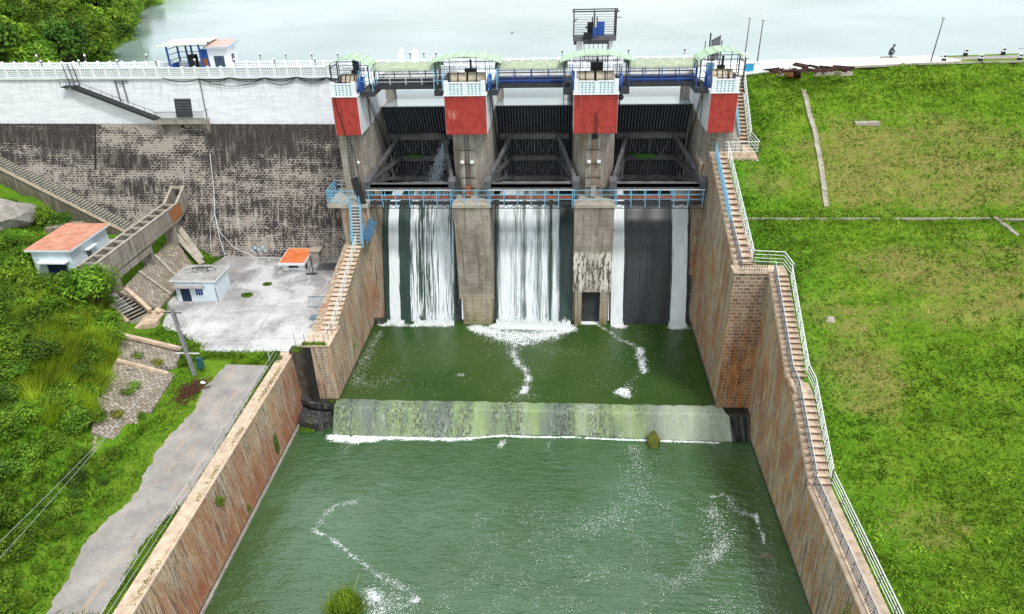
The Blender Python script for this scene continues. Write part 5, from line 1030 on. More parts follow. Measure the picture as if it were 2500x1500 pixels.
steps(s4, (21.75, 56.6, 11.4), (21.75, 66.7, 17.45), 20, None, 1.25, MAT['step'])
s5 = thing('stone_steps', 'lowest flight of sandstone steps leading down to the channel walkway', 'steps', (22, 50, 7), group='right side steps')
steps(s5, (21.75, 47.0, 7.0), (21.75, 54.4, 11.2), 13, None, 1.25, MAT['step'])
b = MB(); b.box(21.45, 23.05, 54.35, 56.65, 11.05, 11.3); one('half_landing', 'small stone half landing between the two lower flights of right steps', 'landing', b, MAT['step'])
for (ya, za, yb, zb, n, par) in ((56.6, 11.4, 66.7, 17.45, 20, s4), (47.0, 7.0, 54.4, 11.2, 13, s5)):
    for i in range(n):
        y = ya+(yb-ya)*(i+.5)/n; z = za+(zb-za)*(i+1)/n-.12; b = MB(); b.box(21.27, 21.75, y-.24, y+.2, z-.45, z); b.build('edge_block', MAT['step'], par)
railing('white_railing', 'white pipe railing on the grass side of the lower right steps', [(23.1, 47.2, 7.1), (23.1, 54.4, 11.3), (23.1, 56.5, 11.4), (23.15, 65.8, 17.2)], 1.5, 4, 1.5, MAT['wrail'], MAT['gsteel'], rr=.042)
railing('white_railing', 'long white pipe railing on the grass side of the channel walkway', [(23.1, 8, 6.98), (23.1, 47.0, 6.98)], 1.5, 4, 2.6, MAT['wrail'], MAT['gsteel'], rr=.042)
railing('lattice_railing', 'dark lattice railing on the water side of the lower right steps', [(21.72, 47.0, 7.1), (21.72, 54.4, 11.2), (21.72, 56.6, 11.4), (21.72, 66.6, 17.4)], 1.35, 2, 1.25, MAT['psteel'], MAT['lattice'], rr=.035, mesh=(.26, 1.25))
railing('lattice_railing', 'long dark lattice fence on the water side of the channel walkway', [(21.62, 8, 6.98), (21.62, 46.8, 6.98)], 1.35, 2, 1.3, MAT['psteel'], MAT['lattice'], rr=.035, mesh=(.20, 1.25))

# ---- weir
P = [(67.25, -3.5), (67.25, .02), (66.9, .10), (65.9, .06), (65.6, -.12), (63.75, -2.4), (63.5, -3.5)]
V = []; xs_w = np.linspace(-26.3, 21.6, 120)
for x in xs_w:
    lx = x
    for j, (y, z) in enumerate(P): yt = float(np.interp(x, [-27.5, -16, -12, -6.5, 1.7, 10, 18], [63.75, 63.6, 63.6, 64.4, 64.4, 64.1, 64.0])); lx = x+min(1, max(0, (x-14)/3))*min(1, max(0, (21.6-x)/2.5))*j*.30; V.append((lx, (y if j < 5 else yt-(0 if j == 5 else .25))+bumps(np.array(x), np.array(j*3.), .11, 1.2)+bumps(np.array(x), np.array(j*7.), .06, .4), z+float(bumps(np.array(x), np.array(j*2.), .03, .6))*(0 < j < 5)))
k = len(P); F = [(i*k+j, i*k+j+1, (i+1)*k+j+1, (i+1)*k+j) for i in range(len(xs_w)-1) for j in range(k-1)]
main = [f for f in F if xs_w[f[0]//k] < 17.85]; drk = [f for f in F if xs_w[f[0]//k] >= 17.85]
wr = thing('weir', 'long low weir coated in green algae across the channel', 'weir', (-4, 65, -1))
def used_only(V, F):
    ids = sorted({i for f in F for i in f}); m = {a: i for i, a in enumerate(ids)}; return [V[i] for i in ids], [tuple(m[i] for i in f) for f in F]
mesh_obj('crest', *used_only(V, main), MAT['algae'], wr); mesh_obj('dark_bay', *used_only(V, drk), plain('black wet weir', (.022, .026, .02), .35, var=.6, sc=1.2), wr)
b = MB(); b.add([(-26.3, 66.9, .1), (-26.3, 65.7, -.05), (-27.5, 63.1, -2.6), (-27.2, 67, -2.6)], [(0, 3, 2, 1)]); b.build('broken_edge', MAT['algae'], wr)
b = MB()
for q, (px_, hh) in enumerate([(10.6, .95)]):
    for i in range(9): an = i/9*6.28; 
    V = []; F = []; n = 12; m = 6
    for j in range(m+1):
        tt = j/m
        for i in range(n): a = 2*math.pi*i/n; r = (1-tt**3.2)*(.80+.14*math.sin(3*a+j)); V.append((px_+r*math.cos(a)*.9, 63.2+r*math.sin(a)*.85+tt*.6, -2.6+tt*1.75*hh))
    for j in range(m):
        for i in range(n): F.append((j*n+i, j*n+(i+1) % n, (j+1)*n+(i+1) % n, (j+1)*n+i))
    b.add(V, F)
one('mossy_rock', 'mossy cone shaped rock standing against the foot of the weir', 'rock', b, m_roof('moss', (.06, .085, .01), (.16, .16, .02), (.03, .035, .01)), smooth=True)
# ================================================================== FOAM (drifting white flecks)
FC = []; FS = []
def foam_path(pts, n, spread, s0, s1, z, conv=True):
    n = int(n*1.45); s0 *= .8; s1 *= .74
    P = np.array([onz(x, y, z)[:2] for x, y in pts]) if conv else np.array(pts)
    d = np.r_[0, np.cumsum(np.linalg.norm(np.diff(P, axis=0), axis=1))]; u = rng.random(n)*d[-1]
    X = np.interp(u, d, P[:, 0]); Y = np.interp(u, d, P[:, 1]); sp = spread if np.isscalar(spread) else np.interp(u, np.linspace(0, d[-1], len(spread)), spread)
    # clump
    cl = .5+.5*np.sin(u*2.3+np.sin(u*5.1)*1.5); keep = rng.random(n) < .35+.65*cl
    X = X+rng.normal(0, 1, n)*sp+np.sin(u*3)*sp*.3; Y = Y+rng.normal(0, 1, n)*sp*.75
    FC.append(np.stack([X, Y, np.full(n, z+.045)], 1)[keep]); FS.append((s0+(s1-s0)*rng.random(n)**2)[keep])
def foam_area(poly, n, s0, s1, z, th=.5, sc=1.6):
    P = np.array([onz(x, y, z)[:2] for x, y in poly]); lo = P.min(0); hi = P.max(0); k = 0
    X = rng.uniform(lo[0], hi[0], n*6); Y = rng.uniform(lo[1], hi[1], n*6); ins = np.zeros(len(X), bool); j = len(P)-1
    for i in range(len(P)):
        c = ((P[i, 1] > Y) != (P[j, 1] > Y)) & (X < (P[j, 0]-P[i, 0])*(Y-P[i, 1])/(P[j, 1]-P[i, 1]+1e-9)+P[i, 0]); ins ^= c; j = i
    v = bumps(X+2*np.sin(Y*.5), Y+2*np.sin(X*.4), 1, sc)+bumps(Y, X, .6, sc*.4); ins &= v > np.quantile(v[ins], th) if ins.any() else ins
    X, Y = X[ins][:n], Y[ins][:n]; m = len(X); FC.append(np.stack([X, Y, np.full(m, z+.045)], 1)); FS.append(s0+(s1-s0)*rng.random(m)**2)
# at the foot of the falls
foam_path([(925, 793), (1010, 795), (1110, 795)], 1500, .28, .05, .17, 0.)
foam_path([(1150, 800), (1210, 812), (1260, 822), (1320, 820), (1400, 802)], 4200, [.4, 1.0, 1.25, 1.0, .35], .06, .24, 0.)
foam_path([(1180, 806), (1225, 830), (1290, 838), (1360, 815)], 1400, .8, .05, .16, 0.)
foam_path([(1205, 796), (1300, 800), (1395, 797)], 2600, .35, .10, .30, 0.)
foam_path([(1262, 835), (1250, 862), (1262, 885), (1282, 905), (1290, 925), (1285, 945), (1278, 962)], 1500, [.8, .5, .4, .3, .22, .3, .2], .04, .15, 0.)
foam_path([(1270, 950), (1300, 968), (1240, 975)], 260, .6, .04, .12, 0.)
foam_path([(1290, 840), (1330, 855), (1390, 862), (1420, 865)], 260, .7, .03, .09, 0.)
foam_path([(1497, 797), (1530, 798)], 500, .3, .05, .15, 0.); foam_path([(1635, 800), (1680, 802)], 650, .3, .05, .16, 0.)
foam_path([(1460, 795), (1490, 812), (1515, 832), (1545, 842), (1562, 860), (1560, 880), (1572, 905)], 700, [.15, .2, .25, .3, .3, .3, .25], .04, .16, 0.)
foam_path([(1562, 850), (1568, 880), (1575, 912)], 380, .28, .08, .22, 0.); foam_path([(1505, 960), (1530, 952), (1528, 970)], 330, .35, .08, .24, 0.)
foam_path([(1572, 912), (1540, 930), (1530, 955)], 90, .3, .05, .14, 0.)
foam_path([(930, 805), (905, 850), (885, 900), (870, 945)], 520, [.25, .5, .6, .7], .03, .12, 0.); foam_path([(940, 905), (965, 925), (985, 920)], 150, 1.3, .03, .10, 0.)
foam_path([(1120, 915), (1130, 918)], 40, .25, .06, .16, 0.)
foam_area([(930, 800), (1660, 800), (1720, 975), (850, 970)], 1900, .02, .08, 0., .5, 2.)
foam_path([(925, 815), (900, 860), (875, 900), (862, 945)], 900, [.3, .6, .7, .8], .03, .12, 0.)
foam_path([(960, 925), (900, 945), (880, 925)], 420, .9, .03, .11, 0.)
# below the weir
foam_path([(-26.6, 63.45), (-22, 63.3), (-16, 63.35), (-12, 63.35), (-9, 63.75), (-6.5, 64.15), (-3, 64.0), (1.7, 64.15), (5, 63.95), (10, 63.85), (18, 63.7)], 9000, [.20, .14, .10, .13, .08, .12, .07], .05, .22, -2.5, conv=False)
foam_path([(-26.0, 63.1), (-23.5, 62.9), (-21, 63.0)], 1600, .38, .05, .2, -2.5, conv=False)
foam_path([(800, 1068), (860, 1074), (900, 1070)], 700, .3, .06, .20, -2.5); foam_path([(860, 1075), (850, 1095), (835, 1110)], 160, .35, .03, .1, -2.5)
foam_path([(1230, 1075), (1218, 1095)], 140, .2, .05, .14, -2.5); foam_path([(1340, 1075), (1338, 1110)], 70, .25, .03, .10, -2.5)
foam_path([(1540, 1090), (1560, 1130), (1545, 1180), (1560, 1220), (1500, 1270), (1420, 1290)], 1900, [.4, .9, 1.0, 1.1, 1.3, .8], .03, .12, -2.5)
foam_path([(1600, 1110), (1590, 1180), (1610, 1230)], 350, 1.0, .03, .09, -2.5)
foam_path([(1735, 1215), (1770, 1205), (1800, 1250), (1850, 1262)], 420, [.2, .25, .4, .15], .04, .13, -2.5); foam_path([(1740, 1240), (1750, 1290), (1770, 1330), (1735, 1370)], 1200, [.6, .8, .6, .5], .03, .13, -2.5)
foam_path([(1845, 1255), (1852, 1285), (1862, 1310), (1866, 1330)], 150, .08, .08, .20, -2.5)
foam_path([(870, 1225), (815, 1238), (785, 1270), (765, 1298)], 480, [.25, .22, .3, .2], .03, .12, -2.5)
foam_path([(765, 1298), (800, 1310), (850, 1350), (900, 1390), (950, 1420), (1000, 1440), (1022, 1465), (985, 1480)], 900, [.14, .16, .15, .16, .2, .3, .3, .2], .04, .15, -2.5)
foam_path([(800, 1290), (830, 1280), (840, 1300)], 120, .3, .02, .06, -2.5)
foam_path([(1580, 1400), (1640, 1430), (1700, 1400), (1720, 1350)], 520, .5, .03, .09, -2.5); foam_path([(1400, 1390), (1450, 1400), (1500, 1380)], 260, .6, .03, .08, -2.5)
foam_path([(905, 1440), (915, 1470), (925, 1500), (945, 1520)], 700, [.35, .6, .8], .04, .16, -2.5)
foam_path([(930, 1450), (970, 1475), (985, 1500)], 520, .8, .04, .12, -2.5)
foam_area([(1180, 1230), (1760, 1220), (1830, 1340), (1900, 1500), (1050, 1500), (1100, 1350)], 5200, .018, .07, -2.5, .50, 2.2)
foam_area([(560, 1340), (1100, 1250), (1800, 1240), (1950, 1500), (500, 1500)], 2200, .015, .045, -2.5, .3, 3.)
foam_area([(1830, 1090), (1870, 1180), (1900, 1300), (1840, 1260)], 260, .02, .06, -2.5, .3)
FC = np.concatenate(FC); FS = np.concatenate(FS)
def blur(H, s):
    k = np.arange(-int(3*s)-1, int(3*s)+2); g = np.exp(-k*k/(2*s*s)); g /= g.sum()
    H = np.apply_along_axis(lambda m: np.convolve(m, g, 'same'), 0, H); return np.apply_along_axis(lambda m: np.convolve(m, g, 'same'), 1, H)
def m_lace():
    t = NT('lacy foam'); a = t.n('ShaderNodeAttribute', attribute_name='d').outputs['Fac']
    n1 = t.noise(1.5, 5, .6, dist=1.6, st=(1, .8, 1)); n2 = t.noise(5, 5, .75, dist=.8)
    lace = t.math('SUBTRACT', 1., t.math('MULTIPLY', t.math('ABSOLUTE', t.math('SUBTRACT', n1, .5)), 7.))
    m = t.math('ADD', t.math('MULTIPLY', lace, .42), t.math('MULTIPLY', n2, .70)); m = t.math('ADD', m, t.math('MULTIPLY', a, .85))
    al = t.step(m, .84, 1.22); al = t.math('MULTIPLY', al, t.step(a, .03, .40)); al = t.math('MULTIPLY', al, .93)
    return t.fin((.86, .90, .90), .6, alpha=al)
ML = m_lace()
for (xa, xb, ya, yb, z, gs, nm, lab) in ((-25.7, 17.8, 67.3, 86.2, .03, .16, 'foam_film', 'lacy white foam on the stilling pool'), (-30.6, 21.2, 12., 63.8, -2.455, .2, 'foam_film', 'lacy white foam on the river below the weir')):
    gx = np.arange(xa, xb, gs); gy = np.arange(ya, yb, gs); s_ = (abs(FC[:, 2]-z) < .4)
    H, _, _ = np.histogram2d(FC[s_, 0], FC[s_, 1], bins=[np.r_[gx-gs/2, gx[-1]+gs/2], np.r_[gy-gs/2, gy[-1]+gs/2]], weights=(FS[s_]/.09)**1.3)
    D = blur(H, .26/gs)/(gs*gs); D = D/(D+(110. if z > -1 else 150.)); D = D.T
    X, Y = np.meshgrid(gx, gy); V = np.stack([X.ravel(), Y.ravel(), np.full(X.size, z)], 1); i = np.arange(X.size).reshape(X.shape); F = np.stack([i[:-1, :-1].ravel(), i[:-1, 1:].ravel(), i[1:, 1:].ravel(), i[1:, :-1].ravel()], 1)
    dv = D.ravel(); F = F[dv[F].max(1) > .03]; ids, inv = np.unique(F, return_inverse=True); V = V[ids]; F = inv.reshape(F.shape); dv = dv[ids]
    me = bpy.data.meshes.new(nm); me.vertices.add(len(V)); me.vertices.foreach_set('co', V.ravel().astype(np.float32)); me.loops.add(F.size); me.loops.foreach_set('vertex_index', F.ravel().astype(np.int32)); me.polygons.add(len(F)); me.polygons.foreach_set('loop_start', np.arange(len(F), dtype=np.int32)*4); me.update(calc_edges=True)
    at = me.attributes.new('d', 'FLOAT', 'POINT'); at.data.foreach_set('value', dv.astype(np.float32)); me.materials.append(ML); o = bpy.data.objects.new(nm, me); COL.objects.link(o); tag(o, lab, 'foam', kind='stuff')
pick = rng.random(len(FC)) < .75; FC = FC[pick]; FS = FS[pick]*.55
ok = (FC[:, 0] > -30.7) & (FC[:, 0] < 21.4)
o = np_mesh('foam', flecks(FC[ok], FS[ok]), 5, MAT['foam']); tag(o, 'white foam drifting on the pool and the river', 'foam', kind='stuff')
# rocks in the shallows
def rock(name, label, c, r, mat, sq=.6, seed=0):
    rr_ = np.random.default_rng(seed); b = MB(); b.sphere((0, 0, 0), 1, 14, 9); V = np.array(b.v); k = rr_.normal(0, 1, (6, 3))
    f = 1+sum(.13*np.sin(V@k[i]*1.7+i) for i in range(6)); V = V*f[:, None]*np.array(r)+np.array(c)
    o = mesh_obj(name, V, b.f, mat, smooth=False); return tag(o, label, 'rock')
rock('sunken_rock', 'small pale rock just breaking the surface near the right channel wall', onz(1865, 1357, -2.62), (.75, .45, .3), m_roof('lichen rock', (.10, .11, .06), (.22, .22, .13), (.05, .05, .03)), seed=2)


# spray standing up from the foot of the falls
sp = []; ss = []
for x0, x1, n, hh in ((-24.3, -21.9, 700, .35), (-20.4, -14.8, 1500, .45), (-8.8, 1.5, 5200, .95), (7.1, 8.8, 500, .35), (15.0, 17.4, 700, .4)):
    x = rng.uniform(x0, x1, n); h = np.abs(rng.normal(0, hh*.45, n))*(.5+.5*np.sin(x*2.3)**2); y = 85.75-rng.random(n)**1.5*hh*1.9; sp.append(np.stack([x, y, .03+h*np.clip(1-(85.75-y)/(hh*2.2), .1, 1)], 1)); ss.append(rng.uniform(.03, .10, n))
sp = np.concatenate(sp); ss = np.concatenate(ss); o = np_mesh('splash_spray', flecks(sp, ss, False), 5, MAT['foam']); tag(o, 'white splash where the falling water hits the pool', 'spray', kind='stuff')
# ================================================================== LEFT YARD: buildings, trough, steps
def window(par, x0, x1, y, z0, z1, side='y', bars=True, mat=None):
    """window in a wall facing -y (side y) or +x (side x)"""
    f = MB(); p = MB(); e = .09
    if side == 'y':
        f.box(x0-e, x1+e, y-.05, y, z0-e, z0); f.box(x0-e, x1+e, y-.05, y, z1, z1+e); f.box(x0-e, x0, y-.05, y, z0, z1); f.box(x1, x1+e, y-.05, y, z0, z1); p.box(x0, x1, y-.02, y+.02, z0, z1)
        for k in range(1, 3): f.box(x0+(x1-x0)*k/3-.02, x0+(x1-x0)*k/3+.02, y-.045, y-.021, z0, z1)
    else:
        f.box(y, y+.05, x0-e, x1+e, z0-e, z0); f.box(y, y+.05, x0-e, x1+e, z1, z1+e); f.box(y, y+.05, x0-e, x0, z0, z1); f.box(y, y+.05, x1, x1+e, z0, z1); p.box(y-.02, y+.02, x0, x1, z0, z1)
        for k in range(1, 3): f.box(y+.021, y+.045, x0+(x1-x0)*k/3-.02, x0+(x1-x0)*k/3+.02, z0, z1)
    fo = f.build('window', MAT['whitep'], par); p.build('pane', mat or MAT['door'], fo)
# larger shed left
h1 = thing('plant_building', 'pale blue building with salmon terrace roof and wide navy door, left of the concrete trough', 'building', (-65.3, 83, 9.5))
b = MB(); b.box(-68.0, -62.75, 79.2, 87.4, 8.6, 13.75); b.build('wall', MAT['bwall'], h1)
b = MB(); b.box(-68.45, -62.2, 78.75, 87.8, 13.75, 14.0); q = b.build('roof', MAT['whitep'], h1)
b = MB(); b.box(-68.4, -62.25, 78.8, 87.75, 14.002, 14.06); b.build('terrace_tiles', MAT['roof1'], q)
b = MB(); b.box(-66.35, -63.75, 79.12, 79.2, 9.6, 12.1); b.build('door', MAT['door'], h1)
b = MB(); b.box(-67.1, -63.2, 78.3, 79.2, 12.25, 12.4); b.build('canopy', MAT['whitep'], h1)
window(h1, 82.2, 83.1, -62.75, 11.2, 12.4, 'x'); b = MB(); b.box(-62.75, -61.95, 81.7, 83.9, 12.65, 12.78); b.build('hood', MAT['whitep'], h1)
b = MB(); b.prism([(-70.5, 76.2), (-61.2, 76.6), (-60.6, 92.5), (-70, 92.5)], 9.1, 9.62, 'z'); tag(b.build('upper_yard', MAT['plaza']), kind='structure')
# smaller white building
h2 = thing('control_building', 'small white building with grey flat roof and navy door on the concrete yard', 'building', (-48.4, 84.5, 5.5))
b = MB(); b.box(-51.3, -45.8, 81.2, 85.4, 5.4, 8.5); b.build('wall', MAT['bwall'], h2)
b = MB(); b.box(-51.75, -45.45, 80.95, 85.85, 8.5, 8.68); q = b.build('roof', MAT['whitep'], h2); b = MB(); b.box(-51.7, -45.5, 81.0, 85.8, 8.682, 8.73); b.build('roof_screed', MAT['roofg'], q)
b = MB(); b.box(-50.65, -49.35, 81.12, 81.2, 5.5, 7.55); dd = b.build('door', MAT['door'], h2)
b = MB(); b.box(-50.75, -49.25, 81.15, 81.2, 7.55, 7.65); b.box(-50.75, -50.65, 81.15, 81.2, 5.5, 7.55); b.box(-49.35, -49.25, 81.15, 81.2, 5.5, 7.55); b.build('door_frame', MAT['whitep'], h2)
window(h2, -48.6, -47.6, 81.2, 6.4, 7.5, mat=MAT['blue'])
b = MB(); b.box(-51.1, -47.2, 80.5, 81.2, 7.72, 7.84); b.build('canopy', MAT['roofg'], h2)
b = MB(); b.tube((-45.75, 81.12, 5.5), (-45.75, 81.12, 7.6), .05, 6); b.tube((-48.6, 81.12, 8.2), (-48.6, 81.12, 8.45), .04, 6); b.build('pipe', MAT['gsteel'], h2)
b = MB(); r_ = np.random.default_rng(3)
for k in range(9):
    c = np.array([-48.7+r_.uniform(-1.0, 1.2), 84.0+r_.uniform(-.4, .5), 8.80]); rad = r_.uniform(.7, 1.3); sq = r_.uniform(.35, .8); a0 = r_.uniform(0, 6)
    b.path([tuple(c+np.array([rad*math.cos(a0+i*.5)*1.1, rad*sq*math.sin(a0+i*.5), r_.uniform(0, .08)])) for i in range(int(r_.integers(5, 11)))], .028, 5)
one('cable_coils', 'tangle of black cable coils lying on the grey flat roof', 'cable', b, MAT['wire'])
# little valve shed
h3 = thing('valve_shed', 'low white shed with orange roof against the foot of the dam wall', 'shed', (-38.3, 92, 5.5))
b = MB(); b.box(-40.3, -37.0, 90.9, 94.6, 5.4, 6.5); b.box(-40.3, -39.35, 90.8, 90.9, 5.4, 6.4); b.box(-37.9, -37.0, 90.8, 90.9, 5.4, 6.4); b.build('wall', MAT['whitep'], h3)
b = MB(); b.add([(-40.6, 90.4, 6.45), (-36.75, 90.4, 6.45), (-36.75, 95, 6.75), (-40.6, 95, 6.75), (-40.6, 90.4, 6.85), (-36.75, 90.4, 6.85), (-36.75, 95, 7.15), (-40.6, 95, 7.15)], [(3, 2, 1, 0), (4, 5, 6, 7), (0, 1, 5, 4), (1, 2, 6, 5), (2, 3, 7, 6), (3, 0, 4, 7)]); q = b.build('roof', MAT['whitep'], h3)
b = MB(); b.add([(-40.5, 90.45, 6.87), (-36.85, 90.45, 6.87), (-36.85, 94.9, 7.17), (-40.5, 94.9, 7.17)], [(0, 1, 2, 3)]); b.build('terrace_tiles', MAT['roof2'], q)
b = MB(); b.box(-39.35, -37.9, 90.84, 90.9, 5.9, 6.25); b.box(-37.0, -36.95, 91.2, 91.9, 5.5, 6.4); b.build('opening', MAT['black'], h3)
b = MB(); b.box(-37.0, -35.3, 93.2, 94.8, 7.3, 7.45); b.box(-36.8, -35.6, 93.4, 94.4, 5.5, 7.3); one('side_hut', 'small grey hut with flat slab roof touching the orange roofed shed', 'hut', b, MAT['paleconc'])
b = MB(); b.bar((-35.4, 89.7, 5.5), (-35.55, 89.9, 8.4), .12); b.bar((-36.4, 89.6, 5.55), (-34.9, 89.6, 5.55), .5, .1); b.bar((-35.45, 89.7, 6.4), (-34.9, 89.7, 6.4), .08); one('steel_post', 'dark steel post on a pale footing beside the orange roofed shed', 'post', b, MAT['dsteel'])
b = MB(); b.box(-35.2, -32.6, 90.9, 93.2, 5.5, 5.56)
for k in range(4): b.bar((-35.2+k*.85, 90.9, 5.6), (-35.2+k*.85, 93.2, 6.2), .06)
for z, y in ((5.6, 90.9), (5.9, 92.), (6.2, 93.2)): b.bar((-35.2, y, z), (-32.5, y, z), .06)
one('mesh_grid', 'dark steel mesh frame lying at the corner of the yard by the dam foot', 'steel frame', b, MAT['gsteel'])
r_ = np.random.default_rng(11)
for i, (x, y, rr2) in enumerate(((-40.9, 86.2, .45), (-42.5, 82.9, .62))):
    V = [];  n = 5; N2 = 220; a = r_.random(N2)*6.28; rd = rr2*np.sqrt(r_.random(N2)); c = np.stack([x+rd*np.cos(a)*1.3, y+rd*np.sin(a), np.full(N2, 5.53)], 1); q = []
    t1 = r_.random(N2)*6.28; s = .12; q = np.stack([c+np.stack([s*np.cos(t1), s*np.sin(t1), 0*t1], 1), c-np.stack([s*np.cos(t1), s*np.sin(t1), 0*t1], 1), c+np.stack([s*.5*np.sin(t1), s*.5*np.cos(t1), .22+0*t1], 1)], 1).reshape(-1, 3)
    o = np_mesh('weed_clump', q, 3, MAT['leafB'], None, r_.random(N2)); tag(o, ('smaller, farther' if i == 0 else 'larger, nearer')+' weed patch growing through the concrete yard', 'weed', 'weed patches in the yard')
b = MB()
for k in range(9): b.bar((-30.9+k*.24, 74.7, 8.4), (-30.9+k*.24, 75.5, 9.4), .05)
b.bar((-31.0, 74.7, 8.4), (-28.8, 74.7, 8.4), .09); b.bar((-31.0, 75.5, 9.4), (-28.8, 75.5, 9.4), .09); b.bar((-31.0, 75.3, 6.0), (-28.8, 74.7, 8.4), .08); b.bar((-30.0, 74.9, 8.2), (-29.2, 74.0, 6.9), .08); b.box(-30.6, -28.9, 73.6, 74.6, 7.2, 7.4)
one('steel_bench_frame', 'blue grey steel grille stand beside the bottom of the left stone steps', 'steel frame', b, plain('blue grey steel', (.16, .22, .26), .6))
b = MB(); b.box(-29.6, -29.16, 69.4, 86, 4.6, 5.95); one('yard_kerb', 'low dark kerb wall between the yard and the left stone steps', 'kerb', b, MAT['conc'])
b = MB()
for i, (cx, cy) in enumerate(((-45.9, 69.2), (-45.5, 69.6))): pass
# ---- concrete trough
tr = thing('concrete_trough', 'long raised concrete trough with cross struts, running from the dam down over the slope', 'trough', (-57.2, 84, 14))
xl, xr = -58.35, -56.35; ys = [73.4, 95.4, 98.6]; zt = [14.0, 14.0, 15.6]; zb = [11.4, 11.55, 12.6]
for xa, xb, nm in ((xr-.22, xr, 'right'), (xl, xl+.22, 'left')):
    V = []
    for y, a, c in zip(ys, zt, zb): V += [(xa, y, c), (xb, y, c), (xb, y, a), (xa, y, a)]
    F = [(i*4+j, i*4+(j+1) % 4, (i+1)*4+(j+1) % 4, (i+1)*4+j) for i in range(2) for j in range(4)]+[(3, 2, 1, 0), (8, 9, 10, 11)]; mesh_obj('side_wall', V, F, MAT['pier'], tr)
    b = MB(); b.bar(((xa+xb)/2, 73.4, 14.06), ((xa+xb)/2, 95.4, 14.06), .34, .12); b.bar(((xa+xb)/2, 95.4, 14.06), ((xa+xb)/2, 98.6, 15.66), .34, .12); b.build('coping', MAT['paleconc'], tr)
b = MB(); b.add([(xl, 73.4, 11.5), (xr, 73.4, 11.5), (xr, 95.4, 11.65), (xl, 95.4, 11.65), (xr, 98.6, 12.7), (xl, 98.6, 12.7)], [(0, 1, 2, 3), (3, 2, 4, 5)]); b.box(xl, xr, 73.2, 73.5, 11.3, 14.); b.build('floor', MAT['conc'], tr)
for k in range(10): y = 75.0+k*2.22; b = MB(); b.box(xl+.1, xr-.1, y-.11, y+.11, 13.86, 14.1); b.build('strut', MAT['paleconc'], tr)
b = MB(); b.box(xl+.1, xr-.1, 98.2, 98.5, 15.3, 15.6); b.build('strut', MAT['paleconc'], tr)
for y in (78.2, 86.6, 93.6):
    z0 = lh(-57.3, y)-.6; b = MB(); b.box(-58.1, -56.6, y-.35, y+.35, z0, 11.5); b.prism([(y-1.6, 11.45), (y+1.6, 11.45), (y+.35, 10.7), (y-.35, 10.7)], -58., -56.7, 'x'); b.build('leg', MAT['pier'], tr)
b = MB(); b.box(-56.9, -56.38, 78.4, 86.5, 10.4, 11.2); b.build('beam', MAT['pier'], tr)
b = MB(); b.add([(-56.335, 92.8, 13.6), (-56.335, 96.3, 14.1), (-56.335, 96.0, 12.0), (-56.335, 93.4, 11.8)], [(3, 2, 1, 0)]); b.build('rust_patch', m_roof('orange rust', (.30, .13, .05), (.40, .16, .05), (.22, .12, .08)), tr)
# ---- stone pitched slope under the trough
def patch(name, label, corners, mat, nu=10, nv=10, lift=.25):
    """corners on the ground, draped on the terrain a little above it"""
    c = [np.array(p) for p in corners]; V = []
    for i in range(nu+1):
        for j in range(nv+1):
            u, v = i/nu, j/nv; p = (c[0]*(1-u)+c[1]*u)*(1-v)+(c[3]*(1-u)+c[2]*u)*v; V.append(p)
    F = [(i*(nv+1)+j, (i+1)*(nv+1)+j, (i+1)*(nv+1)+j+1, i*(nv+1)+j+1) for i in range(nu) for j in range(nv)]
    n0 = len(V); V = V+[v-np.array([0, 0, .5]) for v in V]
    ed = [i*(nv+1) for i in range(nu+1)]+[nu*(nv+1)+j for j in range(1, nv+1)]+[i*(nv+1)+nv for i in range(nu-1, -1, -1)]+[j for j in range(nv-1, 0, -1)]
    F += [(ed[k], ed[(k+1) % len(ed)], ed[(k+1) % len(ed)]+n0, ed[k]+n0) for k in range(len(ed))]
    o = mesh_obj(name, V, F, mat); return tag(o, label, 'stone slope')
m_pz = m_pitching('stone pitching on the slope', 'yz')
patch('pitched_slope', 'regular stone pitched slope under the raised trough', [onz(292, 712, 8.7), onz(386, 755, 5.9), (-53.3, 90.5, 5.9), (-58.0, 95.0, 9.0)], MAT['pitch'])
b = MB()
for f in (.33, .62):
    a = np.array(onz(292, 712, 8.9))*(1-f)+np.array((-58., 95, 9.2))*f; c = np.array(onz(386, 755, 6.1))*(1-f)+np.array((-53.3, 90.5, 6.1))*f; b.bar(a, c, .35, .16)
b.bar((-57.8, 95.2, 9.5), (-52.6, 91.5, 6.1), .9, .3); b.bar((-57.4, 95.9, 10.2), (-53.2, 92.6, 6.4), .8, .4)
one('slope_ribs', 'concrete ribs crossing the stone pitched slope under the trough', 'concrete rib', b, MAT['paleconc'])
patch('pitched_slope', 'stone pitched slope below the white grille steps', [onz(240, 735, 8.6), onz(318, 808, 6.4), onz(305, 830, 5.5), onz(262, 790, 6.6)], MAT['pitch'])
patch('pitched_slope', 'upper stone pitched apron on the hillside above the gravel road', [onz(287, 822, 8.3), onz(442, 857, 5.6), onz(432, 893, 5.3), onz(285, 905, 8.3)], MAT['pitch'])
patch('pitched_slope', 'middle stone pitched apron on the hillside above the gravel road', [onz(283, 878, 8.5), onz(427, 913, 5.4), onz(368, 1008, 5.3), onz(246, 968, 8.1)], MAT['pitch'])
patch('pitched_slope', 'lowest stone pitched apron beside the bushes on the hillside', [onz(240, 970, 8.4), onz(356, 1002, 5.6), onz(302, 1082, 5.3), onz(222, 1056, 7.4)], MAT['pitch'])
patch('pitched_slope', 'ragged stone pitched strip at the bottom end of the aprons', [onz(236, 1045, 7.2), onz(285, 1062, 5.6), onz(262, 1105, 5.4), onz(222, 1100, 6.6)], MAT['pitch'])
b = MB(); b.bar(onz(285, 815, 8.7), onz(442, 852, 6.0), .5, .35); one('slope_kerb', 'sandstone kerb along the top of the upper stone apron', 'kerb', b, MAT['step'])
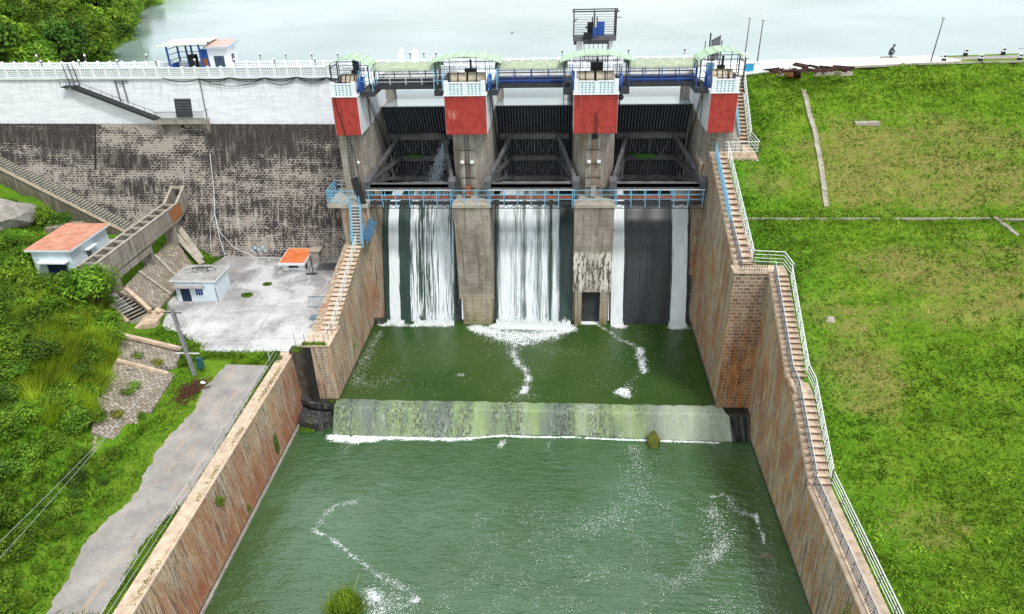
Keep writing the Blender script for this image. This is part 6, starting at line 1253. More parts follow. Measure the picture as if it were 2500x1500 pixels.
b = MB(); b.bar(onz(285, 880, 8.6), onz(410, 912, 5.8), .4, .3); one('slope_kerb', 'sandstone kerb between the upper and middle stone aprons', 'kerb', b, MAT['step'])
# ---- small steps with white grille
sm = thing('yard_steps', 'short concrete steps with white grille beside the stone slope, leading to the yard', 'steps', (-55, 76, 6))
P0 = np.array(onz(340, 778, 5.9)); P1 = np.array(onz(283, 728, 8.0)); W = np.array((1.15, 2.25, 0.)); N = 8
for i in range(N):
    a = P0+(P1-P0)*i/N; c = P0+(P1-P0)*(i+1)/N; z = a[2]+(P1[2]-P0[2])/N; b = MB(); A_ = a-W/2; B_ = a+W/2; C_ = c+W/2; D_ = c-W/2
    b.add([(*A_[:2], z-.7), (*B_[:2], z-.7), (*C_[:2], z-.7), (*D_[:2], z-.7), (*A_[:2], z), (*B_[:2], z), (*C_[:2], z), (*D_[:2], z)], [(4, 5, 6, 7), (0, 1, 5, 4), (1, 2, 6, 5), (2, 3, 7, 6), (3, 0, 4, 7), (7, 6, 5, 4)]); b.build('step', MAT['paleconc'], sm)
b = MB(); b.bar(P0+W/2+np.array((.3, .2, .45)), P1+W/2+np.array((.1, .3, .6)), .5, .5); b.bar(P0-W/2+np.array((-.2, -.2, .1)), P1-W/2+np.array((-.2, -.2, .3)), .5, .7); b.build('side_kerb', MAT['step'], sm)
b = MB()
for k in range(5):
    o_ = -W/2*(1-.25*k); b.bar(P1+o_+np.array((0, 0, .75)), P0+(P1-P0)*.2+o_+np.array((0, 0, .7)), .045)
for k in range(4): f = .25+.22*k; q = P0+(P1-P0)*f; b.bar(q-W/2+np.array((0, 0, .72)), q+W*.05+np.array((0, 0, .72)), .045); b.bar(q-W/2, q-W/2+np.array((0, 0, .75)), .05)
b.build('grille', MAT['wrail'], sm)
b = MB(); b.prism([tuple(onz(x, y, 5.75)[:2]) for x, y in ((322, 806), (347, 780), (358, 760), (398, 755), (405, 760), (377, 790), (352, 793))][::-1], 4.9, 5.75, 'z'); tag(b.build('step_landing', MAT['step']), 'rough sandstone landing slab at the foot of the short yard steps', 'landing')
rock('round_stone', 'rounded cream stone sitting on the corner of the step landing', onz(386, 759, 6.1), (.55, .4, .35), MAT['step'], seed=3)
# ---- long stair along the dam foot
ds = thing('dam_foot_steps', 'long stone stair with parapet climbing the bank along the foot of the dam', 'steps', (-75, 97, 14))
n = 52
for i in range(n):
    f = i/n; x = -64.2-24*f; z = 9.3+10.9*f; y0 = dy_d(z)+dsh(x)-2.7; b = MB(); b.box(x-.46, x, y0, y0+3.0, z-.25, z+.14); q = b.build('step', plain('step dark', (.10, .09, .07), .9, var=.4) if i == 0 else bpy.data.materials['step dark'], ds); b = MB(); b.box(x-.46, x-.20, y0-.02, y0+2.98, z+.142, z+.26); b.build('tread', plain('step grey', (.44, .41, .34), .9, var=.3) if i == 0 else bpy.data.materials['step grey'], q)
st_ = []
V = []; 
for f in np.linspace(0, 1, 14): x = -63.6-25*f; z = 9.0+11.3*f; y0 = dy_d(z)+dsh(x)-2.9; V += [(x, y0-.35, 6.5), (x, y0-.3, z+.25), (x, y0+.15, z+.25), (x, y0+.3, 6.5)]
F = [(i*4+j, i*4+(j+1) % 4, (i+1)*4+(j+1) % 4, (i+1)*4+j) for i in range(13) for j in range(4)]+[(0, 1, 2, 3)]
mesh_obj('side_wall', V, F, m_concrete('mossy rubble wall', (.17, .145, .11), (.27, .23, .18), (.05, .055, .03), amt=.7), ds)
V = []
for f in np.linspace(0, 1, 14): x = -63.6-25*f; z = 9.0+11.3*f; y0 = dy_d(z)+dsh(x)-2.9; V += [(x, y0-.45, z+.252), (x, y0-.45, z+.40), (x, y0+.25, z+.40), (x, y0+.25, z+.252)]
mesh_obj('coping', V, F, plain('tan coping', (.40, .33, .24), .9, var=.3), ds)
railing('stair_rail', 'thin dark rail on the outer edge of the long stair along the dam foot', [(-63.8, dy_d(9.1)+dsh(-63.8)-2.85, 9.4), (-87.5, dy_d(19.8)+dsh(-87.5)-2.85, 20.15)], 1.1, 2, 2.2, MAT['gsteel'], MAT['dsteel'], rr=.04)
b = MB(); b.prism([(-73.6, 89.8), (-69.3, 90.6), (-69.2, 92.6), (-73.8, 92.4)], 9.4, 12.4, 'z')
for k in range(7): b.box(-69.3+k*.42, -68.85+k*.42, 90.3-.25*k, 92.5-.1*k, 8.8, 12.2-.38*k)
one('rubble_platform', 'ruined stone platform with broken steps behind the salmon roofed building', 'stone platform', b, m_concrete('old rubble', (.20, .165, .125), (.33, .28, .22), (.06, .055, .04), amt=.6))
r1 = rock('big_boulder', 'huge bare grey boulder on the hillside at the left edge of the picture', (-81.5, 90.5, 12.4), (6.2, 6.8, 4.2), MAT['rock'], seed=8)
# ---- utility pole with wires
up_ = thing('utility_pole', 'leaning grey utility pole with cross arms beside the gravel road', 'utility pole', (-41.1, 64.1, 5))
PB = Vector((-41.1, 64.1, 4.6)); PT = Vector((-42.25, 65.2, 13.3)); b = MB(); b.bar(PB, PT, .30, .42); b.build('pole', MAT['wood'], up_)
def pp(f): return PB+(PT-PB)*f
b = MB(); c = pp(.93); b.bar(c+Vector((-1.2, .3, 0)), c+Vector((1.0, -.2, .25)), .10); b.build('cross_arm', MAT['gsteel'], up_)
b = MB(); c = pp(.70); b.bar(c+Vector((-1.1, .3, 0)), c+Vector((1.2, -.2, .3)), .09); b.build('cross_arm', MAT['wrail'], up_)
b = MB(); c = pp(.38); b.bar(c+Vector((-1.6, .3, -.1)), c+Vector((1.5, -.2, .2)), .10); b.build('cross_arm', MAT['wrail'], up_)
b = MB(); q = pp(.38)+Vector((.8, .6, -1.6)); b.box(q.x-.35, q.x+.35, q.y-.2, q.y+.2, q.z-.7, q.z+.7); b.build('switch_box', plain('teal box', (.03, .12, .12), .5), up_)
b = MB()
for k in range(4): b.tube(pp(.93)+Vector((.2+.28*k, 0, 0)), pp(.70)+Vector((.1+.32*k, 0, .1)), .02, 4); b.tube(pp(.70)+Vector((.1+.32*k, 0, .1)), pp(.38)+Vector((.2+.36*k, 0, .1)), .02, 4)
for s in (-1.1, -.4, .5, .9): b.sphere(pp(.93)+Vector((s, -.05*s, .15)), .09, 6, 4)
b.build('drop_wires', MAT['wire'], up_)
b = MB()
for a_, px_ in ((pp(.38)+Vector((-1.5, .3, 0)), (0, 1338)), (pp(.38)+Vector((-.8, .2, 0)), (0, 1300))):
    e = Vector(onz(px_[0], px_[1], 12.4)); e2 = a_+(e-a_)*1.5; m = 14; b.path([a_+(e2-a_)*(i/m)-Vector((0, 0, 1.4*4*(i/m)*(1-i/m)*.5)) for i in range(m+1)], .014, 4)
one('overhead_wires', 'pair of pale overhead wires sagging from the utility pole over the bushes', 'wire', b, MAT['psteel'])
b = MB(); r_ = np.random.default_rng(21); c0 = onz(466, 955, 5.35)
for k in range(110): p = np.array(c0)+np.array([r_.normal(0, .55), r_.normal(0, 1.1), abs(r_.normal(0, .14))]); d = np.array([r_.normal(0, .5), r_.normal(0, .5), r_.normal(0, .12)]); b.bar(p-d, p+d, .05)
one('brushwood_heap', 'heap of dark red brushwood beside the gravel road at the pole foot', 'heap', b, plain('red brown twigs', (.10, .035, .022), .9))
for i, (px_, py_, s) in enumerate(((489, 893, .35), (496, 935, .28))):
    rock('white_rubble', ('upper' if i == 0 else 'lower')+' lump of white rubble near the foot of the utility pole', onz(px_, py_, 5.5), (s, s*.8, s*.7), MAT['whitep'], seed=30+i)

# ================================================================== CREST OBJECTS (right)
def lamp_pole(lab, foot, h, ped):
    t = thing('lamp_pole', lab, 'lamp pole', tuple(foot), group='tall lamp poles on the crest'); x, y, z = foot
    if ped: b = MB(); b.box(x-.4, x+.4, y-.4, y+.4, z-.1, z+.9); b.box(x-.5, x+.5, y-.5, y+.5, z+.9, z+1.0); b.build('pedestal', MAT['whitep'], t)
    lean = .25 if not ped else .05
    b = MB(); b.tube((x, y, z), (x+lean, y, z+h), .10, 8, .06); b.build('pole', MAT['gsteel'], t); b = MB(); b.tube((x+lean, y, z+h), (x+lean, y, z+h+.35), .07, 8, .26); b.build('cup', MAT['psteel'], t); b = MB(); b.sphere((x+lean, y, z+h+.5), .2, 8, 6); b.build('lamp', MAT['wrail'], t)
lamp_pole('tall lamp pole on white pedestal nearest the water, right of the last canopy', onz(1817, 147, 30.6), 5.4, True)
lamp_pole('tall lamp pole on white pedestal beside the blue board', onz(1846, 170, 30.6), 6.0, True)
lamp_pole('leaning tall lamp pole at the far right end of the white crest slab', onz(2272, 152, 30.6), 5.4, False)
b = MB(); q = onz(1826, 177, 30.62); b.box(q[0]-.55, q[0]+.65, q[1]-.05, q[1]+.05, 30.75, 31.75); t = b.build('signboard', MAT['signblue']); tag(t, 'small bright blue board standing on the white crest slab above the grass', 'board')
b = MB(); b.box(q[0]-.65, q[0]-.55, q[1]-.07, q[1]+.07, 30.6, 31.85); b.box(q[0]+.65, q[0]+.75, q[1]-.07, q[1]+.07, 30.6, 31.85); b.box(q[0]-.65, q[0]+.75, q[1]-.07, q[1]+.07, 31.75, 31.85); b.build('frame', MAT['whitep'], t)
# scrap heap
sp_ = thing('scrap_heap', 'heap of rusted dark steel sections lying along the top of the grass bank', 'scrap heap', tuple(onz(1950, 175, 30.6)))
r_ = np.random.default_rng(5)
for nm, rows in (('long_beam', ((2000, 163, 2078, 170), (2010, 167, 2085, 168), (1990, 172, 2060, 168), (1975, 160, 1998, 165), (2035, 162, 2085, 166), (1940, 155, 1975, 162), (1937, 158, 1970, 165), (1985, 174, 2040, 171))),):
    for x0, y0, x1, y1 in rows: b = MB(); b.bar(onz(x0, y0, 31.0+r_.uniform(0, .5)), onz(x1, y1, 31.0+r_.uniform(0, .5)), .28, .28); b.build(nm, MAT['scrap'], sp_)
for k in range(46):
    u = r_.uniform(0, 1); px_ = 1882+u*190; py_ = 172+r_.uniform(-5, 4)*(1-.6*u); c = np.array(onz(px_, py_, 30.85+r_.uniform(0, .7)*(1-u*.5))); an = r_.normal(0, .5); L = r_.uniform(.5, 2.2)
    b = MB(); d = np.array([math.cos(an)*L/2, math.sin(an)*L/2, r_.normal(0, .18)]); b.bar(c-d, c+d, r_.uniform(.08, .3), r_.uniform(.06, .22)); b.build('steel_section', MAT['scrap'], sp_)
b = MB()
for x0, x1 in ((1900, 1912), (1988, 2040), (2046, 2080)): b.bar(onz(x0, 181, 30.3), onz(x1, 181-(x1-x0)*.06, 30.3), .5, .5)
b.build('bearer', MAT['paleconc'], sp_)
b = MB(); b.bar(onz(1928, 183, 30.5), onz(1925, 186, 29.5), .9, .5); b.build('rust_box', MAT['rustpipe'], sp_); b = MB(); b.bar(onz(1945, 172, 31), onz(1948, 198, 29.0), .9, .3); b.build('hanging_plate', MAT['scrap'], sp_)
# guard stones
for i, (px_, py_, fr) in enumerate(((2356, 137, 'back'), (2448, 134, 'back'), (2303, 151, 'front'), (2392, 151, 'front'), (2488, 149, 'front'))):
    q = onz(px_, py_, 30.5); t = thing('guard_stone', f'black and white guard stone, {fr} side of crest road, {ordn(i if i < 2 else i-2)} from left', 'guard stone', (q[0], q[1], 30.5), group='guard stones on the crest road')
    b = MB(); b.box(q[0]-.24, q[0]+.24, q[1]-.18, q[1]+.18, 30.4, 30.95); b.build('base', MAT['black'], t); b = MB(); b.box(q[0]-.24, q[0]+.24, q[1]-.18, q[1]+.18, 30.952, 31.35); b.tube((q[0], q[1]-.18, 31.35), (q[0], q[1]+.18, 31.35), .24, 12); b.build('top', MAT['whitep'], t)
# person crouching at the water edge
def person(c, s):
    J = {'pelvis': (0, 0, .38), 'belly': (.08, 0, .62), 'chest': (.26, 0, .95), 'neck': (.38, 0, 1.17), 'head': (.46, 0, 1.36), 'top': (.47, 0, 1.50), 'hl': (.05, .15, .36), 'kl': (.55, .17, .62), 'al': (.28, .17, .08), 'tl': (.50, .17, .04), 'hr': (.05, -.15, .36), 'kr': (.55, -.17, .62), 'ar': (.28, -.17, .08), 'tr': (.50, -.17, .04),
         'sl': (.30, .22, 1.08), 'el': (.50, .25, .80), 'wl': (.72, .12, .60), 'sr': (.30, -.22, 1.08), 'er': (.50, -.25, .80), 'wr': (.72, -.12, .60)}
    E_ = [('pelvis', 'belly'), ('belly', 'chest'), ('chest', 'neck'), ('neck', 'head'), ('head', 'top'), ('pelvis', 'hl'), ('hl', 'kl'), ('kl', 'al'), ('al', 'tl'), ('pelvis', 'hr'), ('hr', 'kr'), ('kr', 'ar'), ('ar', 'tr'), ('chest', 'sl'), ('sl', 'el'), ('el', 'wl'), ('chest', 'sr'), ('sr', 'er'), ('er', 'wr')]
    rad = dict(pelvis=.17, belly=.16, chest=.19, neck=.07, head=.12, top=.08, hl=.12, kl=.075, al=.05, tl=.04, hr=.12, kr=.075, ar=.05, tr=.04, sl=.08, el=.055, wl=.04, sr=.08, er=.055, wr=.04)
    K = list(J); me = bpy.data.meshes.new('person'); me.from_pydata([tuple(s*v for v in J[k]) for k in K], [(K.index(a), K.index(b_)) for a, b_ in E_], []); o = bpy.data.objects.new('person', me); COL.objects.link(o); o.location = c
    m = o.modifiers.new('skin', 'SKIN'); sk = me.skin_vertices[0].data if me.skin_vertices else None
    if sk is None:
        bpy.context.view_layer.objects.active = o; sk = me.skin_vertices[0].data
    for i, k in enumerate(K): sk[i].radius = (rad[k]*s, rad[k]*s); sk[i].use_root = (k == 'pelvis')
    o.modifiers.new('sub', 'SUBSURF').levels = 1; me.materials.append(MAT['shirt'])
    b = MB(); b.sphere((.45*s+c[0], c[1], 1.42*s+c[2]), .135*s, 10, 8); hb = b.build('hair', MAT['black'], o, True)
    b = MB(); b.sphere((.53*s+c[0], c[1], 1.36*s+c[2]), .095*s, 10, 8); b.build('face', MAT['skin'], o, True)
    return o
try:
    po = person(tuple(onz(2168, 140, 30.75)), 1.15)
    tag(po, 'person in dark clothes crouching at the water edge of the white crest', 'person')
except Exception as ex:
    print('PERSON', ex)
b = MB(); q = onz(2168, 142, 30.62); b.box(q[0]-1.0, q[0]+1.2, q[1]-.3, q[1]+.4, 30.6, 30.78); one('cloth_bundle', 'grey bundle spread on the crest edge beside the crouching person', 'bundle', b, MAT['paleconc'])
# birds over the reservoir
def bird(lab, px_, py_, z, s):
    c = onz(px_, py_, z); b = MB(); b.add([c+np.array(v)*s for v in ((-.5, 0, 0), (.5, 0, .05), (.1, .15, .1), (0, 0, -.1), (.15, -.9, .35), (-.1, -.1, .05), (.1, .9, .5), (-.1, .1, .05))], [(0, 3, 1), (0, 1, 2), (1, 4, 5), (1, 7, 6), (5, 4, 1), (6, 7, 1)]); one('bird', lab, 'bird', b, MAT['black'])
bird('dark bird flying low over the reservoir, left of the hoist tower', 1249, 82, 32, .55)
bird('tiny bird at the right edge above the crest road, left of its companion', 2489, 120, 31, .3); bird('tiny bird at the very right edge above the crest road', 2496, 120, 31, .28)
# ================================================================== VEGETATION
def project(X):
    d = np.asarray(X)-np.array(CAMP); z = d@_FW; return 1250+FPX*(d@_RI)/z, 750-FPX*(d@_UP)/z
def inpoly(px, py, P):
    ins = np.zeros(np.shape(px), bool); j = len(P)-1
    for i in range(len(P)):
        c = ((P[i][1] > py) != (P[j][1] > py)) & (px < (P[j][0]-P[i][0])*(py-P[i][1])/(P[j][1]-P[i][1]+1e-9)+P[i][0]); ins = ins ^ c; j = i
    return ins
def leaves(C, Nrm, s, r_, asp=.55):
    """leaf quads at C, roughly facing Nrm with scatter; s leaf length"""
    n = len(C); N = Nrm+r_.normal(0, .55, (n, 3)); N /= np.linalg.norm(N, axis=1)[:, None]+1e-9
    T = np.cross(N, r_.normal(0, 1, (n, 3))); T /= np.linalg.norm(T, axis=1)[:, None]+1e-9; B = np.cross(N, T); s = np.broadcast_to(s, (n,))[:, None]
    return np.stack([C-T*s*.5, C+B*s*asp*.5, C+T*s*.5, C-B*s*asp*.5], 1).reshape(-1, 3)
def crown(r_, nclump, per, R0, leaf, flat=.8, lob=.33, base=-.35):
    C = []; Nn = []; val = []
    for k in range(nclump):
        while True:
            d = r_.normal(0, 1, 3); d /= np.linalg.norm(d)
            if d[2] > base: break
        rad = R0*r_.uniform(.45, .80); c = d*rad*np.array([1, 1, flat]); cr = R0*lob*r_.uniform(.6, 1.35); q = r_.normal(0, 1, (per, 3)); q /= np.linalg.norm(q, axis=1)[:, None]; q[:, 2] = np.where(q[:, 2] < -.3, -q[:, 2], q[:, 2])
        rr = cr*(r_.random(per)**.33); C.append(c+q*rr[:, None]); Nn.append(q*.7+d*.3+np.array([0, 0, .35])); val.append(np.clip(r_.uniform(.1, .85)+r_.normal(0, .16, per), 0, 1))
    return np.concatenate(C), np.concatenate(Nn), np.concatenate(val)
def tree_proto(name, seed, nclump, per, R0, leaf, mat, h, trunk=True, cat='tree', flat=.8, lob=.33):
    r_ = np.random.default_rng(seed); C, Nn, v = crown(r_, nclump, per, R0, leaf, flat, lob); C[:, 2] += h
    t = thing(name, 'x', cat); o = np_mesh('foliage' if cat != 'tree' else 'crown', leaves(C, Nn, leaf*r_.uniform(.6, 1.3, len(C)), r_), 4, mat, None, v); o.parent = t
    b = MB()
    if trunk:
        b.tube((0, 0, -1.2), (0, 0, h*.7), .16*R0**.5, 7, .10*R0**.5)
    for k in range(5 if trunk else 4):
        a = k*1.4+r_.uniform(0, 1); b.tube((0, 0, h*.45 if trunk else -.3), (math.cos(a)*R0*.6, math.sin(a)*R0*.6, h+R0*.25), .06*R0**.5, 5, .02)
    b.build('trunk' if trunk else 'stem', MAT['bark'], t); return t
TP = [tree_proto('broadleaf_tree', 100+i, 46, 62, 4.2, .62, MAT[m], 3.6) for i, m in enumerate(('leafA', 'leafB', 'leafC', 'leafA', 'leafD'))]
BP = [tree_proto('leafy_bush', 200+i, 34, 60, 1.5, .23, MAT[m], .8, False, 'bush', .75, .38) for i, m in enumerate(('leafA', 'leafC', 'leafB', 'leafC', 'leafA'))]
TONE = ['mid green', 'dark green', 'bright green', 'mid green', 'yellow green']; BT = ['mid green', 'bright green', 'dark green', 'bright green', 'mid green']
used = set()
def plant(protos, i, loc, s, rz, sz=1.):
    p = protos[i]; o = p if id(p) not in used else copy_tree(p); used.add(id(p)); o.location = loc; o.rotation_euler = (0, 0, rz); o.scale = (s, s, s*sz); return o
r_ = np.random.default_rng(77)
# ---- trees on the far left bank
pts = []
for k in range(9000):
    y = r_.uniform(112, 285); x = shore_x(y)-r_.uniform(1.2, 55); z = float(far_h(np.array(x), np.array(y))); px_, py_ = project((x, y, z+4))
    if not (-60 < px_ < 470 and -90 < py_ < 165): continue
    if any((x-a)**2+(y-b_)**2 < (4.3+.012*(y-110))**2 for a, b_, _ in pts): continue
    pts.append((x, y, z))
pts.sort(key=lambda p: p[1]); pts = pts[:88]
rows = [pts[i:i+11] for i in range(0, len(pts), 11)]
for ri, row in enumerate(rows):
    row.sort(key=lambda p: p[0])
    for k, (x, y, z) in enumerate(row):
        i = int(r_.choice(5, p=[.30, .24, .20, .16, .10])); o = plant(TP, i, (x, y, z-.6), r_.uniform(.75, 1.25), r_.uniform(0, 6), r_.uniform(.85, 1.15))
        o['label'] = f'{TONE[i]} tree beyond the dam, {ordn(k)} from left, {ordn(ri)} row back'; o['group'] = 'trees on the wooded bank beyond the dam'
# scrub right at the shore line
C = []; Nn = []; vv = []
for k in range(420):
    y = r_.uniform(112, 250); x = shore_x(y)-r_.uniform(-.6, 30)*r_.random(); z = float(far_h(np.array(x), np.array(y))); m = 46; R1 = r_.uniform(.8, 2.0); q = r_.normal(0, 1, (m, 3)); q /= np.linalg.norm(q, axis=1)[:, None]; q[:, 2] = abs(q[:, 2])
    C.append(np.array([x, y, max(z, 26.9)])+q*R1*np.array([1.2, 1.2, .9])); Nn.append(q+np.array([0, 0, .3])); vv.append(np.clip(r_.uniform(.1, .9)+r_.normal(0, .15, m), 0, 1))
C = np.concatenate(C); o = np_mesh('shore_scrub', leaves(C, np.concatenate(Nn), r_.uniform(.3, .7, len(C)), r_), 4, MAT['leafC'], None, np.concatenate(vv)); tag(o, 'low scrub filling the wooded bank beyond the dam', 'scrub', kind='stuff')
# ---- hillside bushes, lower left
EX = [[(80, 540), (300, 540), (460, 450), (480, 640), (390, 780), (340, 800), (250, 740), (262, 690), (200, 668), (185, 690), (70, 715), (60, 600)], [(262, 730), (330, 790), (405, 755), (400, 810), (320, 820), (262, 800)],
      [(290, 818), (445, 850), (440, 900), (410, 960), (335, 1000), (300, 1075), (245, 1110), (225, 1070), (245, 975), (275, 940), (280, 870)], [(-60, 440), (60, 470), (105, 555), (100, 590), (20, 585), (-60, 560)]]
TG = [(140, 720), (290, 745), (300, 820), (290, 900), (262, 960), (240, 1010), (120, 1040), (60, 960), (90, 850), (40, 780)]
bl = []
for k in range(14000):
    y = r_.uniform(26, 93); x = toe(y)-r_.uniform(-.6, 34); 
    z = lh(x, y); px_, py_ = project((x, y, z+.8))
    if not (-110 < px_ < 560 and 395 < py_ < 1590): continue
    if any(inpoly(px_, py_, P) for P in EX) or (inpoly(px_, py_, TG) and r_.random() < .93): continue
    if x > toe(y)-.5 and r_.random() < .85: continue
    d_ = 1.75 if x < toe(y)-2.5 else 1.35
    if any((x-a)**2+(y-b_)**2 < d_**2 for a, b_, *_ in bl): continue
    bl.append((x, y, z, min(1.25, .5+.12*(toe(y)-x))))
bl = bl[:285]; bl.sort(key=lambda p: p[1]); rows = [bl[i:i+15] for i in range(0, len(bl), 15)]
for ri, row in enumerate(rows):
    row.sort(key=lambda p: p[0])
    for k, (x, y, z, s) in enumerate(row):
        i = int(r_.choice(5, p=[.26, .22, .20, .18, .14])); o = plant(BP, i, (x, y, z-.25), s*r_.uniform(.7, 1.15), r_.uniform(0, 6), r_.uniform(.7, 1.2))
        o['label'] = f'{BT[i]} bush on the left hillside, {ordn(k)} from left, {ordn(ri)} row up'; o['group'] = 'bushes on the hillside left of the road'
for (x, y, z), s, i, lab in ((onz(228, 728, 11.0), 2.3, 3, 'big bright green bush at the lower end of the concrete trough'), (onz(180, 722, 11.0), 1.7, 0, 'mid green bush beside the door of the salmon roofed building'), (onz(30, 705, 10.5), 2.1, 3, 'large bright green bush at the left edge beside the salmon roofed building'), (onz(-10, 760, 10.5), 1.6, 1, 'bright bush at the left edge below the salmon roofed building'), (onz(262, 748, 8.6), .8, 1, 'small bright bush at the head of the yard steps'), (onz(130, 500, 12.5), .8, 0, 'mid green bush below the long dam foot stair'), (onz(105, 490, 13.), .8, 2, 'dark green bush under the coping of the long dam foot stair')):
    o = plant(BP, i, (x, y, z-.2), s, 1.3*s); o['label'] = lab
# long grass and undergrowth (uncountable)
def blades(name, label, P, h, wdt, mat, val, spread=.5, r_=r_, kind='stuff'):
    n = len(P); a = r_.random(n)*6.283; w_ = np.stack([np.cos(a), np.sin(a), 0*a], 1)*(wdt*r_.uniform(.6, 1.4, n))[:, None]; tip = np.stack([r_.normal(0, 1, n)*spread, r_.normal(0, 1, n)*spread, np.ones(n)], 1)*(h*r_.uniform(.6, 1.3, n))[:, None]
    V = np.stack([P-w_, P+w_, P+tip], 1).reshape(-1, 3); o = np_mesh(name, V, 3, mat, None, val); return tag(o, label, 'grass', kind=kind)
N = 60000; y = r_.uniform(24, 96, N); x = toe(y)-r_.uniform(-4.5, 26, N); z = left_h(x, y); px_, py_ = project(np.stack([x, y, z], 1)); ok = (px_ > -60) & (px_ < 520) & (py_ > 395) & (py_ < 1560)
for P in EX: ok &= ~inpoly(px_, py_, P)
R_ = [(x_, y_) for x_, y_ in rl]+[(x_, y_) for x_, y_ in rr][::-1]; ok &= ~inpoly(px_, py_, R_)
P = np.stack([x, y, z], 1)[ok]; px_, py_ = px_[ok], py_[ok]; tg = inpoly(px_, py_, TG)
vv = np.clip(.45+bumps(P[:, 0], P[:, 1], .35, 1.5)+r_.normal(0, .15, len(P)), 0, 1)
blades('ground_cover', 'low green ground cover on the hillside', P[~tg], .38, .10, MAT['leafC'], vv[~tg])
T = P[tg]; cl = r_.choice(len(T), 420, replace=False); kk = r_.integers(0, 420, 42000); T = T[cl][kk]+r_.normal(0, .42, (42000, 3))*np.array([1, 1, 0]); T[:, 2] = left_h(T[:, 0], T[:, 1])+.25*np.sin(kk*1.7); tv = (kk*.618) % 1.; blades('tall_grass', 'tall bright grass sweeping over the hillside beside the stone aprons', T, 1.5, .04, MAT['tall'], np.clip(.25+.5*tv+r_.normal(0, .14, len(T)), 0, 1), .5)
# verge between road and channel wall, yard edges
N = 30000; y = r_.uniform(20, 69, N); x = r_.uniform(-38, -32.75, N); z = np.full(N, 5.2); px_, py_ = project(np.stack([x, y, z], 1)); ok = ~inpoly(px_, py_, R_) & (py_ < 1560) & (px_ > 200)
P = np.stack([x, y, z], 1)[ok]; blades('verge_grass', 'grass verge between the gravel road and the channel wall', P, .26, .06, MAT['tuft'], np.clip(.35+bumps(P[:, 0], P[:, 1], .3, 1)+r_.normal(0, .15, len(P)), 0, 1))
mesh_obj('verge_ground', [(-32.7, -12, 5.22), (-32.7, 68.8, 5.22), (-44, 68.8, 5.22), (-38.6, 33, 5.22), (-36, -12, 5.22)], [(0, 1, 2, 3, 4)], MAT['grass2'])['kind'] = 'structure'
C = []; 
for x0, y0, x1, y1, wd, nn in ((-53.4, 81, -53.3, 88, .7, 500), (-52, 89.5, -53.0, 94.2, .9, 600), (-51.3, 76.6, -53., 80.5, .6, 420), (-50, 73.6, -43, 69.2, .9, 900), (-43, 68.2, -34, 68.3, .6, 900), (-33.6, 68.6, -32.5, 67.0, .5, 500), (-54, 91, -52, 95, .8, 500), (-32.8, 94.2, -29.5, 94.2, .3, 260), (-29.2, 67.1, -26.5, 67.1, .12, 160), (-43.5, 66, -42.9, 68.9, .5, 500)):
    u = r_.random(nn); C.append(np.stack([x0+(x1-x0)*u+r_.normal(0, wd, nn)*.6, y0+(y1-y0)*u+r_.normal(0, wd, nn)*.6, np.full(nn, 5.42)], 1))
C[8][:, 2] = 7.75; C = np.concatenate(C); C = np.repeat(C, 2, 0)+r_.normal(0, .08, (len(C)*2, 3))*np.array([1, 1, 0]); q = np.concatenate([np.stack([C[:, 0], C[:, 1], np.maximum(C[:, 2], 5.3)], 1)]); blades('yard_edge_weeds', 'weeds growing along the edges of the concrete yard', q, .27, .08, MAT['leafC'], np.clip(r_.normal(.5, .25, len(q)), 0, 1))
N = 15000; x = r_.uniform(-90, -68.8, N); y = r_.uniform(79, 95.5, N); P = np.stack([x, y, left_h(x, y)], 1); ok = ~((x > -74) & (x < -66) & (y > 89) & (y < 93)) & (y < dy_d(12)+1-3.6); P = P[ok]
blades('bank_weeds', 'weeds below the long stair around the boulder', P, .55, .10, MAT['leafA'], np.clip(.45+bumps(P[:, 0], P[:, 1], .4, 1.4)+r_.normal(0, .15, len(P)), 0, 1))
x = np.concatenate([r_.uniform(-56, -51.5, 2600), r_.uniform(-60.4, -56.5, 1500)]); y = np.concatenate([r_.uniform(76, 94, 2600), r_.uniform(74, 80, 1500)]); P = np.stack([x, y, left_h(x, y)], 1)
blades('slope_weeds', 'weeds beside the stone pitched slope', P, .30, .08, MAT['leafC'], np.clip(r_.normal(.5, .25, len(P)), 0, 1))
y = np.sort(r_.uniform(15, 67, 2600)); x = -31.72+.10*r_.normal(0, 1, 2600); P = np.stack([x, y, np.full(2600, 5.5)], 1)[bumps(y, y*.3, 1, 2.5) > .0]
blades('coping_weeds', 'thin weeds along the inner edge of the left coping', P, .16, .06, MAT['leafD'], r_.random(len(P)))
# ---- grass on the right bank
def bank_pts(N, x0, x1, y0, y1):
    x = r_.uniform(x0, x1, N); y = r_.uniform(y0, y1, N); ok = (y < near_e(x)-.1) & ((y > 67.6) | (x > 23.2)) & ((y < 86.8) | (x > 24.3)) & (x > 20.5)
    P = np.stack([x, y, bank_h(x, y)-.03], 1)[ok]; px_, py_ = project(P); return P[(px_ < 2560) & (py_ < 1560)]
def zone(P):
    z = np.zeros(len(P))
    for cx, cy, rx, ry, wt in ((44, 88, 20, 10, 1.), (41, 67, 15, 7, .95), (28, 60.5, 5.0, 10, .85), (24.8, 84, 4.0, 3.2, .9), (28, 44, 5, 4, .6)):
        z = np.maximum(z, wt*np.clip((1.5-((P[:, 0]-cx)/rx)**2-((P[:, 1]-cy)/ry)**2)/1.4, 0, 1))
    return z
P = bank_pts(150000, 20, 72, 26, 107); zn = zone(P); bb = bumps(P[:, 0]*.5, P[:, 1]*1.3, .5, 1.1)+bumps(P[:, 1]*1.3, P[:, 0]*.6, .45, .45); dry = (zn*.62+bb*.62+r_.normal(0, .16, len(P))) > .62
vv = np.clip(.42+.42*bb+.05*zn+r_.normal(0, .12, len(P)), 0, 1); keep = r_.random(len(P)) < np.where(zn > .4, .65, 1.)
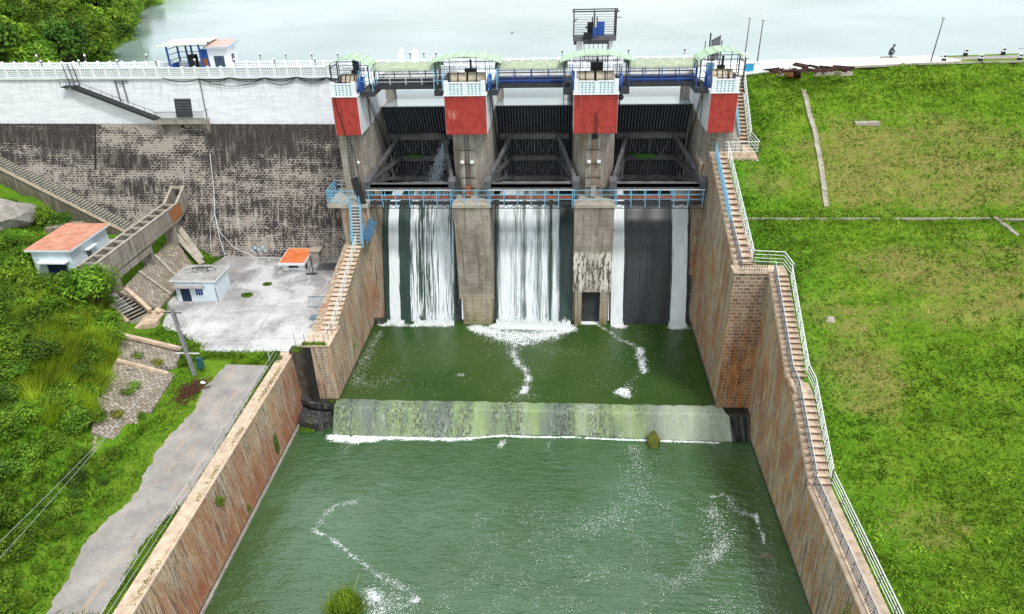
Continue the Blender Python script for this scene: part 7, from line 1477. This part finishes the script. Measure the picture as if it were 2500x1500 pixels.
blades('bank_grass', 'rough green grass covering the embankment', P[~dry & keep], .30, .075, MAT['tuft'], vv[~dry & keep], .8); blades('dry_grass', 'patches of dry tan grass on the embankment', P[dry & keep], .22, .06, MAT['tuftd'], np.clip(vv[dry & keep]*.8, 0, 1), .9)
# lusher low clumps: strip beside the walls, berm line and the whole lower bank
P = bank_pts(26000, 20, 70, 26, 107); low = np.clip((58-P[:, 1])/16, 0, 1)*np.clip(1-zone(P)*1.2, 0, 1); edge = np.exp(-((P[:, 0]-24.5)/2.2)**2)*.6; berm = np.exp(-((P[:, 1]-77.6)/1.0)**2)*.9; top = np.exp(-((P[:, 1]-97)/5)**2)*np.clip((34-P[:, 0])/8, 0, 1)
bb = bumps(P[:, 0], P[:, 1], .9, 2.2); pr = np.clip(low*.75+edge*.6+berm+top*.5+bb*.25-.1, 0, 1)*.5; P = P[r_.random(len(P)) < pr]
m = 13; q = r_.normal(0, 1, (len(P), m, 3)); q /= np.linalg.norm(q, axis=2)[..., None]; q[..., 2] = abs(q[..., 2]); R1 = r_.uniform(.18, .5, len(P))[:, None, None]; C = (P[:, None, :]+q*R1*np.array([1.2, 1.2, .8])).reshape(-1, 3); vv = np.clip(np.repeat(r_.uniform(.05, .8, len(P)), m)+r_.normal(0, .12, len(C)), 0, 1)
o = np_mesh('bank_undergrowth', leaves(C, q.reshape(-1, 3)+np.array([0, 0, .4]), r_.uniform(.16, .34, len(C)), r_), 4, MAT['leafC'], None, vv); tag(o, 'leafy undergrowth over the lower embankment', 'undergrowth', kind='stuff')
# ---- single plants on walls and in the water
def clump(name, lab, c, R3, n, s, mat, cat='plant', seed=0):
    rr_ = np.random.default_rng(seed); q = rr_.normal(0, 1, (n, 3)); q /= np.linalg.norm(q, axis=1)[:, None]; q *= (rr_.random(n)**.33)[:, None]; C = np.array(c)+q*np.array(R3); o = np_mesh(name, leaves(C, q+np.array([0, 0, .4]), s*rr_.uniform(.6, 1.3, n), rr_), 4, MAT[mat], None, np.clip(rr_.normal(.5, .25, n), 0, 1)); return tag(o, lab, cat)
clump('wall_plant', 'round bush sprouting from the joint of the left channel wall', (-31.0, 46.6, 3.6), (.55, .5, .55), 420, .16, 'leafA', seed=1)
clump('wall_plant', 'upright mossy tuft growing on the left channel wall near the weir', (-30.9, 59.2, -.2), (.18, .55, 1.5), 420, .16, 'leafB', seed=2)
clump('wall_plant', 'small tuft low on the left channel wall above the water', (-30.8, 50.6, -1.3), (.15, .35, .6), 160, .14, 'leafA', seed=3)
clump('wall_plant', 'tiny green tuft on the left pool wall', (-25.95, 75.0, 2.6), (.15, .35, .45), 110, .14, 'leafC', seed=4)
clump('wall_plant', 'yellow green creeper on the right channel wall near the bottom of the picture', (21.25, 36.2, 2.4), (.22, .9, 3.2), 900, .17, 'leafD', seed=5)
clump('water_plant', 'flat bright green plant pad floating beside the left end of the weir', onz(752, 1046, -2.4), (1.25, .8, .22), 900, .16, 'leafC', seed=6)
clump('water_plant', 'small green tuft on the broken ledge below the left landing', (-26.8, 66.9, .1), (.6, .4, .3), 160, .14, 'leafA', seed=7)
clump('landing_weeds', 'green weeds at the corner where the channel wall meets the left landing', (-30.6, 68.6, 6.2), (.9, .7, .5), 420, .16, 'leafA', seed=8)
for i, (x, y, z, lab) in enumerate(((-26.2, 78.6, 10.9, 'lowest'), (-26.15, 79.8, 11.3, 'middle'), (-26.15, 81.1, 11.9, 'topmost'))): clump('step_weeds', lab+' weed tuft at the pool side edge of the left stone steps', (x, y, z), (.2, .45, .25), 110, .13, 'leafD', group if False else 'plant', seed=9+i)
for i, (px_, py_, z, lab) in enumerate(((333, 868, 7.4, 'bushy grass tuft on the upper stone apron'), (382, 885, 6.4, 'small dry tuft between the stone aprons'), (312, 955, 7.2, 'ragged tuft on the middle stone apron'), (285, 1010, 6.9, 'tuft on the lowest stone apron'), (325, 940, 6.9, 'weedy mound between two stone aprons'))):
    clump('apron_tuft', lab, onz(px_, py_, z+.2), (.9, .6, .4), 300, .2, 'leafD' if i % 2 else 'leafA', seed=20+i)
c = onz(842, 1490, -2.3); clump('islet_bush', 'bushy green islet in the river at the bottom of the picture', c, (1.35, 1.6, 1.35), 2600, .2, 'leafA', 'bush', seed=31)
P = np.repeat(np.array([c]), 1400, 0)+r_.normal(0, .62, (1400, 3))*np.array([1, 1.1, .3]); o = blades('islet_grass', 'long grass on the river islet at the bottom of the picture', P, 1.3, .05, MAT['tuft'], np.clip(r_.normal(.6, .2, 1400), 0, 1), .35, kind=None); o['category'] = 'grass'
